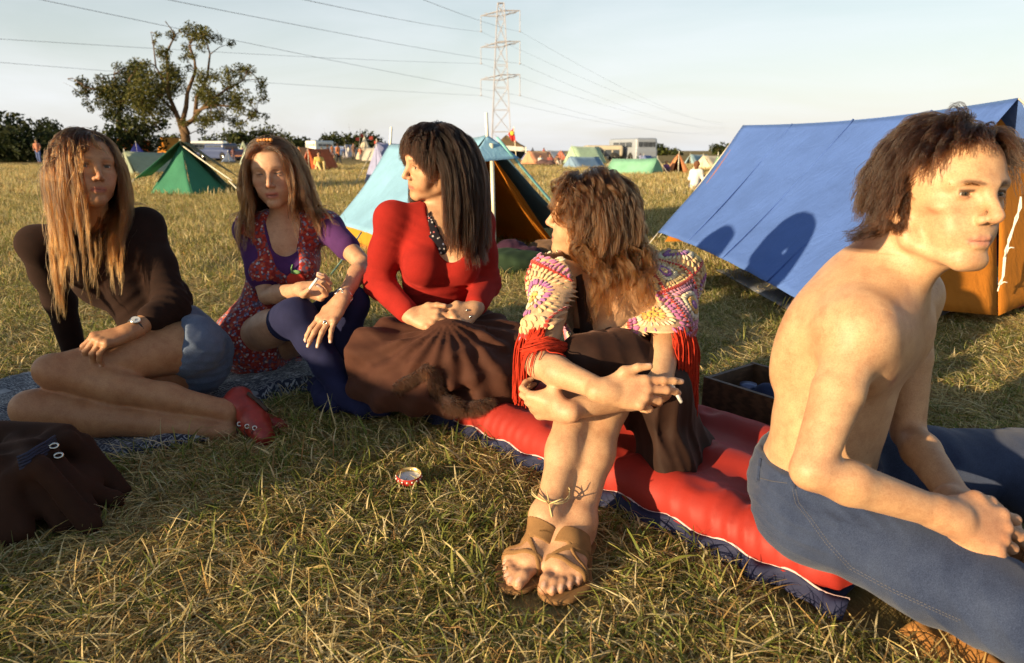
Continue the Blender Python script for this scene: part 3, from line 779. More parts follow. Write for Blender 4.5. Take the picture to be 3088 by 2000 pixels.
class Head:
    """local axes: x = the person's right, y = forward, z = up; origin between the ears at eye height"""
    def __init__(s, pos, yaw, pit, roll, scale, male=False, lid=.0048, mouth=0.0, smile=0.0):
        s.o = V3(*pos); s.M = frame_of(yaw, pit, roll); s.s = scale; s.male = male; s.lid = lid; s.mouth = mouth; s.smile = smile
    def w(s, p): return s.o + s.M @ (V3(*p) * s.s)
    def loc(s, V): return ((V - s.o) @ s.M / s.s).astype(np.float32)
    def ell(s, S, c, r, k=.02, mode='u', R=None):
        S.ell(s.w(c), V3(*r) * s.s, s.M if R is None else s.M @ R, k * s.s, mode)
    def cone(s, S, a, b, ra, rb, k=.02, mode='u'): S.cone(s.w(a), s.w(b), ra * s.s, rb * s.s, k * s.s, mode)
    def build(s, S, neck_base, neck_r, neck_r2=None):
        m = s.male
        S.cone(s.w((0, -.028, -.055)), neck_base, neck_r * .96, neck_r2 or neck_r, .02)
        S.cone(s.w((0, .012, -.085)), V3(*neck_base) + (s.M[:, 1] * .02), neck_r * .62, neck_r * .7, .03)
        s.ell(S, (0, -.014, .030), (.0755, .096, .0885), .01)
        s.ell(S, (0, .034, .020), (.062, .058, .070), .03)                    # forehead
        s.ell(S, (0, .030, -.035), (.051 if m else .056, .058, .078), .025)   # face
        jw = .055 if m else .050
        for x in (-1, 1):
            s.cone(S, (x * jw, .004, -.052), (x * (.052 if m else .047), .008, -.070), .016, .014, .02)
            s.cone(S, (x * (.053 if m else .046), .008, -.072), (x * (.017 if m else .011), .070, -.102), .0125 if m else .0145, .0145, .016 if m else .022)
            s.ell(S, (x * (.047 if m else .044), .056, -.024), (.019, .017, .013), .018 if m else .025)       # cheekbone
            if m: s.ell(S, (x * .060, .052, -.058), (.018, .024, .024), .03, 's')
            s.ell(S, (x * .034, .058 if m else .060, -.055), (.014 if m else .018, .018, .020), .025)       # cheek
            if m: s.cone(S, (x * .009, .0905, .0135), (x * .047, .0725, .0165), .0098, .0078, .012)
            else: s.cone(S, (x * .012, .0850, .021), (x * .046, .069, .023), .0075, .0065, .018)
        s.ell(S, (0, .074, -.103), (.020 if m else .016, .017, .014), .018)   # chin
        s.ell(S, (0, .068, -.064), (.030, .024, .026), .02)                   # muzzle
        for x in (-1, 1):                                                      # eye sockets, lids
            s.ell(S, (x * .031, .0955, .000), (.0180, .0155 if m else .0140, .0120), .011, 's')
            s.ell(S, (x * .0315, .0735, .000), (.0150, .0136, .0130), .003)
            s.ell(S, (x * .0312, .0900, s.lid * .15 - .0006), (.0118, .02, s.lid), .0012, 's')
            s.cone(S, (x * .020, .0850, .0062), (x * .042, .0790, .0052), .0022, .0022, .004)   # upper lid fold
        # nose
        nl = 1.0 if m else .93
        s.cone(S, (0, .0835, .012), (0, .0835 + .0305 * nl, -.033), .0085, .0088 if m else .0078, .012)
        s.ell(S, (0, .1075 * (1 if m else .98), -.0365), (.0098, .0100, .0085), .006)
        for x in (-1, 1):
            s.ell(S, (x * .0115, .0965, -.0395), (.0068, .0095, .0072), .005)
            s.ell(S, (x * .0062, .1030, -.0465), (.0034, .0052, .0036), .002, 's')
        # lips
        o = s.mouth; sm = s.smile
        for x in (-1, 1):
            s.cone(S, (x * .0262, .0790, -.0700 + sm * .005), (x * .010, .0895, -.0672 + o * .3), .0022, .0046, .006)
            s.cone(S, (x * .010, .0895, -.0672 + o * .3), (0, .0912, -.0683 + o * .3), .0046, .0040, .004)
            s.cone(S, (x * .0240, .0790, -.0715 + sm * .005 - o * .3), (x * .008, .0880, -.0770 - o), .0022, .0056, .006)
            s.cone(S, (x * .008, .0880, -.0770 - o), (0, .0888, -.0775 - o), .0056, .0058, .004)
        for x in (-1, 1):
            s.cone(S, (x * .0255, .0865, -.0702 + sm * .006), (0, .0985, -.0718 - o * .4), .0008, .0011 + o * .55, .0022, 's')
        # ears
        for x in (-1, 1):
            an = math.radians(18) * 1; ca, sa = math.cos(an), math.sin(an)
            Rx = np.array([[1, 0, 0], [0, ca, -sa], [0, sa, ca]]).T
            s.ell(S, (x * .0775, -.010, -.012), (.0075, .0175, .031), .008, 'u', Rx)
            s.ell(S, (x * .0855, -.006, -.008), (.0060, .0105, .017), .004, 's', Rx)
            s.ell(S, (x * .0760, .000, -.040), (.0055, .0085, .0085), .006)
        return S
    def box(s, pad=.02):
        c = s.w((0, .005, -.005)); r = .15 * s.s + pad
        return c - r, c + r
    def paint(s, C, V, lip, brow, hair, hairline=None, blush=(.75, .25, .18), bw=.55):
        q = s.loc(V); near = (np.abs(q) < .16).all(1)
        ax = np.abs(q[:, 0])
        if hairline is not None: C = bl(C, hair, np.where(near, hairline(q), 0))
        C = bl(C, blush, np.where(near, .35 * np.exp(-((ax - .042) / .020) ** 2 - ((q[:, 2] + .035) / .022) ** 2) * (q[:, 1] > .02), 0))
        C = bl(C, blush, np.where(near, .30 * gauss(q, (0, .115, -.038), (.016, .016, .013)), 0))
        lz = -.0715 + 5.5 * (ax ** 2) * .25
        up = np.clip((.0252 - ax) / .004, 0, 1) * np.exp(-(np.abs(q[:, 2] - lz) / (.0088 * np.sqrt(np.clip(1 - (ax / .027) ** 2, .06, 1)) + s.mouth)) ** 4) * (q[:, 1] > .062)
        C = bl(C, lip, np.where(near, up * .8, 0))
        gap = np.clip((.021 - ax) / .004, 0, 1) * np.exp(-(np.abs(q[:, 2] + .0715 + s.mouth * .35) / (.0008 + s.mouth * .6)) ** 2) * (q[:, 1] > .06)
        C = bl(C, (.10, .03, .025), np.where(near, gap * .85, 0))
        bz = (.0130 if s.male else .0205) + .0045 * np.sin(np.clip((ax - .012) / .036, 0, 1) * 2.4)
        br = np.exp(-((q[:, 2] - bz) / .0034) ** 2) * np.clip((ax - .009) / .006, 0, 1) * np.clip((.051 - ax) / .012, 0, 1) * (q[:, 1] > .04)
        C = bl(C, brow, np.where(near, br * bw, 0))
        lash = np.exp(-((q[:, 2] - (s.lid + .0006)) / .0023) ** 2) * np.clip((.0135 - np.abs(ax - .0312)) / .003, 0, 1) * (q[:, 1] > .06)
        C = bl(C, (.03, .015, .01), np.where(near, lash * .9, 0))
        rim = np.exp(-((q[:, 2] + s.lid + .001) / .0016) ** 2) * np.clip((.0125 - np.abs(ax - .0312)) / .003, 0, 1) * (q[:, 1] > .06)
        C = bl(C, (.30, .10, .07), np.where(near, rim * .5, 0))
        return C
    def eyes(s, parent, iris, look=(0, 1, 0)):
        lk = unit(look)
        for x in (-1, 1):
            mb = MB(); n, m = 20, 15; r = .0122 * s.s
            zx = unit(np.cross([0, 0, 1], lk)); zy = np.cross(lk, zx)
            B = np.stack([zx, zy, lk], 1)
            vs = []; cs = []
            for i in range(m):
                th = math.pi * i / (m - 1) * (.3 if False else 1) if i > 8 else math.radians([0, 8, 11, 22, 28, 33, 50, 75, 100][i])
                for k in range(n):
                    a = 2 * math.pi * k / n
                    rr = 1.0
                    v = B @ V3(math.sin(th) * math.cos(a), math.sin(th) * math.sin(a), math.cos(th)) * r * rr
                    vs.append(s.w((x * .0315, .0722, 0)) + s.M @ v)
                    d = math.degrees(th)
                    cs.append((.006, .005, .005) if d < 10 else iris if d < 26 else tuple(c * .35 for c in iris) if d < 30 else (.42, .36, .32))
            fs = [(i * n + k, (i + 1) * n + k, (i + 1) * n + (k + 1) % n, i * n + (k + 1) % n) for i in range(m - 1) for k in range(n)]
            mb.add(vs, fs); mb.c = cs
            mb.build('eye', MAT_EYE, parent, True, True)

def hand(S, wrist, f, n, right=True, size=1.0, curl=None, thumb=None, spread=(6, 1, -4, -10), k=.006, nails=None, wr=.021):
    """f towards the fingers, n out of the back of the hand; curl = five... four (mcp, pip, dip) in degrees"""
    f = unit(f); n = unit(V3(*n) - f * np.dot(n, f)); t = np.cross(f, n) * (-1 if right else 1)
    W = V3(*wrist); z = size
    def at(a, b, c=0.0): return W + (f * a + t * b + n * c) * z
    base = [(.090, .028, 0), (.094, .008, .002), (.088, -.012, .001), (.078, -.030, -.002)]
    lens = [(.042, .026, .021), (.046, .030, .022), (.042, .028, .022), (.033, .021, .019)]
    curl = curl or [(20, 30, 20)] * 4
    for i, b in enumerate(base):
        S.cone(at(.002, b[1] * .45, 0), at(*b), .0150 * z, .0112 * z, .014 if i else .010)
    S.cone(at(-.02, 0), at(.012, 0), wr, wr * .92, .014)
    S.ell(at(.05, .0, -.006), V3(.045, .036, .0135) * z, np.stack([f, t, n], 1), .012)
    tips = []
    for i, b in enumerate(base):
        p = at(*b); ang = 0; sp = math.radians(spread[i])
        fd = f * math.cos(sp) + t * math.sin(sp)
        r = [.0098, .0088, .0080, .0068] if i < 3 else [.0086, .0076, .0070, .0060]
        prev = r[0]
        for j in range(3):
            ang += math.radians(curl[i][j])
            d = fd * math.cos(ang) - n * math.sin(ang)
            q = p + d * lens[i][j] * z
            S.cone(p, q, r[j] * z, r[j + 1] * z, .0045)
            if j == 2:
                nn = n * math.cos(ang) + fd * math.sin(ang)
                tips.append((q + nn * .004 * z, q, d))
                if nails is not None: nails.append((q + nn * r[3] * z * .9 - d * .002, d, nn))
            p = q
        S.ell(at(b[0], b[1], .004), V3(.009, .009, .008) * z, None, .010)
    th = thumb or [(.45, .75, -.35), (.8, .5, -.35), (.9, .25, -.3)]
    p0 = at(.014, .020, -.006); dirs = [unit(f * a + t * b + n * c) for a, b, c in th]
    p1 = p0 + dirs[0] * .040 * z; p2 = p1 + dirs[1] * .032 * z; p3 = p2 + dirs[2] * .026 * z
    S.cone(p0, p1, .0165 * z, .0125 * z, .012); S.cone(p1, p2, .0115 * z, .0098 * z, .005); S.cone(p2, p3, .0098 * z, .0076 * z, .004)
    S.cone(p1, at(.078, .024, -.004), .0085 * z, .0085 * z, .014)
    if nails is not None:
        nn = unit(n * .5 + t * .5); nn = unit(nn - dirs[2] * np.dot(nn, dirs[2])); nails.append((p3 + nn * .007 * z - dirs[2] * .002, dirs[2], nn))
    return tips + [(p3, p3, dirs[2])]
def paint_nails(C, V, nails, col=(.80, .60, .55), sc=1.0):
    for c, d, nn in nails:
        q = V - c; a = q @ unit(d); nrm = q @ unit(nn); lat2 = (q * q).sum(1) - a * a - nrm * nrm
        w = np.clip(1.6 - (a / (.0062 * sc)) ** 2 - lat2 / (.0042 * sc) ** 2, 0, 1) * (np.abs(nrm) < .0045)
        C = bl(C, col, w * .75)
    return C
def arm(S, sh, el, wr, r=(.044, .036, .037, .022), k=.02, fore=None):
    sh, el, wr = V3(*sh), V3(*el), V3(*wr)
    mid = sh + (el - sh) * .45
    S.cone(sh, mid, r[0], r[0] * .97, k); S.cone(mid, el, r[0] * .97, r[1] * .94, .008)
    m2 = el + (wr - el) * .28
    F_ = S if fore is None else fore
    F_.chain([el, m2, wr], [r[1] * .92, r[2], r[3]], .012)
    return S
def leg(S, hip, kn, an, r=(.080, .053, .050, .034), back=None, k=.03):
    hip, kn, an = V3(*hip), V3(*kn), V3(*an)
    m = hip + (kn - hip) * .5
    S.chain([hip, m, kn], [r[0], (r[0] + r[1]) * .5, r[1]], k)
    bk = V3(0, 0, 0) if back is None else unit(back)
    c = kn + (an - kn) * .30
    S.chain([kn, c + bk * .012, kn + (an - kn) * .62 + bk * .006, an], [r[1] * .95, r[2], (r[2] * .45 + r[3] * .55), r[3]], k)
    return S

# ------------------------------------------------------------------ hair: native curves
def hair_mat(name, root, tip, rough=.32, var=.35, mid=.55, ior=1.40):
    m = bpy.data.materials.new(name); t = NT(m)
    hi = t.n.new('ShaderNodeHairInfo')
    root, tip = tuple(v * k for v, k in zip(root, (.60, .50, .40))), tuple(v * k for v, k in zip(tip, (.72, .58, .42)))
    c = t.ramp(hi.outputs['Intercept'], [(.08, root), (mid, tuple((a + b) / 2 for a, b in zip(root, tip))), (.95, tip)])
    c = t.mix(1.0, c, t.ramp(hi.outputs['Random'], [(0, (1 - var,) * 3), (.7, (1, 1, 1)), (1, (1 + var * .6,) * 3)]), 'MULTIPLY')
    h = t.n.new('ShaderNodeBsdfHairPrincipled')
    h.parametrization = 'COLOR'
    t.l.new(c, h.inputs['Color'])
    h.inputs['Roughness'].default_value = rough; h.inputs['Radial Roughness'].default_value = .45
    h.inputs['Coat'].default_value = 0 if 'Coat' in h.inputs else 0
    h.inputs['Random Roughness'].default_value = .2; h.inputs['IOR'].default_value = ior
    t.l.new(h.outputs[0], t.out.inputs['Surface'])
    return m
def curves_obj(name, paths, radii, mat, parent):
    """paths (N, n, 3)"""
    N, n = paths.shape[:2]
    cu = bpy.data.hair_curves.new(name)
    cu.add_curves([n] * N)
    cu.position_data.foreach_set('vector', paths.astype(np.float32).ravel())
    a = cu.attributes.get('radius') or cu.attributes.new('radius', 'FLOAT', 'POINT')
    a.data.foreach_set('value', np.broadcast_to(radii, (N, n)).astype(np.float32).ravel())
    cu.materials.append(mat)
    o = bpy.data.objects.new(name, cu); COL.objects.link(o)
    if parent is not None:
        o.parent = parent; w = world_of(parent); o.location = (-w[0], -w[1], -w[2])
    return o
CR_C, CR_R = V3(0, -.014, .030), V3(.0755, .096, .0885)
def scalp_points(r, n, accept):
    out = []; tot = 0
    while tot < n:
        d = r.normal(size=(4000, 3)); d /= np.linalg.norm(d, axis=1, keepdims=True)
        p = CR_C + d * CR_R
        p = p[accept(p)]
        out.append(p); tot += len(p)
    return np.concatenate(out)[:n]
def grow_guides(head, roots, dirs, lens, steps, body=None, grav=.5, inertia=1.0, lay=(.004, .016), wind=(0, 0, 0), seed=1, body_lay=(.006, .022), jitter=.06, stiff=4, pull=None):
    r = np.random.default_rng(seed); N = len(roots)
    p = head.o + (roots * head.s) @ head.M.T
    d = dirs @ head.M.T; d /= np.linalg.norm(d, axis=1, keepdims=True)
    L = r.uniform(lay[0], lay[1], N); LB = r.uniform(body_lay[0], body_lay[1], N)
    st = lens / steps
    H = Sdf()
    head.ell(H, CR_C, CR_R, .02); head.ell(H, (0, .034, .02), (.062, .058, .07), .03); head.ell(H, (0, .030, -.035), (.058, .058, .078), .025)
    path = [p.copy()]
    g = V3(0, 0, -1.0)
    w = V3(*wind)
    def push(p, S, clear):
        e = 2e-3
        P32 = p.astype(np.float32); v = S.ev(P32)
        m = v < clear
        if m.any():
            q = P32[m]
            gr = np.stack([S.ev(q + np.eye(3, dtype=np.float32)[i] * e) - v[m] for i in range(3)], 1)
            gr /= np.maximum(np.linalg.norm(gr, axis=1, keepdims=True), 1e-9)
            p[m] += gr * (clear[m] - v[m])[:, None]
        return p
    for i in range(steps):
        tt = (i + 1) / steps
        gw = grav * min(1, .15 + i / stiff)
        nd = d * inertia + g * gw + w * tt + r.normal(size=(N, 3)) * jitter
        if pull is not None: nd = nd + pull(p, tt)
        nd /= np.linalg.norm(nd, axis=1, keepdims=True)
        q = p + nd * st[:, None]
        q = push(q, H, L * min(1, .25 + i * .25))
        if body is not None and i > 1: q = push(q, body, LB)
        dv = q - p; d = dv / np.maximum(np.linalg.norm(dv, axis=1, keepdims=True), 1e-9)
        p = p + d * st[:, None] if False else q
        path.append(p.copy())
    return np.stack(path, 1)
def face_clear(hd, amt=2.2, half=.046, top=.062):
    """keeps long strands out of the middle of the face"""
    def fn(p, t):
        q = (p - hd.o) @ hd.M / hd.s
        k = np.clip((q[:, 1] - .035) / .02, 0, 1) * np.clip((top - q[:, 2]) / .02, 0, 1) * np.clip((half - np.abs(q[:, 0])) / .02, 0, 1) * (q[:, 2] > -.16)
        return hd.M[:, 0][None] * (np.sign(q[:, 0]) * k * amt)[:, None] - hd.M[:, 1][None] * (k * .5)[:, None]
    return fn
def resample(G, n):
    t = np.linspace(0, G.shape[1] - 1, n); i = np.minimum(t.astype(int), G.shape[1] - 2); f = (t - i)[None, :, None]
    return G[:, i] * (1 - f) + G[:, i + 1] * f
def children(Gd, k, rad, seed=3, clump=.75, frizz=.003, waves=None, trim=.25, n=18, wave_rand=.3, spread_end=0.0):
    """k strands round every guide"""
    r = np.random.default_rng(seed)
    Gd = resample(Gd, n); N = len(Gd)
    t = np.linspace(0, 1, n)
    T = np.gradient(Gd, axis=1); T /= np.maximum(np.linalg.norm(T, axis=2, keepdims=True), 1e-9)
    A = np.cross(T, np.array([.31, .52, .79])); A /= np.maximum(np.linalg.norm(A, axis=2, keepdims=True), 1e-9)
    B = np.cross(T, A)
    if waves:
        amp, fr = waves
        ph = r.uniform(0, 6.3, N); fq = fr * r.uniform(1 - wave_rand, 1 + wave_rand, N); am = amp * r.uniform(.5, 1.5, N)
        e = am[:, None] * np.clip((t[None] - .12) / .5, 0, 1)
        Gd = Gd + A * (e * np.sin(fq[:, None] * 6.283 * t[None] + ph[:, None]))[..., None] + B * (e * .8 * np.cos(fq[:, None] * 6.283 * t[None] * .93 + ph[:, None] * 1.7))[..., None]
    out = []
    for j in range(k):
        ang = r.uniform(0, 6.283, N); rr = rad * np.sqrt(r.uniform(0, 1, N))
        w = (1 - clump * t ** 1.2)[None] + spread_end * t[None] ** 3
        o = (A * np.cos(ang)[:, None, None] + B * np.sin(ang)[:, None, None]) * (rr[:, None] * w)[..., None]
        f1 = r.uniform(1, 3, N); p1 = r.uniform(0, 6.3, N); f2 = r.uniform(1, 3, N); p2 = r.uniform(0, 6.3, N)
        fz = frizz * r.uniform(.3, 1.6, N)[:, None] * t[None]
        o = o + A * (fz * np.sin(6.28 * f1[:, None] * t + p1[:, None]))[..., None] + B * (fz * np.sin(6.28 * f2[:, None] * t + p2[:, None]))[..., None]
        c = Gd + o
        cut = 1 - trim * r.uniform(0, 1, N) ** 2
        ti = t[None] * cut[:, None] * (n - 1); i0 = np.minimum(ti.astype(int), n - 2); fr_ = (ti - i0)[..., None]
        ii = np.arange(N)[:, None]
        out.append(c[ii, i0] * (1 - fr_) + c[ii, i0 + 1] * fr_)
    return np.concatenate(out)
def flyaway(gd, n, seed, waves=None, step=2):
    """loose single hairs standing off the locks"""
    return children(gd[::step], 2, .017, seed, -.25, .011, waves, .5, n)
def strand_radius(n, r0, r1): return (r0 + (r1 - r0) * np.linspace(0, 1, n) ** 1.5)[None, :]

m_, t_ = material('eye')
t_.done(Base_Color=t_.attr(), Roughness=.22, Specular_IOR_Level=.35)
MAT_EYE = m_
SKIN = skin_mat()
# ------------------------------------------------------------------ tents
def canvas(name, col, transl=.18):
    return cloth(name, col, .22, 420, .18, .85, .12, 3.2, None, .35, transl)
def panel(name, corners, mat, parent, sag=.03, nu=14, nv=12, thick=.004, wr=.004, seed=0, hemcurve=0.0):
    """a cloth panel between four corners (ridge a-b, hem d-c) that sags and creases"""
    a, b, c, d = (V3(*p) for p in corners); r = np.random.default_rng(seed); n = unit(np.cross(b - a, d - a))
    ph = r.uniform(0, 6.3, 4); L_ = np.linalg.norm(b - a) + .3
    def fn(U, V):
        U, V = U[:, None], V[:, None]
        top = a + (b - a) * U - V3(0, 0, 1) * sag * .8 * 4 * U * (1 - U); bot = d + (c - d) * U + V3(0, 0, 1) * hemcurve * 4 * U * (1 - U)
        p = top + (bot - top) * V
        w = np.sin(U * 9 * L_ + ph[0] + V * 3) * np.sin(V * 3.14) + .6 * np.sin(U * 21 * L_ + ph[1] - V * 6) * V + .8 * np.sin((U * 5 - V * 7) + ph[2])
        return p - V3(0, 0, 1) * sag * 4 * V * (1 - V) * .6 + n * w * wr
    return obj(name, grid_mesh(name, fn, nu, nv, thick), mat, parent)
def rope(parent, a, b, r=.004, mat=None, name='guy_line', sag=.01):
    a, b = V3(*a), V3(*b); mb = MB()
    mb.tube([a + (b - a) * t - V3(0, 0, sag * 4 * t * (1 - t)) for t in np.linspace(0, 1, 8)], r, 5); return mb.build(name, mat or ROPE, parent, True)
ROPE = plain('guy_rope', (.62, .58, .48), .9)
POLE = plain('tent_pole', (.70, .66, .52), .5, .2, .1)
PEG = plain('peg_metal', (.35, .35, .36), .5, .8)
def ridge_tent(name, label, front, back, half, col, parent=None, h_wall=.03, seed=0, group=None, door=None, sag=.03, fr_col=None, ropes=True, detail=True):
    """front/back = ridge ends (x, y, z); half = half width"""
    f, k = V3(*front), V3(*back); ax = unit((k - f) * V3(1, 1, 0)); s = V3(ax[1], -ax[0], 0)
    root = empty(name, f * V3(1, 1, 0), label, 'tent', group)
    m = canvas('canvas_%02x%02x%02x' % tuple(int(c * 255) for c in col), col)
    g = lambda p, q: p * V3(1, 1, 0) + s * q * half + V3(0, 0, h_wall)
    n = (14, 12) if detail else (6, 5)
    for q in (-1, 1): panel('slope', (f, k, g(k, q), g(f, q)), m, root, sag, *n, seed=seed + q + 2)
    panel('end_wall', (k, k + s * .004, g(k, 1), g(k, -1)), m, root, .0, *n, seed=seed + 5)
    m2 = m if fr_col is None else canvas('canvas_%02x%02x%02x' % tuple(int(c * 255) for c in fr_col), fr_col)
    if door is None:
        panel('door_flap', (f - ax * .005, f + s * .003, g(f, 1) - ax * .03, g(f, 0) - ax * .05), m2, root, .0, *n, seed=seed + 7); panel('door_flap', (f - ax * .005, f - s * .003, g(f, 0) - ax * .055, g(f, -1) - ax * .03), m2, root, .0, *n, seed=seed + 8)
    else:
        panel('door_flap', (f - ax * .005, f + s * .003, g(f, 1) - ax * .06, g(f, .45) - ax * .15), m2, root, .0, *n, seed=seed + 7); panel('door_flap', (f - ax * .005, f - s * .003, g(f, -.5) - ax * .15, g(f, -1) - ax * .06), m2, root, .0, *n, seed=seed + 8)
    mb = MB(); mb.tube([f * V3(1, 1, 0), f + V3(0, 0, .08)], .012, 6); mb.build('pole', POLE, root, True)
    if ropes:
        for p, d in ((f, -ax), (k, ax)): rope(root, p, p * V3(1, 1, 0) + d * f[2] * .9, .006)
    return root

# the big blue tent on the right
def blue_tent():
    A, B_ = P(2242, 380, 5.3), P(3072, 298, 3.33)
    root = empty('blue_tent', (B_[0], B_[1], 0), 'large royal blue ridge tent with orange laced front behind the shirtless person', 'tent')
    blue = canvas('blue_canvas', (.085, .165, .46), .10); orange = canvas('orange_canvas', (.52, .185, .022), .22)
    ax = unit((A - B_) * V3(1, 1, 0)); left = V3(-ax[1], ax[0], 0)
    Dn = V3(1.36, 2.98, .13); Cn = P(1985, 702, 4.95)
    panel('fly_slope', (A, B_, Dn, Cn), blue, root, .035, 40, 30, .003, .006, 3, .03)
    R1, R2 = B_ - left * .95 * V3(1, 1, 0), A - left * .95 * V3(1, 1, 0); R1[2] = R2[2] = .12
    panel('fly_slope', (B_, A, R2, R1), blue, root, .035, 14, 12, .003, .006, 4)
    panel('end_wall', (A - ax * .05, A - ax * .05 + V3(.003, 0, 0), R2 - ax * .1, Cn - ax * .1 + V3(0, 0, -.05)), orange, root, 0, 8, 8, .003, .004, 6)
    for t in (.26, .52, .78):                              # seams between the widths of cloth
        mb = MB(); n = unit(np.cross(B_ - A, Cn - A)); n = n * np.sign(np.dot(n, V3(0, -1, .3)))
        def on_slope(v, t=t):
            top = A + (B_ - A) * t - V3(0, 0, 1) * .035 * .8 * 4 * t * (1 - t); bot = Cn + (Dn - Cn) * t + V3(0, 0, 1) * .03 * 4 * t * (1 - t)
            return top + (bot - top) * v - V3(0, 0, 1) * .035 * 4 * v * (1 - v) * .6
        mb.tube([on_slope(v) + n * .004 for v in np.linspace(.0, 1, 24)], .006, 6); mb.build('seam', blue, root, True)
    # orange front in two halves, laced down the middle
    ap = B_ + ax * .10 - V3(0, 0, .06); seamb = P(3005, 952, 3.18); fl = Dn + ax * .10 + V3(.07, 0, .03); fr_ = R1 + ax * .10 + V3(0, 0, .05)
    panel('door_panel', (ap, ap + V3(.003, 0, 0), seamb, fl), orange, root, 0, 14, 18, .003, .006, 7); panel('door_panel', (ap + V3(.004, 0, 0), ap + V3(.008, 0, 0), fr_, seamb + V3(.012, .0, 0)), orange, root, 0, 14, 18, .003, .006, 8)
    # wind band: dark skirt and grey groundsheet below the doors
    gs = MB(); pts = [(fl + V3(0, .12, 0)) * V3(1, 1, 0), (fr_ + V3(0, .12, 0)) * V3(1, 1, 0)]
    sheet = cloth('groundsheet', (.16, .17, .20), .3, 300, .3, .6, 0, 6, None, .4)
    def gsf(U, V):
        a, b = pts; p = a[None] + (b - a)[None] * U[:, None]
        return p + V3(0, 1, 0)[None] * (V[:, None] * 1.6 - .16) + V3(0, 0, 1)[None] * (.03 + .03 * np.sin(U * 17)[:, None] * (1 - V[:, None]) + .015 * np.sin(U * 41 + 1)[:, None] * (1 - V[:, None]))
    obj('groundsheet', grid_mesh('groundsheet', gsf, 40, 10, .004), sheet, root)
    mb = MB(); a, b = pts; mb.tube([a + (b - a) * t + V3(0, -.15, .055 + .03 * math.sin(t * 17)) for t in np.linspace(0, 1, 30)], .007, 6); mb.build('red_piping', plain('red_piping', (.45, .04, .03), .6), root, True)
    # lacing
    mb = MB(); lp = [P(3064, 592, 3.18), P(3062, 625, 3.18), P(3052, 655, 3.18), P(3040, 690, 3.17), P(3030, 720, 3.17), P(3022, 752, 3.16), P(3016, 775, 3.16), P(3012, 830, 3.15), P(3002, 855, 3.15)]
    off = V3(0, -.03, 0)
    for k in range(2): mb.tube([p + off + V3(.006 * math.sin(i * 2.2 + k * 3), 0, 0) for i, p in enumerate(lp)], .0036, 6)
    for p in (lp[5], lp[8]):
        for q in (V3(.025, -.01, .012), V3(-.012, -.01, -.03)): mb.tube([p + off, p + off + q * .5 + V3(0, 0, .008), p + off + q], .003, 5)
    mb.build('lacing', plain('white_cord', (.72, .68, .60), .9), root, True)
    for p, q in ((B_, B_ - ax * 1.4), (A, A + ax * 1.2)): rope(root, p, q * V3(1, 1, 0), .005)
    for t in (.0,):
        p = Cn + (Dn - Cn) * t; rope(root, p, (p + left * .22) * V3(1, 1, 0), .0035, None, 'guy_line', 0)
    mb = MB(); mb.tube([(B_ + ax * .2) * V3(1, 1, 0), B_ + ax * .2 - V3(0, 0, .03)], .014, 8); mb.build('pole', POLE, root, True)
blue_tent()

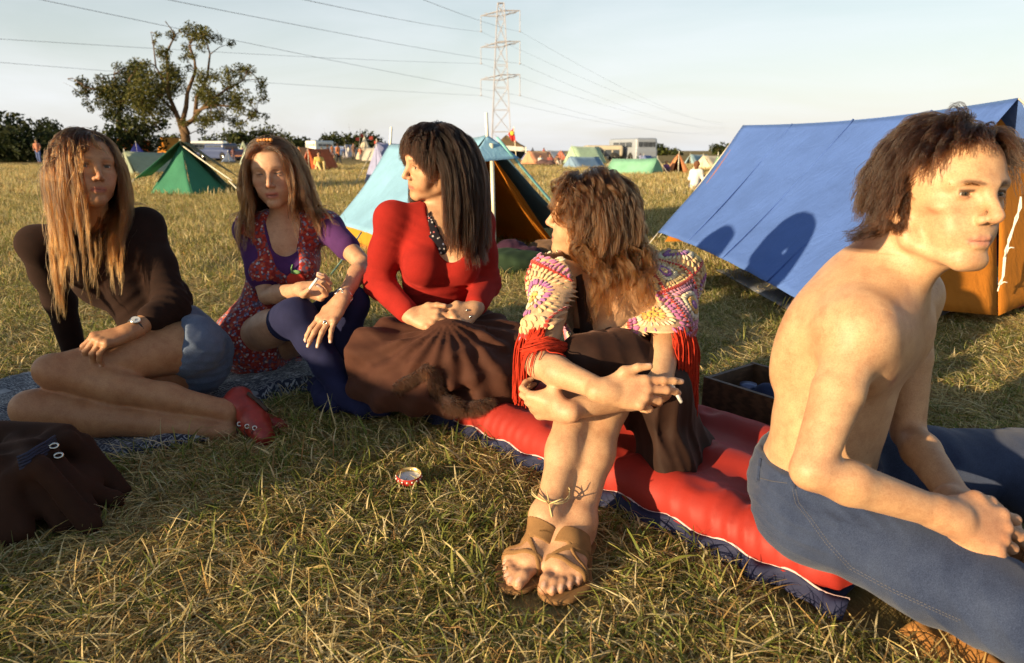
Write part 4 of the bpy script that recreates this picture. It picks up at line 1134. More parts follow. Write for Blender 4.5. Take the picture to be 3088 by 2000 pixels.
# the turquoise tent behind the two dark-haired women
def turquoise_tent():
    f, k = P(1470, 408, 5.36), P(1176, 437, 7.0)
    root = empty('turquoise_tent', (f[0], f[1], 0), 'turquoise ridge tent with open orange inner and white pole', 'tent')
    tq = canvas('turquoise_canvas', (.25, .47, .66), .12); org = canvas('inner_orange_canvas', (.66, .23, .02), .40)
    ax = unit((k - f) * V3(1, 1, 0)); left = V3(-ax[1], ax[0], 0)
    L0, L1 = f * V3(1, 1, 0) + left * .92 + V3(.05, .05, .20), k * V3(1, 1, 0) + left * .62 + V3(0, 0, .12)
    R0, R1 = f * V3(1, 1, 0) - left * .86 + V3(0, 0, .16), k * V3(1, 1, 0) - left * .7 + V3(0, 0, .12)
    hood = f - ax * .0
    panel('fly_slope', (k, f, L0, L1), tq, root, .045, 26, 20, .003, .006, 3, .02); panel('fly_slope', (f, k, R1, R0), canvas('turquoise_canvas_shaded', (.10, .20, .30), .05), root, .03, 26, 20, .003, .006, 4)  # shade of the right slope is put into a darker turquoise
    panel('front_hood', (f - ax * .0, f - ax * .001, f - left * .20 - V3(0, 0, .17) - ax * .14, f + left * .24 - V3(0, 0, .20) - ax * .14), tq, root, 0, 10, 8, .003, .003, 5)
    up = V3(0, 0, 1); i0, i1 = f + ax * .10 - up * .07, k - ax * .1 - up * .07
    il0, il1 = f * V3(1, 1, 0) + left * .80 + ax * .08, k * V3(1, 1, 0) + left * .55; ir0, ir1 = f * V3(1, 1, 0) - left * .74 + ax * .08, k * V3(1, 1, 0) - left * .6
    panel('inner_slope', (i1, i0, il0 + up * .01, il1 + up * .01), org, root, .02, 16, 14, .003, .004, 6); panel('inner_slope', (i0, i1, ir1 + up * .01, ir0 + up * .01), org, root, .02, 16, 14, .003, .004, 7)
    panel('inner_back', (i1, i1 + V3(.003, 0, 0), ir1, il1), org, root, 0, 8, 8, .003, .003, 8)
    # door flaps tied back to both sides
    a0 = i0 - ax * .05
    def flap(side, w):
        b = (il0 if side > 0 else ir0) + up * .01
        def fn(U, V):
            t = V[:, None]; e = a0 + (b - a0) * t
            inw = (-left * side)[None] * (.30 * w * np.sin(t * 2.6) * U[:, None]) + (-ax)[None] * (.10 * np.sin(t * 3.1) * U[:, None] + .02 * np.sin(U[:, None] * 14 + t * 5))
            return e + inw
        obj('door_flap', grid_mesh('door_flap', fn, 14, 20, .003), org, root)
    flap(1, .55); flap(-1, .42)
    mb = MB(); mb.tube([P(1492, 782, 5.3) * V3(1, 1, 0), f - ax * .06 - up * .06], .016, 8); mb.build('pole', POLE, root, True)
    for p, q in ((f, P(1466, 340, 5.36)), (k, P(1180, 383, 7.0))):
        mb = MB(); mb.tube([p - up * .03, q], .014, 6); mb.build('pole_tip', plain('white_pole_tip', (.78, .76, .68), .5), root, True)
    gl = f - left * .01; rope(root, f - ax * .14 - up * .02, R0 + V3(.0, -.05, 0), .011, plain('turquoise_tape', (.20, .50, .52), .8), 'edge_tape', 0)
    rope(root, L0 + V3(.1, 0, .0), P(1030, 790, 4.6) * V3(1, 1, 0), .005); rope(root, P(1090, 700, 4.9), P(980, 800, 4.4) * V3(1, 1, 0), .006, plain('green_rope', (.20, .34, .26), .9))
    # orange wall showing under the fly
    panel('inner_wall', (L0 + V3(.05, .04, .02), L1 + V3(.05, .1, .02), L1 * V3(1, 1, 0) + V3(.05, .1, 0), L0 * V3(1, 1, 0) + V3(.05, .04, 0)), canvas('yellow_orange_canvas', (.62, .30, .03), .2), root, 0, 14, 6, .003, .004, 9)
    return f, ax, left
TQ_F, TQ_AX, TQ_L = turquoise_tent()
# clothes lying in its mouth
def heap(name, label, cat, c, r3, col, seed, mat=None):
    s = Sdf(); r = np.random.default_rng(seed)
    for k in range(6):
        o = r.normal(size=3) * V3(*r3) * .45; o[2] = abs(o[2]) * .4; s.ell(V3(*c) + o, V3(*r3) * r.uniform(.45, .8), None, .06)
    s.rumple(16, .03, seed); s.plane(V3(c[0], c[1], .005), (0, 0, -1)); o = sdf_obj(name, s, .018, mat or cloth(name + '_cloth', col, .4, 300, .3, .9, .2, 8))
    tag(o, label, cat); return o
heap('jumper', 'dark purple jumper crumpled in the mouth of the turquoise tent', 'jumper', P(1545, 765, 4.95) * V3(1, 1, 0) + V3(0, 0, .09), (.13, .12, .09), (.035, .012, .028), 3)
heap('sleeping_bag', 'dark green sleeping bag bundled before the turquoise tent', 'sleeping bag', P(1590, 800, 4.6) * V3(1, 1, 0) + V3(0, 0, .08), (.22, .14, .08), (.018, .035, .018), 4)
heap('fur_rug', 'brown mottled fur rug on the right of the tent mouth', 'rug', P(1665, 750, 5.0) * V3(1, 1, 0) + V3(0, 0, .10), (.14, .10, .09), (.16, .09, .05), 5)

# the green tent on the left
def green_tent():
    f = P(545, 436, 13.6); root = empty('green_tent', (f[0], f[1], 0), 'dark green ridge tent with closed end standing below the oak', 'tent')
    gr = canvas('green_canvas', (.045, .19, .115), .08); up = V3(0, 0, 1)
    ax = unit(V3(-.35, 1, 0)); left = V3(-ax[1], ax[0], 0); k = f + ax * 2.0 - up * .05
    bl_, br_ = P(452, 582, 13.2), P(682, 572, 13.7); bl_[2] = br_[2] = .02
    lk, rk = bl_ + ax * 2.0, br_ + ax * 2.0
    mid = P(578, 585, 12.9); mid[2] = .02
    panel('door_panel', (f, f + V3(.003, 0, 0), mid, bl_), gr, root, 0, 12, 14, .004, .012, 2); panel('door_panel', (f + V3(.004, 0, 0), f + V3(.008, 0, 0), br_, mid + V3(.01, 0, 0)), gr, root, 0, 12, 14, .004, .012, 3)
    panel('inner_slope', (k, f, bl_, lk), gr, root, .02, 10, 8, .004, .008, 4); panel('inner_slope', (f, k, rk, br_), gr, root, .02, 10, 8, .004, .008, 5)
    lgt = canvas('light_green_canvas', (.13, .40, .24), .08)
    e0, e1 = P(405, 540, 13.0), P(405, 540, 13.0) + ax * 2.1
    panel('fly_slope', (k + up * .09 - ax * 0, f + up * .07 - left * .0 - ax * .12, e0, e1), lgt, root, .015, 12, 8, .004, .006, 6); panel('fly_slope', (f + up * .07 - ax * .12, k + up * .09, br_ + ax * 2.1 + V3(.25, 0, .18), br_ + V3(.38, 0, .22)), canvas('brown_green_canvas', (.09, .085, .04), .05), root, .015, 12, 8, .004, .006, 7)
    rope(root, f, P(700, 545, 12.4), .012); rope(root, e0, e0 * V3(1, 1, 0) - V3(.3, .1, 0), .008); rope(root, P(690, 545, 13.5), P(735, 562, 13.2) * V3(1, 1, 0), .012)
    rope(root, k + up * .1, k * V3(1, 1, 0) + ax * 1.0, .008)
    mb = MB(); mb.tube([f * V3(1, 1, 0) + ax * .05, f + up * .1], .015, 6); mb.build('pole', POLE, root, True)
green_tent()

# far tents: photograph position of the base, ridge height and width in pixels
def far_tent(name, label, px, py, hpx, wpx, col, seed, yaw=.3, door=None, fr_col=None, length=1.9):
    b = G(px, py); Y = b[1]; sc = Y * _c / FOCAL * 1.0
    h, half = hpx * sc, wpx * sc * .5
    f = V3(b[0], b[1], h); k = f + V3(math.sin(yaw), math.cos(yaw), 0) * length * max(1, h) - V3(0, 0, .04)
    return ridge_tent(name, label, f, k, half, col, seed=seed, group='tents across the field', door=door, fr_col=fr_col, detail=False, ropes=True)
far_tent('ridge_tent', 'royal blue ridge tent left of the green tent', 418, 497, 66, 84, (.045, .055, .30), 11, -.5)
far_tent('ridge_tent', 'pale grey-green ridge tent with open mouth in front of the blue ridge tent', 385, 532, 74, 96, (.36, .42, .30), 12, .5, True)
far_tent('bell_tent', 'small cream pointed tent behind the blue ridge tent', 452, 476, 52, 36, (.62, .56, .40), 13, .2)
far_tent('ridge_tent', 'bright orange ridge tent left of the oak trunk', 492, 480, 64, 48, (.62, .24, .03), 14, .2)
far_tent('frame_tent', 'orange frame tent with blue roof beside the long-haired head', 335, 480, 58, 74, (.55, .16, .03), 15, 1.2)
far_tent('ridge_tent', 'tiny white tent peak just left of the oak trunk', 522, 478, 48, 26, (.72, .70, .66), 16, .1)
far_tent('ridge_tent', 'pale green ridge tent behind the parked cars', 738, 474, 46, 38, (.50, .58, .42), 17, -.4)
far_tent('bell_tent', 'pale mint pyramid tent left of the purple-clad head', 741, 500, 44, 40, (.56, .66, .54), 18, .2)
far_tent('ridge_tent', 'red-orange ridge tent with open dark mouth right of the parted hair', 933, 516, 68, 64, (.56, .13, .05), 19, .2, True)
far_tent('ridge_tent', 'small orange tent behind the red-orange one', 902, 486, 42, 40, (.66, .28, .12), 20, .1)
far_tent('ridge_tent', 'peach ridge tent right of the thatched marquee', 1592, 496, 40, 66, (.70, .34, .20), 21, .8)
far_tent('ridge_tent', 'large pale green ridge tent left of the coach', 1722, 494, 52, 92, (.44, .60, .42), 22, 1.1)
far_tent('ridge_tent', 'small slate blue tent before the large pale green one', 1718, 508, 36, 66, (.22, .34, .50), 23, .9)
far_tent('ridge_tent', 'mint green ridge tent right of the coach', 1980, 528, 50, 78, (.24, .52, .36), 24, -.8)
far_tent('ridge_tent', 'orange ridge tent with open dark mouth right of the mint one', 2044, 526, 62, 72, (.66, .27, .12), 25, .2, True)
far_tent('ridge_tent', 'cream ridge tent beside the edge of the big blue tent', 2118, 512, 42, 74, (.72, .62, .46), 26, .9)
far_tent('ridge_tent', 'green tent half hidden by the edge of the big blue tent', 2160, 545, 76, 60, (.16, .36, .22), 27, .3)
far_tent('ridge_tent', 'grey-blue tent behind the small gear heap', 1650, 480, 26, 60, (.30, .34, .42), 28, 1.0)
far_tent('ridge_tent', 'lilac tent peak just behind the turquoise tent', 1142, 560, 128, 110, (.34, .36, .58), 29, .5)
far_tent('ridge_tent', 'little white and blue tent left of the wigwam', 1042, 475, 38, 18, (.60, .58, .62), 30, .2)
for k, (x, y, h, w, c, lab) in enumerate([(576, 482, 34, 34, (.60, .20, .08), 'small orange tent between the oak trunk and the cream car'), (690, 490, 30, 40, (.20, .26, .40), 'low grey-blue tent before the dark blue saloon'), (786, 484, 34, 34, (.62, .58, .48), 'cream tent left of the parted brown hair'),
        (868, 482, 34, 40, (.30, .42, .30), 'sage tent behind the small orange tent'), (1010, 472, 24, 30, (.56, .50, .44), 'low beige tent between the walkers'), (1150, 486, 40, 44, (.50, .46, .40), 'beige tent right of the wigwam'), (1615, 484, 26, 40, (.24, .30, .52), 'blue tent behind the peach tent'),
        (1692, 484, 30, 40, (.50, .18, .12), 'brick red tent left of the pale green one'), (1940, 498, 30, 44, (.18, .24, .48), 'deep blue tent between the minibus and mint tent'), (2080, 496, 30, 40, (.30, .44, .50), 'grey-blue tent above the orange open tent'), (300, 486, 34, 44, (.44, .40, .46), 'lilac-grey tent beside the orange frame tent')]):
    far_tent('ridge_tent', lab, x, y, h, w, c, 300 + k, (k % 5 - 2) * .4, True if k % 3 == 0 else None)
# wigwam and marquee
def wigwam():
    b = G(1102, 481); sc = b[1] * _c / FOCAL; h = 66 * sc; r = 30 * sc
    root = empty('wigwam', b, 'cream canvas wigwam with poles and red bunting', 'tent'); cv = canvas('wigwam_canvas', (.60, .50, .36), .1)
    n = 9
    for i in range(n):
        a0, a1 = 6.283 * i / n, 6.283 * (i + 1) / n
        p0, p1 = b + V3(math.cos(a0) * r, math.sin(a0) * r, .02), b + V3(math.cos(a1) * r, math.sin(a1) * r, .02); t = b + V3(0, 0, h)
        panel('canvas_gore', (t, t + V3(.004, 0, 0), p1, p0), cv, root, 0, 5, 6, .006, .01, 40 + i)
        mb = MB(); d = t - p0; mb.tube([p0, t + d * .14], .03, 5); mb.build('pole', POLE, root)
    fl = cloth('bunting_red', (.45, .08, .06), .2, 200, .2)
    for dx, dz, w in ((-.55, .1, .45), (-.25, .45, .35), (.3, .2, .4), (.6, -.2, .4)):
        q = b + V3(dx * r * 1.6, 0, h * .92 + dz * r); panel('flag', (q, q + V3(w * r, 0, .02), q + V3(w * r, .05, -.35 * r), q + V3(0, 0, -.3 * r)), fl, root, 0, 5, 5, .006, .02, 3)
    mb = MB(); mb.tube([b + V3(-r * .7, 0, 0), b + V3(-r * .35, 0, h * 1.35)], .03, 5); mb.build('flag_pole', POLE, root)
wigwam()
def marquee():
    b = G(1540, 472); Y = min(b[1], 75); b = P(1540, 472, 70) * V3(1, 1, 0); sc = 70 * _c / FOCAL
    root = empty('marquee', b, 'brown cone-roofed marquee with white band below the red flag', 'tent')
    rf = canvas('marquee_roof', (.16, .11, .06), .0); hw = 46 * sc; z0 = .82 + (454 - 438) * sc; z1 = .82 + (454 - 408) * sc; ap = V3(b[0] - 14 * sc, b[1] + hw, z1)
    cs = [b + V3(-hw, 0, z0), b + V3(hw, 0, z0 - .2), b + V3(hw, 2 * hw, z0 - .2), b + V3(-hw, 2 * hw, z0)]
    for i in range(4): panel('roof_panel', (ap, ap + V3(.01, 0, 0), cs[(i + 1) % 4], cs[i]), rf, root, .05, 8, 8, .01, .03, i)
    for i in range(4): panel('valance', (cs[i], cs[(i + 1) % 4], cs[(i + 1) % 4] - V3(0, 0, .45), cs[i] - V3(0, 0, .45)), canvas('valance_white', (.70, .68, .64), .1), root, 0, 8, 4, .01, .02, 9 + i)
    for i in range(4):
        mb = MB(); mb.tube([cs[i] * V3(1, 1, 0), cs[i]], .05, 6); mb.build('post', POLE, root)
    for i in (2, 3): panel('side_wall', (cs[i], cs[(i + 1) % 4], cs[(i + 1) % 4] * V3(1, 1, 0), cs[i] * V3(1, 1, 0)), canvas('marquee_wall', (.10, .09, .11), 0), root, 0, 6, 5, .01, .02, 20 + i)
    f = empty('red_flag', b, 'red flag with a small yellow emblem flying over the marquee', 'flag')
    fp = P(1557, 470, 64); top = P(1549, 386, 64)
    mb = MB(); mb.tube([fp * V3(1, 1, 0), top + V3(0, 0, .1)], .035, 6); mb.build('pole', POLE, f)
    a, c_, d_ = top, P(1556, 432, 64), P(1532, 404, 64)
    panel('banner', (d_, a, c_, P(1543, 425, 64)), cloth('flag_red', (.46, .03, .03), .2, 200, .2), f, 0, 10, 10, .01, .06, 3)
    mb = MB(); em = P(1544, 402, 63.9); mb.ball(em, (.17, .03, .2), 10); mb.build('emblem', plain('flag_yellow', (.75, .50, .05), .8), f, True)
marquee()

# ------------------------------------------------------------------ vehicles
GLASS = plain('vehicle_glass', (.05, .06, .075), .12, 0, .1, 25, .0, .8)
TYRE = plain('tyre', (.02, .02, .02), .85)
CHROME = plain('chrome', (.6, .6, .6), .2, 1)
def car(name, label, px, py, Y, yaw, col, L_=4.2, H_=1.42, W_=1.6, van=False):
    b = P(px, py, Y) * V3(1, 1, 0); root = empty(name, b, label, 'van' if van else 'car', 'vehicles parked on the field')
    root.rotation_euler = (0, 0, yaw)
    paint = plain('paint_%02x%02x%02x' % tuple(int(c * 255) for c in col), col, .3, 0, .06, 3, 0, .5, .4)
    def put(mb, n, m, sm=False, par=None):
        o = mb.build(n, m, None, sm); o.parent = par or root; return o
    s = Sdf(); up = .62 * H_ if not van else H_ * .55
    s.rbox((0, 0, up * .62), (L_ * .5, W_ * .5, up * .42), None, .12, .02)
    if van: s.rbox((-.1, 0, H_ * .62), (L_ * .47, W_ * .49, H_ * .38), None, .16, .04)
    else:
        s.rbox((-.15, 0, H_ * .70), (L_ * .29, W_ * .44, H_ * .26), None, .16, .25)
    for x in (-L_ * .31, L_ * .31):
        for y in (-1, 1): s.cone((x, y * W_ * .35, .3), (x, y * W_ * .6, .3), .36, .36, .02, 's')
    V, Q = surf(s, .05); o = obj('body', mesh_np('body', V, Q), paint, None); o.parent = root
    zc = H_ * .74; gx = L_ * .25
    for y in (-1, 1):
        for x0, x1 in (((-gx - .1, -.18), (-.10, gx - .25)) if not van else ((-1.5, -.7), (-.6, .2), (.3, 1.1))):
            mb = MB(); yy = y * (W_ * .44 if not van else W_ * .492); mb.box((x0, min(yy, yy + y * .012), zc - .16), (x1, max(yy, yy + y * .012), zc + .15)); put(mb, 'side_window', GLASS)
    for x, s_ in ((gx + .18, 1), (-gx - .42, -1)):
        mb = MB(); xx = x if not van else s_ * (L_ * .47) - .1; mb.box((xx, -W_ * .38, zc - .15), (xx + .05, W_ * .38, zc + .16)); put(mb, 'windscreen', GLASS)
    for x in (-L_ * .31, L_ * .31):
        for y in (-1, 1):
            w = MB(); w.lathe([(.12, -.09), (.30, -.09), (.32, -.05), (.32, .05), (.30, .09), (.12, .09)], (x, y * W_ * .45, .32), 16, lambda v: V3(v[0], v[2], v[1])); wo = put(w, 'wheel', TYRE, True)
            h = MB(); h.lathe([(.0, .0), (.14, .0), (.16, -.02)], (x, y * (W_ * .45 + .10), .32), 14, lambda v: V3(v[0], v[2] * y, v[1])); put(h, 'hub_cap', CHROME, True, wo)
    for y in (-1, 1):
        mb = MB(); mb.ball((L_ * .5 - .03, y * W_ * .34, up * .72), (.06, .1, .1), 8); put(mb, 'headlight', CHROME, True)
    mb = MB(); mb.box((L_ * .5 - .02, -W_ * .47, .34), (L_ * .5 + .06, W_ * .47, .46)); put(mb, 'bumper', CHROME)
    mb = MB(); mb.box((-L_ * .5 - .06, -W_ * .47, .34), (-L_ * .5 + .02, W_ * .47, .46)); put(mb, 'bumper', CHROME)
    return root
car('estate_car', 'cream estate car parked right of the oak trunk', 612, 478, 62, .3, (.60, .55, .46), 4.3, 1.5)
car('saloon_car', 'dark blue saloon beside the cream estate car', 666, 480, 58, 2.6, (.05, .07, .16))
car('white_van', 'white van parked behind the cream estate car', 637, 466, 92, .1, (.70, .70, .68), 4.4, 2.0, 1.8, True)
car('saloon_car', 'blue saloon, left of two parked beyond the walkers', 985, 468, 95, .2, (.12, .18, .34))
car('saloon_car', 'blue saloon, right of two parked beyond the walkers', 1020, 467, 98, 2.9, (.14, .20, .38))
car('white_van', 'pale van glimpsed behind the brown parted hair', 968, 470, 90, 1.2, (.55, .57, .55), 4.0, 2.0, 1.7, True)
def coach():
    Yc = 46.0; b = P(1815, 496, Yc) * V3(1, 1, 0); sc = Yc * _c / FOCAL
    root = empty('coach', b, 'old cream coach with windows parked behind the curly brown head', 'coach', 'vehicles parked on the field')
    x0, x1 = P(1766, 470, Yc)[0], P(1880, 470, Yc)[0]; z1 = .82 + 11 * sc + .02; L_ = x1 - x0
    cream = plain('coach_paint', (.46, .40, .30), .35, 0, .1, 2, .02, .4)
    s = Sdf(); s.rbox(((x0 + x1) / 2, Yc + 1.1, (z1 + .4) / 2 + .05), (L_ / 2, 1.1, (z1 - .35) / 2), None, .16, .02)
    V, Q = surf(s, .06); obj('body', mesh_np('body', V, Q), cream, root)
    for i in range(4):
        xa = x0 + .22 + i * (L_ - .4) / 4; mb = MB(); mb.box((xa, Yc - .02, z1 - .62), (xa + (L_ - .4) / 4 - .10, Yc + .0, z1 - .22)); w = mb.build('window', GLASS, root)
        fr = MB()
        for a, b_ in (((xa - .03, z1 - .65), (xa + (L_ - .4) / 4 - .07, z1 - .62)), ((xa - .03, z1 - .22), (xa + (L_ - .4) / 4 - .07, z1 - .19))): fr.box((a[0], Yc - .035, a[1]), (b_[0], Yc - .003, b_[1]))
        fr.build('frame', plain('window_frame', (.30, .28, .24), .5), w)
    for i in range(1): pass
    for x in (x0 + .5, x1 - .6):
        w = MB(); w.lathe([(.1, -.1), (.32, -.1), (.35, -.05), (.35, .05), (.32, .1), (.1, .1)], (x, Yc + .05, .36), 16, lambda v: V3(v[0], v[2], v[1])); w.build('wheel', TYRE, root, True)
    mb = MB(); mb.box((x0 + .1, Yc + .1, z1 + .002), (x1 - .1, Yc + 2.0, z1 + .05)); mb.build('roof_rack', plain('roof_rack', (.3, .3, .3), .5), root)
    c2 = car('minibus', 'pale blue-grey minibus at the right end of the cream coach', 1902, 496, 47.5, 1.9, (.26, .29, .34), 4.2, 1.6, 1.6, True)
coach()

# ------------------------------------------------------------------ far people
def far_person(label, px, py, hpx, top, trousers, pose='stand', seed=0, facing=-1.57, skin=(.45, .26, .16), hair=(.05, .03, .02), group='people across the field'):
    b = G(px, py); sc = b[1] * _c / FOCAL; Hh = hpx * sc
    root = empty('person', b, label, 'person', group); r = np.random.default_rng(seed)
    ca, sa = math.cos(facing), math.sin(facing); f = V3(ca, sa, 0); l = V3(-sa, ca, 0); up = V3(0, 0, 1)
    B = Sdf(); u = Hh / 1.7 if pose == 'stand' else Hh / .86
    if pose == 'stand':
        st = r.uniform(.06, .16); pel = b + up * .92 * u
        legs = [(pel + l * s * .09 * u, pel * .5 + b * .5 + l * s * .09 * u + f * s * st * .6 * u + f * .03, b + l * s * .1 * u + f * s * st * 1.4 * u + up * .05) for s in (-1, 1)]
    else:
        pel = b + up * .14 * u
        legs = [(pel + l * s * .1 * u, pel + f * .38 * u + l * s * .16 * u + up * .30 * u, b + f * .62 * u + l * s * .08 * u + up * .05) for s in (-1, 1)]
    sh = pel + up * .50 * u + f * (.0 if pose == 'stand' else .12) * u
    T = Sdf(); T.cone(pel, sh - up * .08 * u, .13 * u, .15 * u, .05); T.cone(sh - l * .15 * u, sh + l * .15 * u, .06 * u, .06 * u, .08)
    hands = []
    for s in (-1, 1):
        e = sh + l * s * .24 * u - up * .26 * u + f * r.uniform(-.05, .12) * u; w = e - up * .18 * u + f * r.uniform(.08, .25) * u - l * s * .05
        T.cone(sh + l * s * .17 * u, e, .05 * u, .042 * u, .04); B.cone(e, w, .036 * u, .03 * u, .02); B.cone(w, w + f * .06 * u - up * .06 * u, .035 * u, .022 * u, .02)
    hd = sh + up * .22 * u + f * .02 * u
    B.cone(sh, hd, .05 * u, .05 * u, .03); B.ell(hd + up * .02 * u, V3(.085, .095, .115) * u, None, .02); B.ell(hd + f * .09 * u, V3(.02, .02, .02) * u, None, .02)
    for h_, k_, a_ in legs: B.cone(a_, a_ + f * .14 * u, .04 * u, .03 * u, .02)
    L_ = Sdf()
    for h_, k_, a_ in legs: L_.cone(h_, k_, .09 * u, .065 * u, .05); L_.cone(k_, a_, .065 * u, .05 * u, .04)
    B.ops = B.ops + T.ops[:0]
    hs = .022 if b[1] > 14 else .014
    cm = lambda c: cloth('far_cloth_%02x%02x%02x' % tuple(int(v * 255) for v in c), c, .3, 200, .2)
    Bx = B.copy(); Bx.cone(pel, sh, .1 * u, .1 * u, .05); [Bx.cone(h_, a_, .05 * u, .04 * u, .04) for h_, k_, a_ in legs[:0]]
    for h_, k_, a_ in legs: Bx.cone(h_, k_, .07 * u, .05 * u, .05); Bx.cone(k_, a_, .05 * u, .04 * u, .04)
    sdf_obj('body', Bx, hs, SKIN, root, (), lambda V: np.tile(np.float32(skin), (len(V), 1)))
    T.rumple(14, .01, seed); sdf_obj('top', T.grow(.004), hs, cm(top), root); sdf_obj('trousers', L_.grow(.006), hs, cm(trousers), root)
    Hs = Sdf(); Hs.ell(hd + up * .045 * u - f * .02 * u, V3(.10, .105, .10) * u, None, .02); Hs.cone(hd - f * .06 * u, hd - f * .07 * u - up * .14 * u, .07 * u, .05 * u, .04); Hs.ell(hd + f * .10 * u - up * .02 * u, V3(.06, .07, .09) * u, None, .02, 's'); Hs.rumple(40, .01, seed)
    sdf_obj('hair', Hs, hs, cm(hair), root)
far_person('seated person in white shirt seen from behind beside the big blue tent', 2092, 575, 76, (.72, .70, .66), (.10, .12, .20), 'sit', 1, .9, hair=(.14, .06, .03))
far_person('seated person in yellow dress by the red-orange tent', 962, 518, 52, (.66, .44, .12), (.62, .46, .20), 'sit', 2, -1.0, hair=(.05, .025, .015))
far_person('walker in dark top and pale trousers right of the red-orange tent', 991, 492, 52, (.08, .07, .09), (.55, .52, .48), 'stand', 3, .2)
far_person('walker in orange top and black trousers, left of the wigwam', 1022, 498, 60, (.58, .20, .08), (.03, .03, .04), 'stand', 4, 2.6)
far_person('walker in dark brown standing just left of the wigwam', 1068, 484, 48, (.18, .11, .08), (.20, .15, .11), 'stand', 5, -1.2)
far_person('person in orange standing right of the blue saloons\' left end', 1003, 476, 36, (.60, .22, .10), (.25, .12, .10), 'stand', 6, -.6)
far_person('person in blue near the parked saloons', 1040, 480, 34, (.15, .20, .40), (.20, .18, .22), 'stand', 7, 3.0)
far_person('person in tan robe standing behind the parked cars', 700, 478, 44, (.36, .20, .09), (.30, .18, .09), 'stand', 8, -1.5)
far_person('person in white and orange in front of the pale green tent', 734, 480, 36, (.70, .50, .34), (.50, .30, .18), 'stand', 9, -1.5)
far_person('person in white sitting at the gear heap beside the peach tent', 1628, 500, 28, (.70, .66, .60), (.16, .10, .10), 'sit', 10, -1.2)
far_person('person in dark red sitting at the gear heap beside the peach tent', 1660, 502, 32, (.25, .08, .07), (.14, .10, .12), 'sit', 11, -2.0)
far_person('person in brown with pale trousers behind the gear heap', 1678, 500, 28, (.20, .14, .10), (.48, .42, .36), 'sit', 12, -1.0)
far_person('person in purple sitting left of the orange tent mouth', 2006, 526, 34, (.24, .10, .24), (.20, .12, .14), 'sit', 13, -1.4)
far_person('person in orange half hidden by the long-haired head', 120, 492, 66, (.50, .20, .12), (.10, .14, .30), 'stand', 14, -1.2)
heap('white_bag', 'white bundle lying in the mouth of the pale grey-green tent', 'bag', G(408, 522) + V3(0, 0, .14), (.32, .2, .16), (.72, .70, .66), 8, cloth('white_bundle', (.72, .70, .66), .2, 200, .2))
heap('rucksack', 'dark bundle of camping gear beside the peach tent', 'rucksack', G(1645, 503) + V3(0, 0, .15), (.4, .25, .18), (.10, .06, .06), 9)

more = [(772, 482, 36, (.10, .12, .22), (.10, .09, .10), 'dark-jacketed figure left of the parted brown hair'), (884, 484, 34, (.55, .20, .14), (.16, .16, .24), 'figure in red behind the red-orange tent'), (1052, 476, 34, (.60, .56, .50), (.18, .18, .26), 'figure in white shirt by the blue saloons'),
        (1088, 486, 40, (.50, .18, .12), (.14, .12, .12), 'figure in red beside the wigwam'), (1128, 478, 36, (.20, .22, .30), (.10, .10, .14), 'figure in grey right of the wigwam'), (972, 478, 32, (.64, .60, .30), (.22, .14, .10), 'figure in yellow before the pale van'),
        (1606, 478, 30, (.56, .50, .46), (.12, .12, .20), 'pale figure standing beyond the peach tent'), (1640, 480, 32, (.44, .12, .10), (.14, .12, .14), 'figure in red standing beyond the peach tent'), (1930, 500, 34, (.22, .24, .40), (.16, .14, .16), 'figure in blue between coach and mint tent'),
        (560, 482, 36, (.50, .44, .36), (.16, .14, .18), 'pale figure beside the cream estate car'), (706, 486, 38, (.20, .10, .10), (.12, .10, .14), 'dark figure right of the dark blue saloon'), (755, 476, 32, (.62, .34, .18), (.20, .16, .16), 'figure in orange by the pale green tent')]
for k, (x, y, h, c, t_, lab) in enumerate(more): far_person(lab, x, y, h, c, t_, 'stand', 60 + k, -1.5 + k)
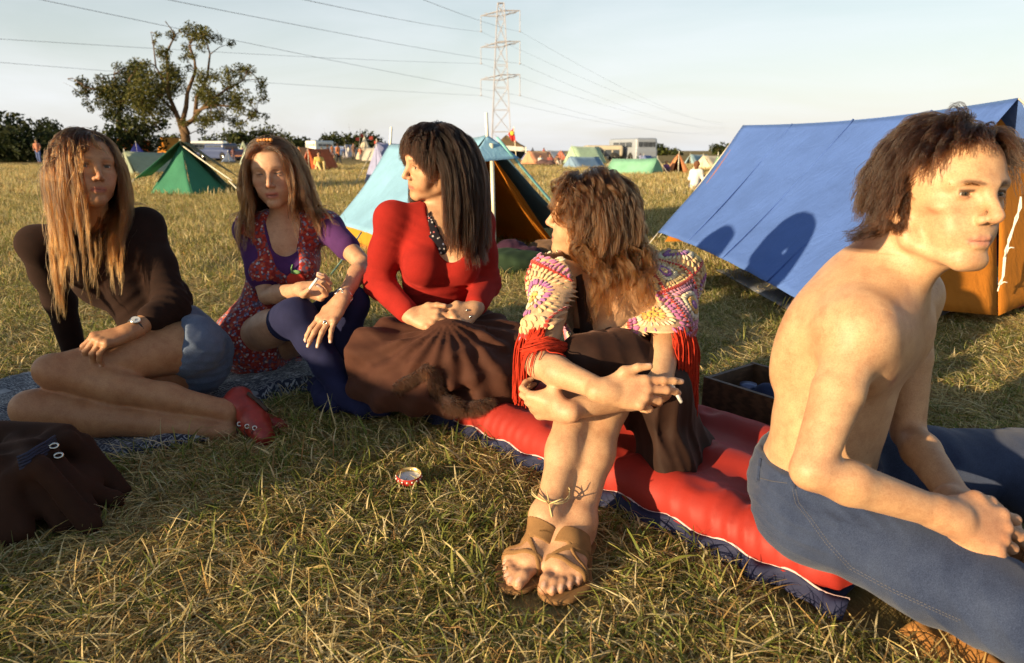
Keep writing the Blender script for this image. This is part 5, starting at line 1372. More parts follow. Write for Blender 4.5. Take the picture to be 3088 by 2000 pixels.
# ------------------------------------------------------------------ things on the ground
def blanket():
    xs, ys = np.arange(-2.3, -.2, .022), np.arange(1.6, 3.1, .022)
    X, Y = np.meshgrid(xs, ys, indexing='ij'); x, y = X.ravel(), Y.ravel()
    wob = .018 * smooth_noise(x, y, 14, 31)
    ins = in_poly(x + wob, y + wob, BLANKET)
    z = .014 + .012 * np.abs(smooth_noise(x, y, 9, 21)) + .010 * np.abs(smooth_noise(x, y, 19, 22)) + .03 * np.exp(-((x + .78) ** 2 + (y - 2.28) ** 2) / .05)
    idx = np.arange(X.size).reshape(X.shape)
    q = np.stack([idx[:-1, :-1], idx[1:, :-1], idx[1:, 1:], idx[:-1, 1:]], -1).reshape(-1, 4); q = q[ins[q].all(1)]
    cnt = {}
    for f in q:
        for i in range(4): cnt[(int(f[i]), int(f[(i + 1) % 4]))] = 1
    rim = [(a, b) for a, b in cnt if (b, a) not in cnt]; edge = np.zeros(len(x), bool); edge[[a for a, _ in rim]] = True
    z[edge] = .006
    V = np.stack([x, y, z], -1); n = len(V); B = V.copy(); B[:, 2] -= .007
    Q = np.concatenate([q, q[:, ::-1] + n, np.array([(b, a, a + n, b + n) for a, b in rim])]); V = np.concatenate([V, B])
    u = np.unique(Q); mp = np.zeros(len(V), int); mp[u] = np.arange(len(u))
    m, t = material('maze_print')
    mpv = t.mapping((1, 1, .2), (0, 0, .45))
    v1 = t.node('ShaderNodeTexVoronoi', {'Vector': mpv, 'Scale': 26, 'Randomness': .75}, distance='CHEBYCHEV'); v2 = t.node('ShaderNodeTexVoronoi', {'Vector': mpv, 'Scale': 58, 'Randomness': .6}, distance='CHEBYCHEV')
    r1 = t.ramp(v1.outputs['Distance'], [(.0, (0, 0, 0)), (.22, (0, 0, 0)), (.24, (1, 1, 1)), (.31, (1, 1, 1)), (.33, (0, 0, 0)), (.45, (0, 0, 0)), (.47, (1, 1, 1)), (.53, (1, 1, 1)), (.55, (0, 0, 0))]); r2 = t.ramp(v2.outputs['Distance'], [(.26, (0, 0, 0)), (.29, (1, 1, 1)), (.38, (1, 1, 1)), (.41, (0, 0, 0))])
    cellr = t.ramp(v1.outputs['Color'], [(.45, (0, 0, 0)), (.5, (1, 1, 1))])
    mk = t.mix(cellr, r1, r2); nz = t.ramp(t.noise(22, 4).outputs['Fac'], [(.35, (.45, .45, .45)), (.6, (1, 1, 1))])
    base = t.mix(t.mix(1.0, mk, nz, 'MULTIPLY'), (.022, .026, .046), (.33, .34, .37)); w = t.noise(500, 2)
    t.done(Base_Color=base, Roughness=.9, Normal=t.bump(w.outputs['Fac'], .3, .002), Specular_IOR_Level=.15, Sheen_Weight=.15)
    o = obj('blanket', mesh_np('blanket', V[u], mp[Q]), m); tag(o, 'dark blue blanket with white maze print under the left-hand pair', 'blanket')
blanket()

AO, AD, AP = V3(-.41, 2.17, 0), unit((.676, -.737, 0)), unit((.737, .676, 0))
def airbed():
    root = empty('airbed', AO + AD * .7 + AP * .3, 'red fabric airbed with navy underside under the sitting group', 'airbed')
    S = Sdf(); at = lambda s, t, z: AO + AD * s + AP * t + V3(0, 0, z)
    ends = [(-.10, 1.42), (-.13, 1.47), (-.11, 1.45)]
    for i, (a, b) in enumerate(ends): S.cone(at(a, .075 + i * .20, .045), at(b, .075 + i * .20, .045), .062, .062, .06)
    S.rbox(at(.67, .28, .045), (.77, .24, .040), np.stack([AD, AP, V3(0, 0, 1)], 1), .035, .04)
    for s in (-.10, 1.42): S.cone(at(s, .10, .05), at(s, .52, .05), .045, .045, .05)
    for s, t in ((.15, .18), (.55, .17), (.95, .18), (1.30, .17), (.40, .38), (.80, .38), (1.2, .38)): S.ell(at(s, t, .115), (.10, .06, .026), np.stack([AD, AP, V3(0, 0, 1)], 1), .04, 's')
    for s in (.30, .78, 1.24): S.cone(at(s, .02, .118), at(s + .06, .5, .118), .014, .014, .03, 's')
    for s in np.arange(.0, 1.4, .23):
        for t in (.075, .275, .475): S.ell(at(s + (.11 if t == .275 else 0), t, .122), (.020, .020, .020), None, .03, 's')
    S.fold(at(1.30, .05, .07), AD * .9 + AP * .3, 90, .12, .007, .9, .01); S.fold(at(.55, .03, .06), AD, 95, .10, .006, .2, .01)
    S.fold(at(.9, .05, .06), AD, 55, .12, .006, .2); S.fold(at(1.45, .1, .07), AD * .8 + AP * .6, 60, .16, .007, .6); S.fold(at(.3, .05, .06), AD, 60, .14, .005, .3); S.fold(at(1.15, .06, .05), AD, 65, .10, .005, 1.2)
    S.rumple(14, .004, 3)
    red = cloth('red_airbed_fabric', (.30, .026, .018), .18, 700, .15, .55, .2, 7)
    S.ops.append(('i', .006, lambda p: .020 - p[:, 2], None, None))
    sdf_obj('tubes', S, .0085, red, root)
    navy = cloth('navy_airbed_fabric', (.024, .027, .065), .3, 600, .2, .7, .15, 12)
    def skirt(U, V):
        s = -.14 + U * 1.64; w = .010 * np.sin(s * 46) + .007 * np.sin(s * 83 + 1)
        p = AO[None] + AD[None] * s[:, None] + AP[None] * (.016 - .024 * V + w * (V > .01) - .004)[:, None]
        return p + V3(0, 0, 1)[None] * (.030 - .028 * V + .007 * np.sin(s * 46 + .5) * (1 - V))[:, None]
    obj('underside', grid_mesh('underside', skirt, 130, 6, .003), navy, root)
    mb = MB(); mb.tube([AO + AD * s + AP * .012 + V3(0, 0, .031 + .007 * math.sin(s * 46 + .5)) for s in np.linspace(-.14, 1.50, 130)], .0026, 5); mb.build('piping', plain('pale_piping', (.60, .42, .40), .7), root, True)
    def bottom(U, V):
        p = AO[None] + AD[None] * (-.13 + U * 1.61)[:, None] + AP[None] * (.02 + V * .58)[:, None]; return p + V3(0, 0, .014)[None]
    obj('base_sheet', grid_mesh('base_sheet', bottom, 20, 8, .003), navy, root)
airbed()

def bag():
    root = empty('suede_bag', (-1.13, 1.42, 0), 'dark brown suede bag with buckled strap slumped at lower left', 'bag')
    S = Sdf()
    S.ell((-1.12, 1.45, .060), (.15, .12, .060), None, .03); S.ell((-1.18, 1.50, .07), (.10, .09, .065), None, .04)
    S.ell((-1.20, 1.34, .04), (.10, .08, .050), None, .04); S.cone((-1.26, 1.55, .15), (-1.08, 1.53, .155), .032, .026, .05)
    for a0, a1, r0, r1 in (((-1.24, 1.38, .15), (-1.14, 1.27, .03), .026, .022), ((-1.14, 1.40, .155), (-1.05, 1.31, .03), .024, .020), ((-1.06, 1.44, .145), (-.95, 1.38, .03), .022, .020), ((-1.28, 1.36, .12), (-1.22, 1.24, .03), .026, .022), ((-1.19, 1.42, .165), (-1.10, 1.45, .16), .022, .02)): S.cone(a0, a1, r0, r1, .018)
    rb = np.random.default_rng(14)
    for k in range(17):                                    # crumpled folds running down from the mouth
        a = k / 17 * 6.283 + rb.uniform(-.2, .2); c0 = V3(-1.13, 1.44, .150); rr_ = rb.uniform(.15, .21)
        e = c0 + V3(math.cos(a) * rr_ * 1.1, math.sin(a) * rr_ * .85, -.135); md = c0 * .45 + e * .55 + V3(rb.normal() * .025, rb.normal() * .025, rb.uniform(.045, .075))
        S.chain([c0 + (e - c0) * .12 + V3(0, 0, .012), md, e], [.022, rb.uniform(.018, .030), rb.uniform(.014, .026)], .009)
    S.ell((-1.16, 1.42, .195), (.06, .035, .040), None, .02, 's')
    S.rumple(18, .005, 6)
    S.ops.append(('i', .01, lambda p: .004 - p[:, 2], None, None))
    sdf_obj('body', S, .008, cloth('dark_suede', (.034, .0125, .006), .5, 500, .35, .85, .5, 9), root)
    silver = plain('silver', (.62, .60, .56), .22, 1.0, .05)
    rg_ = np.random.default_rng(9)
    for px, py in ((176, 1374), (162, 1345)):
        q = march(S, [(px, py)], off=.004)[0]
        if np.isnan(q[0]): continue
        mb = MB(); n = unit(V3(0, 0, CAM_H) - q); u = unit(np.cross(n, (0, 0, 1))); v = np.cross(n, u)
        mb.tube([q + n * .004 + (u * math.cos(a) * 1.15 + v * math.sin(a) * .7) * .0075 for a in np.linspace(0, 6.283, 19)], .0030, 6); mb.build('buckle', silver, root, True)
    st = [p for p in march(S, [(60, 1395), (90, 1382), (120, 1362), (150, 1345), (172, 1330)], off=.006) if not np.isnan(p[0])]
    if len(st) > 2:
        for k in range(5):
            mb = MB(); mb.tube([p + V3(.0, -.004, .007 * (k - 2)) for p in st], .0032, 5); mb.build('strap_cord', plain('navy_cord', (.02, .025, .06), .8), root, True)
bag()

def lid():
    c = V3(-.257, 1.552, .030); root = empty('jar_lid', c * V3(1, 1, 0), 'upturned jar lid with red white-spotted rim on the grass', 'lid')
    n = unit((.02, -.10, 1)); u = unit(np.cross(n, (0, 1, 0))); M = np.stack([u, np.cross(n, u), n], 1); f = lambda v: M @ v
    mb = MB(); mb.lathe([(.0295, -.004), (.0315, -.001), (.0315, .012), (.0308, .013)], c, 40, f); mb.build('rim', plain('red_enamel', (.42, .03, .025), .3), root, True)
    mb = MB(); mb.lathe([(.0307, .0128), (.0300, .0125), (.0297, .001)], c, 40, f); mb.build('inner_rim', plain('brass_lacquer', (.55, .40, .16), .3, .6), root, True)
    mb = MB(); mb.lathe([(.0297, .0012), (.02, .0016), (.0001, .0016)], c, 40, f); mb.build('liner', plain('white_liner', (.72, .74, .76), .5), root, True)
    mb = MB(); mb.lathe([(.0001, -.0042), (.0295, -.004)], c, 40, f); mb.build('underside', plain('red_enamel', (.42, .03, .025)), root, True)
    d = MB()
    for k in range(16):
        a = 6.283 * k / 16; d.ball(c + f(V3(.0316 * math.cos(a), .0316 * math.sin(a), .006)), (.0026, .0026, .0026), 6)
    d.build('spots', plain('white_enamel', (.76, .74, .70), .4), root, True)
lid()

def drawer():
    o = V3(.600, 2.03, 0); a = unit((.60, -.80, 0)); b = unit((.80, .60, 0)); L_, W_, H_ = .52, .26, .135
    root = empty('wooden_drawer', o + a * L_ * .5 + b * W_ * .5, 'old dark wooden drawer standing behind the airbed', 'drawer')
    m, t = material('dark_wood'); w = t.node('ShaderNodeTexWave', {'Vector': t.mapping((1, 1, 6), (0, 0, .93)), 'Scale': 6, 'Distortion': 6, 'Detail': 4, 'Detail Scale': 2}); n = t.noise(60, 4)
    c = t.ramp(w.outputs['Fac'], [(.2, (.055, .026, .012)), (.8, (.125, .062, .030))]); t.done(Base_Color=t.mix(.3, c, t.ramp(n.outputs['Fac'], [(.3, (.03, .015, .008)), (.7, (.14, .07, .035))])), Roughness=.6, Normal=t.bump(w.outputs['Fac'], .15, .002))
    f = lambda v: o + a * v[0] + b * v[1] + V3(0, 0, v[2]); th = .014
    for nm, lo, hi in (('front_board', (0, 0, .01), (L_, th, H_)), ('back_board', (0, W_ - th, .01), (L_, W_, H_)), ('side_board', (.0005, th, .01), (th, W_ - th, H_ - .002)), ('side_board', (L_ - th, th, .01), (L_ - .0005, W_ - th, H_ - .002)), ('bottom_board', (th, th, .014), (L_ - th, W_ - th, .022))):
        mb = MB(); mb.box(lo, hi, f); mb.build(nm, m, root)
    s = Sdf(); c0 = o + a * .27 + b * .13 + V3(0, 0, .075); s.cone(c0 - a * .12, c0 + a * .16, .045, .05, .02); s.ell(c0 + b * .03, (.11, .07, .04), None, .03); s.rumple(18, .012, 2)
    tag(sdf_obj('folded_jacket', s, .01, cloth('navy_jacket', (.022, .030, .075), .4, 300, .3)), 'dark blue folded garment lying in the wooden drawer', 'jacket')
    bt = empty('glass_jar', o + a * .06 + b * .12, 'small dark glass jar in the corner of the wooden drawer', 'jar')
    p = o + a * .075 + b * .13 + V3(0, 0, .024); mb = MB(); mb.lathe([(.0001, 0), (.030, 0), (.032, .01), (.032, .055), (.024, .068)], p, 20); mb.build('glass', plain('dark_glass', (.015, .018, .04), .08, 0, .1, 25, 0, .8), bt, True)
    mb = MB(); mb.lathe([(.026, .066), (.026, .082), (.0001, .083)], p, 20); mb.build('cap', plain('jar_cap', (.10, .12, .22), .35, .5), bt, True)
drawer()

def tan_cloth():
    poly = [G(2700, 1905), G(2860, 1895), G(3100, 1960), G(3200, 2080), G(2900, 2090), G(2760, 2010)]
    c = np.mean(poly, 0)
    def fn(U, V):
        n = len(poly); th = U * n; i = th.astype(int) % n; f = (th - np.floor(th))[:, None]
        P_ = np.array(poly); e = P_[i] * (1 - f) + P_[(i + 1) % n] * f
        p = c + (e - c) * V[:, None]; p[:, 2] = .022 + .010 * np.sin(p[:, 0] * 40 + p[:, 1] * 22) * V + .005 * np.sin(p[:, 0] * 91) - .012 * V
        return p
    o = obj('tan_cloth', grid_mesh('tan_cloth', fn, 60, 12, .005), cloth('tan_cloth_suede', (.42, .19, .055), .25, 300, .3, .9, .2, 10)); tag(o, 'tan suede cloth on the grass below the blue jeans', 'cloth')
tan_cloth()
def case():
    c = P(78, 1146, 2.0) * V3(1, 1, 0) + V3(0, 0, .055); root = empty('black_case', c, 'small shiny black case with white flap lying on the blanket', 'case')
    s = Sdf(); s.rbox(c, (.05, .035, .028), frame_of(30, 0, 0), .012, .01); s.cone(c + V3(.0, -.03, .0), c + V3(.01, -.055, .0), .02, .018, .01); sdf_obj('body', s, .005, plain('black_vinyl', (.012, .012, .014), .2, 0, .2, 25, .1, .7), root)
    mb = MB(); mb.add([c + V3(.01, -.05, -.02), c + V3(.06, -.045, -.018), c + V3(.055, -.03, .022), c + V3(.02, -.036, .005)], [(0, 1, 2, 3)]); mb.add([c + V3(.01, -.053, -.021), c + V3(.06, -.048, -.019), c + V3(.055, -.033, .021), c + V3(.02, -.039, .004)], [(3, 2, 1, 0)]); mb.build('flap', plain('white_card', (.66, .64, .60), .6), root)
case()
# added low tent, out of view, placed to cast shade on the left-hand pair
ridge_tent('ridge_tent', 'low olive tent outside the left edge, shading the sitters\' legs', (-2.75, -.20, .72), (-3.45, 1.05, .72), .5, (.12, .13, .06), seed=77, group='tents across the field')
# ------------------------------------------------------------------ the bare-chested man
def person_col(base, V): return np.tile(np.asarray(base, np.float32), (len(V), 1))
def make_man():
    root = empty('person', (.62, 1.2, 0), 'bare-chested person in blue jeans with dark tousled hair at right', 'person')
    hd = Head((.716, 1.165, .749), -78.0, 4.0, 1.0, 1.02, male=True, lid=.0036)
    lat = unit((.70, .71, 0)); fw = unit((.71, -.70, 0)); up = V3(0, 0, 1)
    R = np.stack([lat, fw, up], 1)
    def tilt(a):                                   # lean forward by a degrees
        c, s = math.cos(math.radians(a)), math.sin(math.radians(a))
        f2 = fw * c - up * s; u2 = up * c + fw * s
        return np.stack([lat, f2, u2], 1)
    RP = np.stack([unit((.5, .87, 0)), unit((.87, -.5, 0)), up], 1)
    B = Sdf()
    shR, shL = P(2590, 1000, 1.10), P(2748, 893, 1.33)
    elR, wrR = P(2445, 1418, .98), P(2862, 1556, .985)
    elL, wrL = P(2738, 1305, 1.27), P(2895, 1522, 1.06)
    nb = P(2655, 860, 1.225)
    pel = V3(.605, 1.265, .170)
    rib = P(2545, 1120, 1.225)
    # trunk
    B.ell(rib, (.128, .094, .185), tilt(14), .02)
    B.ell(rib + up * .075 + fw * .006, (.125, .078, .10), tilt(24), .05)      # upper back
    B.ell((rib + pel) * .5 - up * .015 + fw * .005, (.122, .092, .15), tilt(4), .06)
    B.ell(pel, (.140, .105, .095), RP, .06)
    B.cone(shR - fw * .012, nb - fw * .01, .043, .056, .07); B.cone(shL - fw * .012, nb - fw * .01, .043, .056, .07)
    B.ell(nb * .55 + rib * .45 - fw * .02 + up * .02, (.13, .075, .085), tilt(30), .07)
    B.cone(nb - fw * .02, hd.w((.03, -.05, -.06)), .050, .035, .04)
    B.cone(shR - lat * .0, P(2640, 1010, 1.17), .046, .040, .05); B.cone(shL, P(2710, 1000, 1.25), .046, .040, .05)
    for x in (-1, 1):
        B.ell(rib + up * .055 + fw * .082 + lat * .068 * x, (.072, .030, .058), tilt(10), .035)  # pectorals
        B.ell(rib + up * .055 - fw * .066 + lat * .070 * x, (.055, .030, .085), tilt(16), .05)    # shoulder blades
    for x in (-1, 1):                                                                             # collar bones
        B.cone(nb + fw * .050 + lat * .02 * x - up * .012, (shR if x < 0 else shL) + up * .022 + fw * .012, .0085, .0075, .022)
    hd.build(B, nb, .056, .060)
    B.cone(hd.w((.040, -.03, -.055)), nb + fw * .045 - lat * .015 - up * .015, .017, .011, .022)    # neck muscle
    B.cone(hd.w((-.040, -.03, -.055)), nb + fw * .045 + lat * .015 - up * .015, .017, .011, .022)
    # arms
    FA = []
    for sh, el, wr in ((shR, elR, wrR), (shL, elL, wrL)):
        B.ell(sh, (.043, .043, .050), None, .04)
        FA.append(Sdf()); arm(B, sh, el, wr, (.0415, .0325, .0345, .0240), .022, FA[-1])
    nails = []
    f1 = unit(P(3018, 1604, .985) - wrR)
    hand(FA[0], wrR, f1, (-.05, -.72, .62), True, 1.03, [(18, 62, 40), (22, 68, 40), (26, 72, 40), (30, 70, 40)], [(.75, .45, .1), (.95, .15, -.15), (.9, -.1, -.3)], (5, 0, -4, -9), nails=nails, wr=.027)
    f2 = unit(P(3060, 1585, 1.06) - wrL)
    hand(FA[1], wrL, f2, (.25, -.25, .9), False, 1.03, [(20, 45, 25), (25, 45, 25), (30, 45, 25), (35, 45, 25)], None, nails=nails, wr=.027)
    B.group(FA[1], .010); B.group(FA[0], .010)
    legs = Sdf()
    hipR, hipL = V3(.578, 1.185, .150), V3(.665, 1.345, .15)
    knR, anR = V3(.835, .850, .115), V3(1.15, 1.02, .07)
    knL, anL = V3(1.12, 1.375, .150), V3(1.05, 1.05, .10)
    leg(legs, hipR, knR, anR, (.078, .062, .055, .04)); leg(legs, hipL, knL, anL, (.090, .068, .055, .04))
    legs.cone(hipR, hipL, .088, .088, .04)
    BB = B.copy(); BB.ops += legs.ops
    BB.cone(anR, anR + V3(.05, .12, -.03), .036, .025, .02); BB.cone(anL, anL + V3(.02, -.13, -.05), .036, .025, .02)
    # skin
    hl = lambda q: np.clip((q[:, 2] - (.072 - .055 * np.clip((.075 - q[:, 1]) / .075, 0, 1.3) - .10 * np.clip((-.005 - q[:, 1]) / .03, 0, 1))) / .008, 0, 1) * (q[:, 1] < .088)
    sk = (.52, .330, .190)
    def col(V):
        C = person_col(sk, V)
        C = hd.paint(C, V, (.48, .20, .15), (.10, .05, .03), (.045, .022, .013), hl, (.62, .27, .17), .9)
        q = hd.loc(V)
        for a in (-1, 1):
            n = rib + up * .028 + fw * .105 + lat * a * .085
            C = bl(C, (.34, .15, .10), .9 * np.exp(-((V - n) ** 2).sum(1) / .011 ** 2))
        C = bl(C, (.30, .15, .10), .35 * np.exp(-((V - (rib + fw * .10 + up * .06)) ** 2).sum(1) / .07 ** 2))          # sparse chest hair
        for e_ in (elR, elL, shR): C = bl(C, (.55, .24, .15), .30 * np.exp(-((V - e_) ** 2).sum(1) / .05 ** 2))
        for e_ in (wrR, wrL): C = bl(C, (.46, .22, .13), .55 * np.exp(-((V - e_ - V3(.06, 0, -.02)) ** 2).sum(1) / .09 ** 2))
        return paint_nails(C, V, nails, (.62, .40, .30))
    hb = hd.box(.03)
    hands = (np.minimum(wrR, wrL) - V3(.03, .05, .09), np.maximum(wrR, wrL) + V3(.24, .12, .06))
    sdf_obj('body', BB, .0050, SKIN, root, [(hb[0], hb[1], .0022), (hands[0], hands[1], .0024)], col)
    hd.eyes(root, (.055, .040, .024), (.10, 1, -.02))
    # jeans: legs and hips, thick cloth with creases radiating from the hip
    J = Sdf()
    J.ell(pel, (.145, .108, .095), RP, .05)
    J.ell(pel + up * .075 + V3(.012, -.012, 0), (.132, .098, .075), RP, .05)
    wc = P(2470, 1398, 1.235)
    J.plane(wc, up * 1 + V3(.87, -.5, 0) * .05, .006)
    J.ops += legs.ops
    J.grow(.007)
    J.fold(hipR + V3(-.03, -.06, .05), (.35, .1, .9), 105, .085, .0080, .4, .008)
    J.fold(hipR + V3(.05, -.06, .07), (.75, 0, .6), 120, .08, .0075, 1.3, .008)
    J.fold(pel - lat * .10 - fw * .03, (.3, .1, .95), 110, .08, .0060, 2.0, .008)
    J.fold(hipR + (knR - hipR) * .6 + V3(0, -.05, .03), (.5, -.6, .5), 70, .14, .0050, .7, .01)
    J.fold(knR, (.9, -.3, 0), 60, .12, .006, .9)
    J.rumple(16, .0050, 5); J.rumple(34, .0022, 15)
    jeans = sdf_obj('jeans', J, .0042, DENIM, root)
    # seams, belt loops
    mb = MB()
    rr = np.random.default_rng(3)
    def seam(pxs, off=.0008):
        pts = []
        for i in range(len(pxs) - 1):
            (x0, y0), (x1, y1) = pxs[i], pxs[i + 1]
            for t in np.linspace(0, 1, 10, endpoint=False): pts.append((x0 + (x1 - x0) * t, y0 + (y1 - y0) * t))
        q = march(J, pts, off=off); return [p for p in q if not np.isnan(p[0])]
    side = [(2386, 1462), (2400, 1520), (2440, 1570), (2490, 1640), (2560, 1715), (2680, 1780), (2800, 1835), (2900, 1880)]
    for dx in (0, 9):
        pts = seam([(x + dx, y - dx * .4) for x, y in side])
        for i in range(0, len(pts) - 1, 1):                      # run of stitches
            a, b = pts[i], pts[i + 1]
            n = min(6, max(1, int(np.linalg.norm(b - a) / .0042)))
            for k in range(n):
                p0 = a + (b - a) * (k + .15) / n; p1 = a + (b - a) * (k + .75) / n
                mb.tube([p0, p1], .00055, 4)
    for dy in (0,):
        pts = seam([(2292, 1420 + 22), (2330, 1432 + 20), (2380, 1440 + 18)])
        for i in range(len(pts) - 1): mb.tube([pts[i], pts[i] * .35 + pts[i + 1] * .65], .0007, 4)
    st = mb.build('stitching', plain('jeans_thread', (.10, .095, .10), .8), jeans)
    for pts in ([(2292, 1385), (2284, 1460)], [(2386, 1440), (2396, 1478)]):
        q = seam(pts, .0015); mb = MB()
        if len(q) > 2: mb.tube(q[:10], .0042, 6); mb.build('belt_loop', DENIM, jeans)
    # hair: pushed back over the crown, over the ear, curling at the nape
    r = np.random.default_rng(11)
    acc = lambda p: (p[:, 2] > (.084 - .094 * np.clip((.066 - p[:, 1]) / .066, 0, 1) - .07 * np.clip((0 - p[:, 1]) / .03, 0, 1)))
    N = 640
    rt = scalp_points(r, N, acc)
    x, y, z = rt.T; g = r.normal(size=(N, 3))
    dr = np.stack([x * 8 + .22, -.20 + 5 * np.clip(y, -.06, .09), -.2 - np.abs(x) * 6], 1) + g * .11
    ln = r.uniform(.050, .085, N)
    front = y > .035
    dr[front] = np.stack([.55 + x[front] * 7, .42 + 0 * x[front], -.25 + 0 * x[front]], 1) + g[front] * .18
    ln[front] = r.uniform(.05, .085, front.sum())
    nape = (z < .005) & (y < -.03)
    dr[nape] = np.stack([x[nape] * 2, -.3 + 0 * x[nape], -1.0 + 0 * x[nape]], 1) + g[nape] * .14
    ln[nape] = r.uniform(.080, .115, nape.sum())
    bk_ = (y < -.02) & ~nape; ln[bk_] *= .80
    wild = r.uniform(size=N) < .03
    wl_ = np.where(wild, .030, .014)
    def flip(p, t):                                        # the ends turn out at the nape
        q = (p - hd.o) @ hd.M / hd.s
        k = ((q[:, 2] < -.045) & (q[:, 1] < .0)) * 1.0
        return (hd.M[:, 1] * -.9 + V3(0, 0, .25))[None] * k[:, None] * t
    gd = grow_guides(hd, rt, dr, ln * 1.04, 11, None, .22, 1.0, (.002, .013), (-.0, .0, .0), 5, jitter=.028, stiff=4, pull=flip)
    lz = ((gd - hd.o) @ hd.M / hd.s)[:, :, 2].max(1); gd = gd[lz < .1375]
    ch = children(gd, 24, .0085, 7, .45, .0018, (.0030, .55), .5, 12)
    wg = None if True else grow_guides(hd, rt[wild], dr[wild] + V3(-.3, -.4, .10), ln[wild] * .9, 11, None, .25, 1.0, (.01, .03), (-.05, .03, .02), 9, jitter=.10)
    # side burn in front of the ear
    sb = np.stack([r.uniform(.0690, .0725, 160), r.uniform(.000, .017, 160), r.uniform(-.048, .012, 160)], 1)
    sb[:, 1] += sb[:, 2] * .12
    sd = np.stack([np.full(160, .35), r.normal(size=160) * .25, np.full(160, -1.0)], 1)
    g2 = grow_guides(hd, sb, sd, np.full(160, .022), 5, None, .2, 1, (.001, .004), (0, 0, 0), 6, jitter=.12)
    ch2 = children(g2, 7, .004, 8, .3, .002, None, .4, 12)
    al = np.concatenate([ch, ch2, children(gd[::3], 2, .010, 17, -.2, .006, (.003, .6), .5, 12)])
    curves_obj('hair', al, strand_radius(12, .00038, .00014), hair_mat('hair_dark_brown', (.018, .0085, .005), (.040, .019, .010)), root)
    eb = []
    for x in (-1, 1):
        for i in range(190):
            u = r.uniform(0, 1); ex = x * (.010 + .040 * u); ez = .0125 + .0042 * math.sin(u * 2.4) + r.normal() * .0019
            ey = .0965 - .0195 * u ** 1.6
            p = V3(ex, ey, ez); d = V3(x * .9, -.25, .35 - u * .55) * .008
            eb.append([hd.w(p + d * t) for t in np.linspace(0, 1, 4)])
    curves_obj('eyebrows', np.array(eb), strand_radius(4, .00035, .00015), hair_mat('hair_brow', (.07, .035, .018), (.09, .05, .025)), root)
    return BB
def denim(name, col, fade):
    m, t = material(name)
    n1 = t.noise(9, 5, .6); tw = t.node('ShaderNodeTexWave', {'Vector': t.mapping((1, 1, 1), (.6, .3, .8)), 'Scale': 520, 'Distortion': 1.5, 'Detail': 1})
    w = t.noise(700, 2, .6)
    b = t.ramp(n1.outputs['Fac'], [(.32, col), (.70, fade)])
    b = t.mix(.35, b, t.ramp(w.outputs['Fac'], [(.35, tuple(c * .45 for c in col)), (.68, tuple(min(1, c * 1.6) for c in fade))]))
    t.done(Base_Color=b, Roughness=.9, Normal=t.bump(t.math('ADD', tw.outputs['Fac'], w.outputs['Fac']), .22, .001), Specular_IOR_Level=.15, Sheen_Weight=.15)
    return m
DENIM = denim('denim', (.011, .019, .050), (.040, .056, .108))
MAN = make_man()
# ------------------------------------------------------------------ the woman in the crochet shawl
def foot(S, ankle, heel, toe, medial, size=1.0, r_an=.033, toes=True, nails=None):
    ankle, heel, toe = V3(*ankle), V3(*heel), V3(*toe)
    f = unit((toe - heel) * V3(1, 1, 0)); m = unit(V3(*medial) - f * np.dot(medial, f)); m[2] = 0; m = unit(m); up = V3(0, 0, 1)
    L_ = np.linalg.norm((toe - heel)[:2]); z = size
    def at(a, b, c): return heel * V3(1, 1, 0) + f * (a * L_) + m * b * z + up * (heel[2] + c * z)
    S.ell(at(.06, 0, .026), V3(.032, .029, .030) * z, None, .02)
    S.cone(ankle, at(.10, 0, .035), r_an, .028 * z, .02)
    S.cone(ankle + f * .008, at(.42, .006, .046), r_an * .92, .026 * z, .025)
    S.cone(at(.42, .006, .046), at(.70, .008, .026), .026 * z, .018 * z, .02)
    S.cone(at(.10, -.006, .022), at(.66, -.026, .016), .022 * z, .016 * z, .02)
    S.cone(at(.62, .022, .020), at(.68, -.028, .016), .021 * z, .016 * z, .02)
    S.cone(at(.40, .016, .035), at(.66, .026, .022), .022 * z, .020 * z, .02)
    if toes:
        b0 = [.030, .011, -.004, -.018, -.031]; st = [.70, .72, .70, .66, .61]; en = [.97, .985, .94, .875, .80]; rr = [.0125, .0088, .0085, .0082, .0080]
        for b, s0, e0, r in zip(b0, st, en, rr):
            S.cone(at(s0, b * .92, .016), at((s0 + e0) * .5 + .02, b, r * 1.55 / z if False else .017), r * 1.05 * z, r * z, .008)
            S.cone(at((s0 + e0) * .5 + .02, b, .017), at(e0 - .03, b, .0105), r * z, r * .95 * z, .005)
            if nails is not None: nails.append((at(e0 - .025, b, .0105 + r * .85), f, unit(up + f * .5)))
    else:
        S.cone(at(.68, .004, .020), at(.93, .004, .016), .032 * z, .018 * z, .03)
    return at
def hang(starts, dirs, length, steps, body, clear=.003, seed=1, jit=.08, grav=.6):
    r = np.random.default_rng(seed); p = starts.copy(); d = dirs.copy(); path = [p.copy()]
    ln = length * r.uniform(.8, 1.1, len(p)) / steps
    for i in range(steps):
        d = d + V3(0, 0, -grav) + r.normal(size=p.shape) * jit; d /= np.linalg.norm(d, axis=1, keepdims=True)
        q = p + d * ln[:, None]
        if body is not None:
            P32 = q.astype(np.float32); v = body.ev(P32); m = v < clear
            if m.any():
                e = .002; s = P32[m]
                g = np.stack([body.ev(s + np.eye(3, dtype=np.float32)[k] * e) - v[m] for k in range(3)], 1)
                g /= np.maximum(np.linalg.norm(g, axis=1, keepdims=True), 1e-9); q[m] += g * (clear - v[m])[:, None]
        q[:, 2] = np.maximum(q[:, 2], .008)
        d = q - p; d /= np.maximum(np.linalg.norm(d, axis=1, keepdims=True), 1e-9); p = q; path.append(p.copy())
    return np.stack(path, 1)

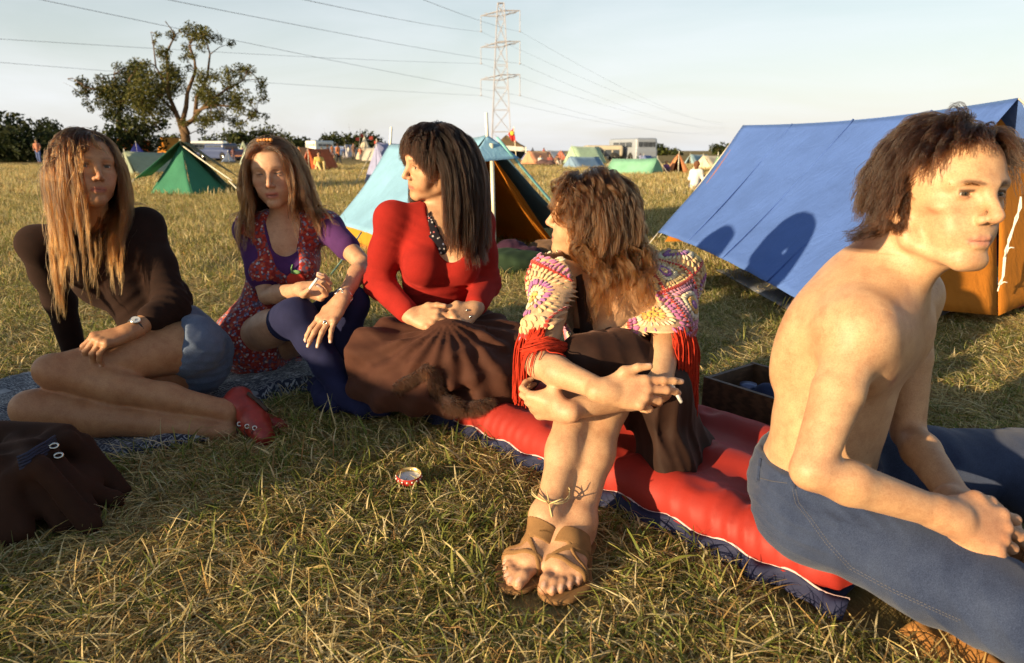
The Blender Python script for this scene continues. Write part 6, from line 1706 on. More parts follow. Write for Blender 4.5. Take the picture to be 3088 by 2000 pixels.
def make_w4():
    root = empty('person', (.30, 1.65, 0), 'person in crochet shawl and sandals hugging bare knees, head turned away', 'person')
    hd = Head((.204, 1.827, .654), 165.9, 6.1, 1.7, .96, lid=.0045, mouth=.0015)
    up = V3(0, 0, 1)
    shR, shL = P(1688, 838, 1.74), P(2035, 838, 1.82)
    lat = unit((shL - shR) * V3(1, 1, 0)); fw = V3(lat[1], -lat[0], 0)
    elR, wrR = P(1626, 1100, 1.475), P(1826, 1180, 1.335)
    elL, wrL = P(1985, 1172, 1.47), P(1700, 1240, 1.385)
    nb = P(1815, 815, 1.835)
    knR, knL = P(1768, 1092, 1.545), P(1866, 1092, 1.575)
    anR, anL = P(1652, 1556, 1.275), P(1748, 1572, 1.285)
    pel = V3(.335, 1.90, .17); hipR, hipL = pel - lat * .085 + fw * .02, pel + lat * .085 + fw * .02
    def tilt(a):
        c, s = math.cos(math.radians(a)), math.sin(math.radians(a))
        return np.stack([lat, fw * c - up * s, up * c + fw * s], 1)
    T = Sdf()                                                     # trunk and upper arms
    che = (shR + shL) * .5 - up * .10 + fw * .015
    T.ell(che, (.125, .088, .150), tilt(12), .02)
    T.ell((che + pel) * .5 - up * .02, (.110, .085, .13), tilt(14), .06)
    T.ell(pel, (.155, .115, .10), tilt(0), .06)
    T.cone(shR, nb - up * .01, .038, .042, .05); T.cone(shL, nb - up * .01, .038, .042, .05)
    for x in (-1, 1): T.ell(che + fw * .085 + lat * .065 * x - up * .035, (.055, .045, .055), tilt(0), .04)
    for x, sh in ((-1, shR), (1, shL)):
        T.cone(nb + fw * .04 + lat * .015 * x - up * .012, sh + up * .015 + fw * .008, .0075, .007, .02)
        T.ell(sh, (.043, .043, .045), None, .03)
    UA = Sdf()
    for sh, el in ((shR, elR), (shL, elL)): UA.cone(sh, el, .040, .034, .03)
    B = T.copy()
    hd.build(B, nb, .047, .050)
    FA = [Sdf(), Sdf()]
    for sh, el, wr, fa in ((shR, elR, wrR, FA[0]), (shL, elL, wrL, FA[1])): arm(fa, sh, el, wr, (.039, .033, .034, .0215), .02)
    nails = []
    f1 = unit(P(1985, 1185, 1.33) - wrR)
    tipsR = hand(FA[0], wrR, f1, (.02, -.88, .48), True, .91, [(4, 12, 10), (10, 28, 22), (30, 50, 30), (40, 55, 30)], [(.65, .55, .35), (.9, .3, .25), (.95, .1, .15)], (2, 0, -5, -10), nails=nails, wr=.0225)
    f2 = unit(P(1615, 1222, 1.43) - wrL)
    hand(FA[1], wrL, f2, (-.25, -.75, -.25), False, .89, [(25, 50, 35), (28, 52, 35), (30, 55, 35), (32, 55, 35)], [(.5, .5, -.6), (.7, .2, -.7), (.7, 0, -.7)], (4, 0, -3, -8), nails=nails, wr=.022)
    LG = Sdf()
    bk = V3(.25, .9, .2)
    leg(LG, hipR, knR, anR, (.072, .046, .0445, .029), bk, .03); leg(LG, hipL, knL, anL, (.072, .046, .0445, .029), bk, .03)
    B.group(LG, .004); B.group(FA[1], .003); B.group(FA[0], .003)
    FR, FL = Sdf(), Sdf()
    tR, tL = G(1515, 1788), G(1676, 1828)
    hR, hL = V3(*(tR + unit(V3(anR[0] - tR[0], anR[1] - tR[1], 0)) * .226)), V3(*(tL + unit(V3(anL[0] - tL[0], anL[1] - tL[1], 0)) * .228))
    hR[2] = hL[2] = .012
    aR = foot(FR, anR, hR, tR, lat, .93, nails=nails); aL = foot(FL, anL, hL, tL, -lat, .93, nails=nails)
    B.ops += FR.ops + FL.ops
    sk = (.53, .335, .195)
    hl = lambda q: np.clip((q[:, 2] - (.070 - .06 * np.clip((.07 - q[:, 1]) / .07, 0, 1) - .09 * np.clip(-q[:, 1] / .03, 0, 1))) / .008, 0, 1)
    def col(V):
        C = person_col(sk, V)
        C = hd.paint(C, V, (.50, .18, .15), (.16, .08, .04), (.10, .05, .025), hl, (.66, .28, .19), .5)
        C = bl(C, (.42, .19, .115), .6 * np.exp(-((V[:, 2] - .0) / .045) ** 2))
        for e_ in (elR, wrR + V3(.08, 0, 0), wrL, knR, anR, anL): C = bl(C, (.50, .22, .14), .35 * np.exp(-((V - e_) ** 2).sum(1) / .045 ** 2))
        return paint_nails(C, V, nails, (.72, .50, .40))
    hb = hd.box(.01)
    fb = (np.minimum(tR, tL) - V3(.07, .05, .02), np.maximum(hR, hL) + V3(.06, .05, .08))
    kb = (np.minimum(wrR, wrL) - V3(.14, .06, .07), np.maximum(wrR, wrL) + V3(.22, .10, .07))
    sdf_obj('body', B, .0055, SKIN, root, [(hb[0], hb[1], .0030), (kb[0], kb[1], .0026), (fb[0], fb[1], .0028)], col)
    hd.eyes(root, (.12, .10, .07), (0, 1, 0))
    # dress of brown velvet: bodice, lap, and the skirt hanging from the knees
    D = Sdf()
    D.ell(che - up * .06, (.122, .088, .11), tilt(12), .02); D.ell((che + pel) * .5 - up * .02, (.112, .088, .14), tilt(14), .05)
    for x in (-1, 1): D.ell(che + fw * .085 + lat * .065 * x - up * .042, (.055, .045, .050), tilt(0), .04)
    D.ell(pel, (.165, .125, .11), tilt(0), .06)
    D.plane(che - up * .012, up, .01)
    D.cone(hipR, knR, .080, .054, .05); D.cone(hipL, knL, .080, .056, .05)
    D.cone(knR + up * .004, knL + up * .004, .050, .052, .05)
    q0 = P(1965, 1180, 1.56); q1 = P(2000, 1400, 1.50); q2 = P(1975, 1545, 1.44); q3 = P(2080, 1400, 1.66)
    D.cone(knL + V3(.02, .01, -.01), q0, .050, .050, .05); D.cone(q0, q1, .050, .050, .05); D.cone(q1, q2, .048, .034, .05)
    D.cone(q0, q3, .08, .06, .06); D.cone(q3, pel + V3(.06, -.06, -.05), .07, .09, .06); D.cone(q1, q3, .05, .06, .06)
    D.ell(P(1890, 1420, 1.46), (.055, .10, .16), None, .03, 's')
    D.grow(.004)
    D.fold(q0 + V3(0, -.04, -.05), (1, .3, .1), 62, .17, .011, .3, .012)
    D.fold(q1, (1, .2, .2), 75, .13, .009, 1.0, .012)
    D.fold((knR + knL) * .5 + V3(0, .05, .05), (.6, .6, .1), 48, .10, .006, .5)
    D.rumple(17, .005, 3)
    velvet = cloth('brown_velvet', (.026, .0105, .0065), .4, 600, .2, .75, .9, 20)
    dress = sdf_obj('dress', D, .0060, velvet, root)
    mb = MB()
    pts = march(B, [(1776, 1010), (1768, 960), (1758, 910), (1748, 860), (1742, 830)], off=.004)
    pts = [p for p in pts if not np.isnan(p[0])]
    pts = [p + unit(ray(1760, 900)) * .009 for p in pts]
    if len(pts) > 1: mb.tube(pts, [.022, .019, .016, .013, .012][:len(pts)], 8); mb.build('neck_strap', velvet, dress, True)
    # sandals: a broad suede strap over the instep, thin thongs crossing, a sole
    suede = cloth('tan_suede', (.235, .125, .050), .3, 500, .3, .9, .4, 30)
    for F_, at, s in ((FR, aR, 1), (FL, aL, -1)):
        sd = None
        so = Sdf(); so.cone(at(.10, 0, 0) * V3(1, 1, 0), at(.45, .002, 0) * V3(1, 1, 0), .036, .036, .03); so.cone(at(.45, .002, 0) * V3(1, 1, 0), at(.70, -.002, 0) * V3(1, 1, 0), .036, .048, .03); so.cone(at(.70, 0, 0) * V3(1, 1, 0), at(.86, .006, 0) * V3(1, 1, 0), .047, .036, .03)
        so.ops.append(('i', .002, lambda p: np.abs(p[:, 2] - .007) - .0055, None, None))
        sd = sdf_obj('sandal', so, .0032, suede, root)
        c0 = at(.40, 0, .04); f = unit((at(1, 0, 0) - at(0, 0, 0)) * V3(1, 1, 0)); m = unit(at(0, 1, 0) - at(0, 0, 0))
        for (a, b, dirv, th) in ((.40, .0, unit(f * .8 - up * .62), .0185), (.55, 0, unit(f + m * .75), .0042), (.58, 0, unit(f - m * .75), .0042), (.70, 0, unit(f + m * .15), .0042)):
            st = Sdf(); st.ops += F_.ops; st.grow(.0030)
            cc = at(a, b, .05 if a < .5 else .03).astype(np.float32); dv = dirv.astype(np.float32)
            st.ops.append(('i', .0015, lambda p, cc=cc, dv=dv, th=th: np.abs((p - cc) @ dv) - th, None, None))
            st.ops.append(('i', .0015, lambda p: .009 - p[:, 2], None, None))
            lo = at(.15, 0, 0) ; bx = (np.minimum(at(-.1, 0, 0), at(1.1, 0, 0)) - .07, np.maximum(at(-.1, 0, 0), at(1.1, 0, 0)) + V3(.07, .07, .12))
            st.ops.append(('i', .0015, lambda p, o=at(.30, 0, 0).astype(np.float32), ff=f.astype(np.float32): -((p - o) @ ff), None, None))
            V, Q = surf(st, .0022, bx[0], bx[1])
            if len(Q): obj('strap', mesh_np('strap', V, Q), suede, sd)
    # grass tied round the ankle
    mb = MB(); c = P(1662, 1495, 1.285)
    for k in range(2):
        mb.tube([c + V3(math.cos(a) * .040, math.sin(a) * .042 + .01, .004 * math.sin(a * 2 + k) + k * .004) for a in np.linspace(0, 6.28, 20)], .0013, 5)
    for dx, dz in ((.01, -.05), (-.022, .028), (.028, .018), (-.006, .035)):
        mb.tube([c + V3(-.006, -.034, 0), c + V3(-.006 + dx * .5, -.046, dz * .5 + .004), c + V3(-.006 + dx, -.044, dz)], [.0014, .0016, .0007], 5)
    mb.build('grass_anklet', plain('straw_tie', (.52, .42, .20), .8), root, True)
    # the shawl
    SH = Sdf(); SH.ops += [o for o in T.ops]
    for sh, el in ((shR, elR), (shL, elL)): SH.cone(sh, sh + (el - sh) * 1.02, .046, .046, .07)
    SH.cone(hd.w((0, -.02, -.10)), nb, .052, .060, .05)
    SH.cone(che, (che + pel) * .5, .10, .10, .08)
    SH.grow(.010)
    SH.rumple(11, .010, 8)
    Cn = che + V3(.0, .01, -.02)
    NU, NV = 170, 110
    def shell(az, el):
        """outermost surface along a direction from inside the chest"""
        dv = np.stack([np.cos(el) * np.sin(az)[...] , -np.cos(el) * np.cos(az), np.sin(el)], -1)
        hi = np.full(len(az), .34); q = Cn + dv * hi[:, None]
        for _ in range(24):
            v = SH.ev(q.astype(np.float32)); hi = np.maximum(hi - np.maximum(v * .95, .0), .02); q = Cn + dv * hi[:, None]
        return q
    def plane_px(p1, p2, Y):
        a, b = P(*p1, Y), P(*p2, Y); n = np.cross(b - a, fw); return a, unit(n)
    A1, An = plane_px((1702, 785), (1762, 1012), 1.70); B1, Bn = plane_px((1930, 776), (1940, 920), 1.72); C1, Cc = plane_px((1940, 912), (1775, 1000), 1.68)
    mid = P(1810, 880, 1.72)
    An = An * np.sign(np.dot(mid - A1, An)); Bn = Bn * np.sign(np.dot(mid - B1, Bn)); Cc = Cc * np.sign(np.dot(mid - C1, Cc))
    h1, h2, h3 = P(1600, 1030, 1.56), P(1950, 1052, 1.62), P(2125, 1125, 1.78)
    Hn = unit(np.cross(h2 - h1, h3 - h1)); Hn = Hn * np.sign(Hn[2])
    nk = nb + up * .045
    def inside(q):
        op = ((q - A1) @ An > 0) & ((q - B1) @ Bn > 0) & ((q - C1) @ Cc > 0) & ((q - che) @ fw > -.02)
        return ~op & ((q - h1) @ Hn > 0) & (q[:, 2] < nk[2] + .012) 
    U, W = np.meshgrid(np.linspace(-2.3, 2.3, NU), np.linspace(-.95, 1.35, NV), indexing='ij')
    q = shell(U.ravel(), W.ravel()); ok = inside(q).reshape(NU, NV)
    idx = np.arange(NU * NV).reshape(NU, NV)
    quad = np.stack([idx[:-1, :-1], idx[1:, :-1], idx[1:, 1:], idx[:-1, 1:]], -1).reshape(-1, 4)
    quad = quad[ok.ravel()[quad].all(1)]
    quad = quad[np.max([np.linalg.norm(q[quad[:, i]] - q[quad[:, (i + 1) % 4]], axis=1) for i in range(4)], 0) < .032]
    cen = unit(Cn); inner = q + (Cn - q) / np.linalg.norm(Cn - q, axis=1, keepdims=True) * .005
    n = len(q)
    E = {}
    for f_ in quad:
        for i in range(4):
            a, b = int(f_[i]), int(f_[(i + 1) % 4]); E[(a, b)] = 1
    rim = [(a, b) for (a, b) in E if (b, a) not in E]
    allq = np.concatenate([quad, quad[:, ::-1] + n, np.array([(b, a, a + n, b + n) for a, b in rim])])
    VV = np.concatenate([q, inner])
    used = np.unique(allq); mp = np.zeros(len(VV), int); mp[used] = np.arange(len(used))
    shawl = obj('shawl', mesh_np('shawl', VV[used], mp[allq]), cloth('shawl_ground', (.62, .38, .22), .5, 300, .5, .95, .3, 60), root)
    # crochet squares: rings of stitches
    pal = [[(.66, .34, .06), (.70, .40, .10), (.72, .60, .38), (.50, .14, .32)], [(.66, .52, .28), (.30, .12, .36), (.72, .62, .44), (.68, .48, .22)],
           [(.72, .40, .09), (.74, .62, .42), (.42, .15, .38), (.72, .52, .26)], [(.34, .13, .38), (.70, .38, .10), (.74, .64, .46), (.58, .24, .34)]]
    rr = np.random.default_rng(21)
    cell_u, cell_w = .66, .56
    st_p, st_t, st_c, st_w = [], [], [], []
    def add_stitch(u0, w0, u1, w1, colr, wd):
        st_p.append((u0, w0)); st_t.append((u1, w1)); st_c.append(colr); st_w.append(wd)
    for i in range(-3, 3):
        for j in range(-2, 3):
            pc = pal[(i * 3 + j * 5 + (i * j) % 3) % 4]
            cu, cw = (i + .5 + .06 * math.sin(j * 2.1)) * cell_u, (j + .62) * cell_w
            for ring, (r0, r1, ns) in enumerate(((.02, .10, 8), (.10, .20, 16), (.20, .31, 26), (.31, .41, 34), (.40, .4955, 40))):
                for k in range(ns):
                    an = 6.283 * (k + .5 * (ring % 2)) / ns + rr.normal() * .03
                    ca, sa = math.cos(an), math.sin(an)
                    sq = 1 / max(abs(ca), abs(sa)) ** (.30 * ring)
                    m_ = rr.uniform(.92, 1.08)
                    c3 = tuple(min(1, c * m_ * rr.uniform(.9, 1.06)) for c in pc[min(ring, 3)])
                    add_stitch(cu + ca * r0 * sq * cell_u, cw + sa * r0 * sq * cell_w, cu + ca * r1 * sq * cell_u, cw + sa * r1 * sq * cell_w, c3, .0050 if ring else .0056)
            for e in range(4):                                     # red seams between the squares
                for k in range(18):
                    t0, t1 = -.5 + k / 18, -.5 + (k + .9) / 18
                    p = [(t0, -.495, t1, -.495), (t0, .495, t1, .495), (-.495, t0, -.495, t1), (.495, t0, .495, t1)][e]
                    add_stitch(cu + p[0] * cell_u, cw + p[1] * cell_w, cu + p[2] * cell_u, cw + p[3] * cell_w, (.46 * rr.uniform(.8, 1.1), .030, .016), .0062)
    a0 = np.array(st_p); a1 = np.array(st_t)
    s0 = shell(a0[:, 0], a0[:, 1]); s1 = shell(a1[:, 0], a1[:, 1])
    keep = inside(s0) & inside(s1) & (s0[:, 1] < Cn[1] + .05)
    mb_v, mb_f, mb_c = [], [], []
    hx = [(math.cos(a), math.sin(a)) for a in np.linspace(0, 6.283, 6)[:-1]]
    nvv = 0
    for p0, p1, c3, wd, kk in zip(s0, s1, st_c, st_w, keep):
        if not kk: continue
        ax = p1 - p0; ll = np.linalg.norm(ax)
        if ll > .05 or ll < .001: continue
        ax = ax / ll; ll = min(ll, .0165); nrm = unit((p0 + p1) * .5 - Cn); sd_ = np.cross(ax, nrm)
        for t, rad in ((0, .45), (.3, 1), (.75, 1), (1, .4)):
            c = p0 + ax * ll * t + nrm * wd * .55
            for x_, y_ in hx: mb_v.append(c + sd_ * x_ * wd * rad + nrm * y_ * wd * rad * .8); mb_c.append(c3)
        for r_ in range(3):
            for k in range(5): mb_f.append((nvv + r_ * 5 + k, nvv + r_ * 5 + (k + 1) % 5, nvv + (r_ + 1) * 5 + (k + 1) % 5, nvv + (r_ + 1) * 5 + k))
        nvv += 20
    cr = obj('crochet_stitches', mesh_np('crochet_stitches', np.array(mb_v), np.array(mb_f), np.array(mb_c)), vcol('crochet_wool', .95, .4, 900, .5, .3), shawl)
    cr['kind'] = 'stuff'
    # red wool fringe along the hem
    hem = []
    for a, b in rim:
        p = q[a]
        if abs(np.dot(p - h1, Hn)) < .022: hem.append(p)
    hem = np.array(hem); hem = hem[hem[:, 1] < Cn[1] + .03]
    BODY = B.copy(); BODY.ops += D.ops[:0]
    pxx = 1544 + FOCAL * hem[:, 0] / (hem[:, 1] * _c + (CAM_H - hem[:, 2]) * _s)
    hem = hem[(pxx < 1640) | (pxx > 2040)]
    hem = hem[rr.permutation(len(hem))[:26]]
    K = 34
    st = np.repeat(hem, K, 0) + rr.normal(size=(len(hem) * K, 3)) * .0045
    d0 = np.repeat(np.stack([(hem[:, 0] - Cn[0]) * 1.2, (hem[:, 1] - Cn[1]) * .8, 0 * hem[:, 2] - .3], 1), K, 0)
    d0 /= np.linalg.norm(d0, axis=1, keepdims=True)
    ln_ = np.where(st[:, 0] > .3, .185, .15)
    fr = hang(st, d0, ln_, 12, BODY, .004, 4, .07, .9)
    wool = cloth('red_wool', (.46, .035, .014), .35, 900, .4, .95, .5, 80)
    # two swags of fringe lying over the arms
    sw = []
    for line, wd in (([(1562, 1040), (1585, 1062), (1630, 1050), (1680, 1046), (1712, 1050), (1700, 1035), (1650, 1032), (1600, 1040), (1575, 1050)], .011),):
        pp = march(BODY, line, off=.006); pp = pp[~np.isnan(pp[:, 0])]
        if len(pp) < 4: continue
        for k in range(130):
            o = rr.normal(size=(len(pp), 3)) * wd * .22 + rr.normal(size=3) * wd * .45; o[:, 1] = -np.abs(o[:, 1])
            sw.append(resample((pp + o)[None], 13)[0])
    fr = np.concatenate([fr, np.array(sw)]) if sw else fr
    curves_obj('fringe', fr, strand_radius(13, .00125, .0011), wool, shawl)
    # hair
    r = np.random.default_rng(5)
    acc = lambda p: p[:, 2] > (.076 - .075 * np.clip((.066 - p[:, 1]) / .066, 0, 1) - .06 * np.clip(-p[:, 1] / .03, 0, 1))
    N = 340
    rt = scalp_points(r, N, acc); x, y, z = rt.T; g = r.normal(size=(N, 3))
    dr = np.stack([np.sign(x) * .4 + x * 7, -.2 + 3 * y, -.35 + 0 * x], 1) + g * .12
    ln = r.uniform(.18, .305, N)
    fr_ = (y > .045) & (np.abs(x) < .055)
    dr[fr_] = np.stack([x[fr_] * 8, .75 + 0 * x[fr_], -.25 + 0 * x[fr_]], 1) + g[fr_] * .12
    ln[fr_] = r.uniform(.070, .105, fr_.sum())
    sh_ = (z > .08) & ~fr_ & (r.uniform(size=N) < .45); ln[sh_] = r.uniform(.16, .28, sh_.sum())
    HB = SH
    def keepin(p, t):                                      # the hair falls in front of the near shoulder
        o = np.zeros_like(p); lo = np.clip((.66 - p[:, 2]) / .08, 0, 1); o[:, 0] = -np.clip(p[:, 0] - .335, 0, .1) * 22 * lo
        q = (p - hd.o) @ hd.M / hd.s; k = np.clip((q[:, 1] - .020) / .02, 0, 1) * np.clip((.018 - q[:, 2]) / .02, 0, 1) * (q[:, 2] > -.17)
        return o - hd.M[:, 1][None] * (k * 1.6)[:, None]
    gd = grow_guides(hd, rt, dr, ln, 22, HB, .50, 1.0, (.004, .020), (-.03, -.02, 0), 3, (.004, .022), .045, 5, pull=keepin)
    a_ = children(gd, 40, .0125, 2, .74, .0045, (.015, 1.35), .5, 24, .6)
    a_ = np.concatenate([a_, flyaway(gd, 24, 9, (.015, 1.35))])
    curves_obj('hair', a_, strand_radius(24, .00048, .00020), hair_mat('hair_golden_brown', (.034, .0150, .007), (.185, .088, .032), .26, .6), root)
    # cigarette between the fingers
    p0 = P(2050, 1192, 1.30); p1 = P(2085, 1255, 1.285)
    t0 = (tipsR[0][1] + tipsR[1][1]) * .5 - tipsR[0][2] * .018
    ax = unit(P(2085, 1255, 1.29) - P(2053, 1196, 1.30)); a = t0 - ax * .012
    mb = MB(); mb.tube([a, a + ax * .044], .0040, 12); ash = MB(); ash.tube([a + ax * .0442, a + ax * .050], [.0039, .0034], 12)
    ck = empty('cigarette', a, 'white lit cigarette held low between fingers above the folded bare legs', 'cigarette')
    mb.build('paper', plain('cigarette_paper', (.80, .78, .74), .8), ck, True); ash.build('ash', plain('ash', (.35, .34, .33), .95), ck, True)
    return B
W4 = make_w4()
# ------------------------------------------------------------------ the three women on the left
def hl_long(q): return np.clip((q[:, 2] - (.072 - .07 * np.clip((.068 - q[:, 1]) / .068, 0, 1) - .08 * np.clip(-q[:, 1] / .03, 0, 1))) / .008, 0, 1)
acc_long = lambda p: p[:, 2] > (.077 - .080 * np.clip((.066 - p[:, 1]) / .066, 0, 1) - .05 * np.clip(-p[:, 1] / .03, 0, 1))
class Frame:
    def __init__(s, lat): s.lat = unit(V3(*lat) * V3(1, 1, 0)); s.fw = V3(s.lat[1], -s.lat[0], 0); s.up = V3(0, 0, 1)
    def tilt(s, a, roll=0.0):
        c, n = math.cos(math.radians(a)), math.sin(math.radians(a)); f = s.fw * c - s.up * n; u = s.up * c + s.fw * n
        cr, sr = math.cos(math.radians(roll)), math.sin(math.radians(roll))
        return np.stack([s.lat * cr + u * sr, f, u * cr - s.lat * sr], 1)
def trunk(S, F, shR, shL, nb, pel, bust=.052, rib=(.128, .090, .150), waist=(.108, .082, .12), hip=(.150, .112, .105), lean=6, roll=0, drop=.10):
    che = (shR + shL) * .5 - unit((shR + shL) * .5 - pel) * drop + F.fw * .012
    R = F.tilt(lean, roll)
    S.ell(che, rib, R, .02); S.ell(che * .5 + pel * .5, waist, R, .06); S.ell(pel, hip, F.tilt(0), .06)
    for sh in (shR, shL):
        S.cone(sh, nb - F.up * .012, .040, .044, .05); S.ell(sh, (.042, .042, .045), None, .03)
    for x, sh in ((-1, shR), (1, shL)):
        if bust: S.ell(che + R[:, 1] * .080 + R[:, 0] * .064 * x - R[:, 2] * .035, (bust * 1.08, bust, bust * 1.08), R, .035)
        S.cone(nb + F.fw * .038 + F.lat * .015 * x - F.up * .012, sh + F.up * .018 + F.fw * .008, .0072, .0065, .02)
    return che, R

def make_w1():
    root = empty('person', (-1.12, 2.05, 0), 'long-haired person in dark brown sweater and denim shorts, legs folded, at far left', 'person')
    hd = Head((-1.284, 2.121, .767), -42.4, 6.1, 4.7, .96, lid=.0038, mouth=.0010, smile=1.0)
    shR, shL = P(112, 738, 2.14), P(438, 682, 2.24)
    F = Frame(shL - shR); up = F.up
    nb = P(292, 672, 2.19); pel = P(580, 1058, 2.17)
    elR, wrR = P(180, 905, 2.26), P(228, 1075, 2.34)
    elL, wrL = P(520, 922, 2.08), P(392, 1000, 1.93)
    hipL, hipR = P(580, 1040, 2.07), P(600, 1105, 2.16)
    knL, anL = P(172, 1122, 1.84), P(690, 1240, 1.93)
    knR, anR = P(108, 1236, 1.80), P(690, 1305, 1.90)
    B = Sdf()
    che, R = trunk(B, F, shR, shL, nb, pel, .046, hip=(.110, .090, .082), lean=4, roll=-32, drop=.11)
    S0 = B.copy()
    hd.build(B, nb, .046, .050)
    FA = [Sdf(), Sdf()]; arm(B, shR, elR, wrR, (.040, .034, .034, .022), .02, FA[0]); arm(B, shL, elL, wrL, (.040, .034, .034, .0215), .02, FA[1])
    nails = []
    f1 = unit(P(285, 1030, 1.86) - wrL)
    hand(FA[1], wrL, f1, (-.12, -.55, .82), False, .96, [(40, 40, 25), (45, 42, 25), (48, 42, 25), (40, 40, 22)], [(.6, .3, -.7), (.8, .1, -.6), (.85, 0, -.5)], (6, 1, -4, -9), nails=nails, wr=.0215)
    hand(FA[0], wrR, (.1, .3, -.9), (-.3, -.8, .1), True, .96)
    bk = V3(.2, .4, -.6)
    l1, l2 = Sdf(), Sdf()
    leg(l2, hipR, knR, anR, (.080, .052, .046, .031), bk, .03); l2.ell(knR + V3(-.018, -.014, .010), (.034, .032, .036), None, .03)
    thL, clL = Sdf(), Sdf()
    thL.chain([hipL, hipL + (knL - hipL) * .5, knL], [.084, .068, .050], .03); thL.ell(knL + V3(-.018, -.014, .010), (.034, .032, .036), None, .03)
    clL.chain([knL, knL + (anL - knL) * .30 + unit(bk) * .010, knL + (anL - knL) * .62 + unit(bk) * .005, anL], [.047, .047, .040, .031], .03)
    B.group(l2, .003); B.group(thL, .004); B.group(clL, .016); B.group(FA[0], .006); B.group(FA[1], .004)
    he, to = P(722, 1205, 1.98), P(806, 1330, 1.84)
    B.cone(anL, he, .033, .028, .02)
    sk = (.42, .225, .115)
    def col(V):
        C = hd.paint(person_col(sk, V), V, (.36, .10, .075), (.10, .05, .025), (.05, .024, .012), hl_long, (.58, .22, .15), .5)
        q = hd.loc(V)
        t = np.exp(-((q[:, 2] + .0712) / .0030) ** 2 - (q[:, 0] / .013) ** 2) * (q[:, 1] > .06) * (np.abs(q) < .15).all(1)
        for e_ in (knL, knR, wrL + V3(-.08, 0, -.02), anL): C = bl(C, (.46, .19, .11), .35 * np.exp(-((V - e_) ** 2).sum(1) / .055 ** 2))
        return paint_nails(C, V, nails)
    hb = hd.box(.0)
    kb = (wrL - V3(.14, .10, .11), wrL + V3(.05, .05, .06))
    sdf_obj('body', B, .0065, SKIN, root, [(hb[0], hb[1], .0032), (kb[0], kb[1], .0030)], col)
    hd.eyes(root, (.06, .045, .03), (.1, 1, 0))
    # sweater
    K = Sdf(); K.ops += S0.ops
    K.plane(pel * .66 + che * .34, pel - che, .01)
    sl = elL + (wrL - elL) * .48
    K.chain([shR, shR + (elR - shR) * .5, elR, wrR], [.044, .043, .038, .030], .03); K.chain([shL, shL + (elL - shL) * .5, elL, sl], [.044, .043, .041, .036], .03)
    K.cone(nb - up * .02, nb + up * .018, .054, .052, .03); K.grow(.006)
    K.cutcone(nb + up * .012 + F.fw * .02, hd.w((0, .02, -.13)), .046, .07); K.plane(nb + up * .028, up, .004) if False else None
    K.fold(elL, unit(elL - shL) * .6 + unit(wrL - elL) * .6, 120, .075, .009, .4, .008)
    K.fold(che * .45 + pel * .55, unit(pel - che), 95, .11, .009, 1.0, .01); K.fold(shL - up * .06, (.5, 0, .8), 100, .08, .007)
    K.rumple(15, .0035, 4)
    sdf_obj('sweater', K, .0060, cloth('brown_knit', (.020, .0085, .0058), .35, 420, .5, .95, .35, 18), root)
    # shorts
    D = Sdf(); D.ell(pel, (.118, .098, .090), F.tilt(0), .02); D.ell(che * .28 + pel * .72, (.118, .09, .09), R, .05)
    D.plane(pel * .70 + che * .30, che - pel, .006)
    D.cone(hipL, hipL + (knL - hipL) * .02, .087, .087, .04); D.cone(hipR, hipR + (knR - hipR) * .04, .084, .084, .04); tc = (hipL + (knL - hipL) * .115); D.plane(tc, knL - hipL + V3(0, 0, .12), .006); D.grow(.007)
    D.fold(hipL + V3(-.03, -.05, .05), (.8, -.2, .5), 110, .09, .009, 0, .008); D.fold(pel + V3(.06, -.08, .0), (.3, 0, .9), 100, .09, .008, .7, .008); D.rumple(24, .005, 6)
    sh = sdf_obj('shorts', D, .0055, denim('denim_faded', (.045, .065, .125), (.14, .18, .26)), root)
    mb = MB(); b0 = P(392, 958, 2.03)
    bp = march(D, [(392, 955), (395, 968), (402, 978)], off=.002)
    # watch
    ax = unit(wrL - elL); c = wrL - ax * .022
    mb = MB()
    def ringpts(c, ax, r, n=24):
        u = unit(np.cross(ax, (0, 0, 1))); v = np.cross(ax, u); return [c + (u * math.cos(a) + v * math.sin(a)) * r for a in np.linspace(0, 6.283, n + 1)]
    w = empty('wristwatch', c, 'round silver wristwatch with black strap on the brown-sweatered arm', 'watch')
    mb.tube(ringpts(c, ax, .0255), .0045, 6); mb.build('strap', plain('black_leather', (.02, .018, .017), .5), w, True)
    n = unit(V3(.05, -.80, .60) - ax * np.dot((.05, -.80, .60), ax)); Mx = np.stack([ax, np.cross(n, ax), n], 1)
    dc = c + n * .0265
    cs = MB(); cs.lathe([(0, 0), (.0145, 0), (.0150, .002), (.0150, .006), (.0125, .0075)], dc, 24, lambda v: Mx @ v); cs.build('case', plain('silver', (.62, .60, .56), .22, 1.0, .05), w, True)
    fc = MB(); fc.lathe([(.0125, .0073), (0.0001, .0073)], dc, 24, lambda v: Mx @ v); fc.build('dial', plain('dial_white', (.78, .76, .70), .35), w)
    for a_, l_ in ((.6, .009), (2.4, .0065)): hn = MB(); hn.tube([dc + Mx @ V3(0, 0, .0078), dc + Mx @ V3(math.cos(a_) * l_, math.sin(a_) * l_, .0078)], .0006, 4); hn.build('watch_hand', plain('black_paint', (.01, .01, .01), .5), w)
    # red shoe with eyelets, and the other one behind it
    leather = plain('red_leather', (.30, .028, .018), .42, 0, .35, 30, .25, .5)
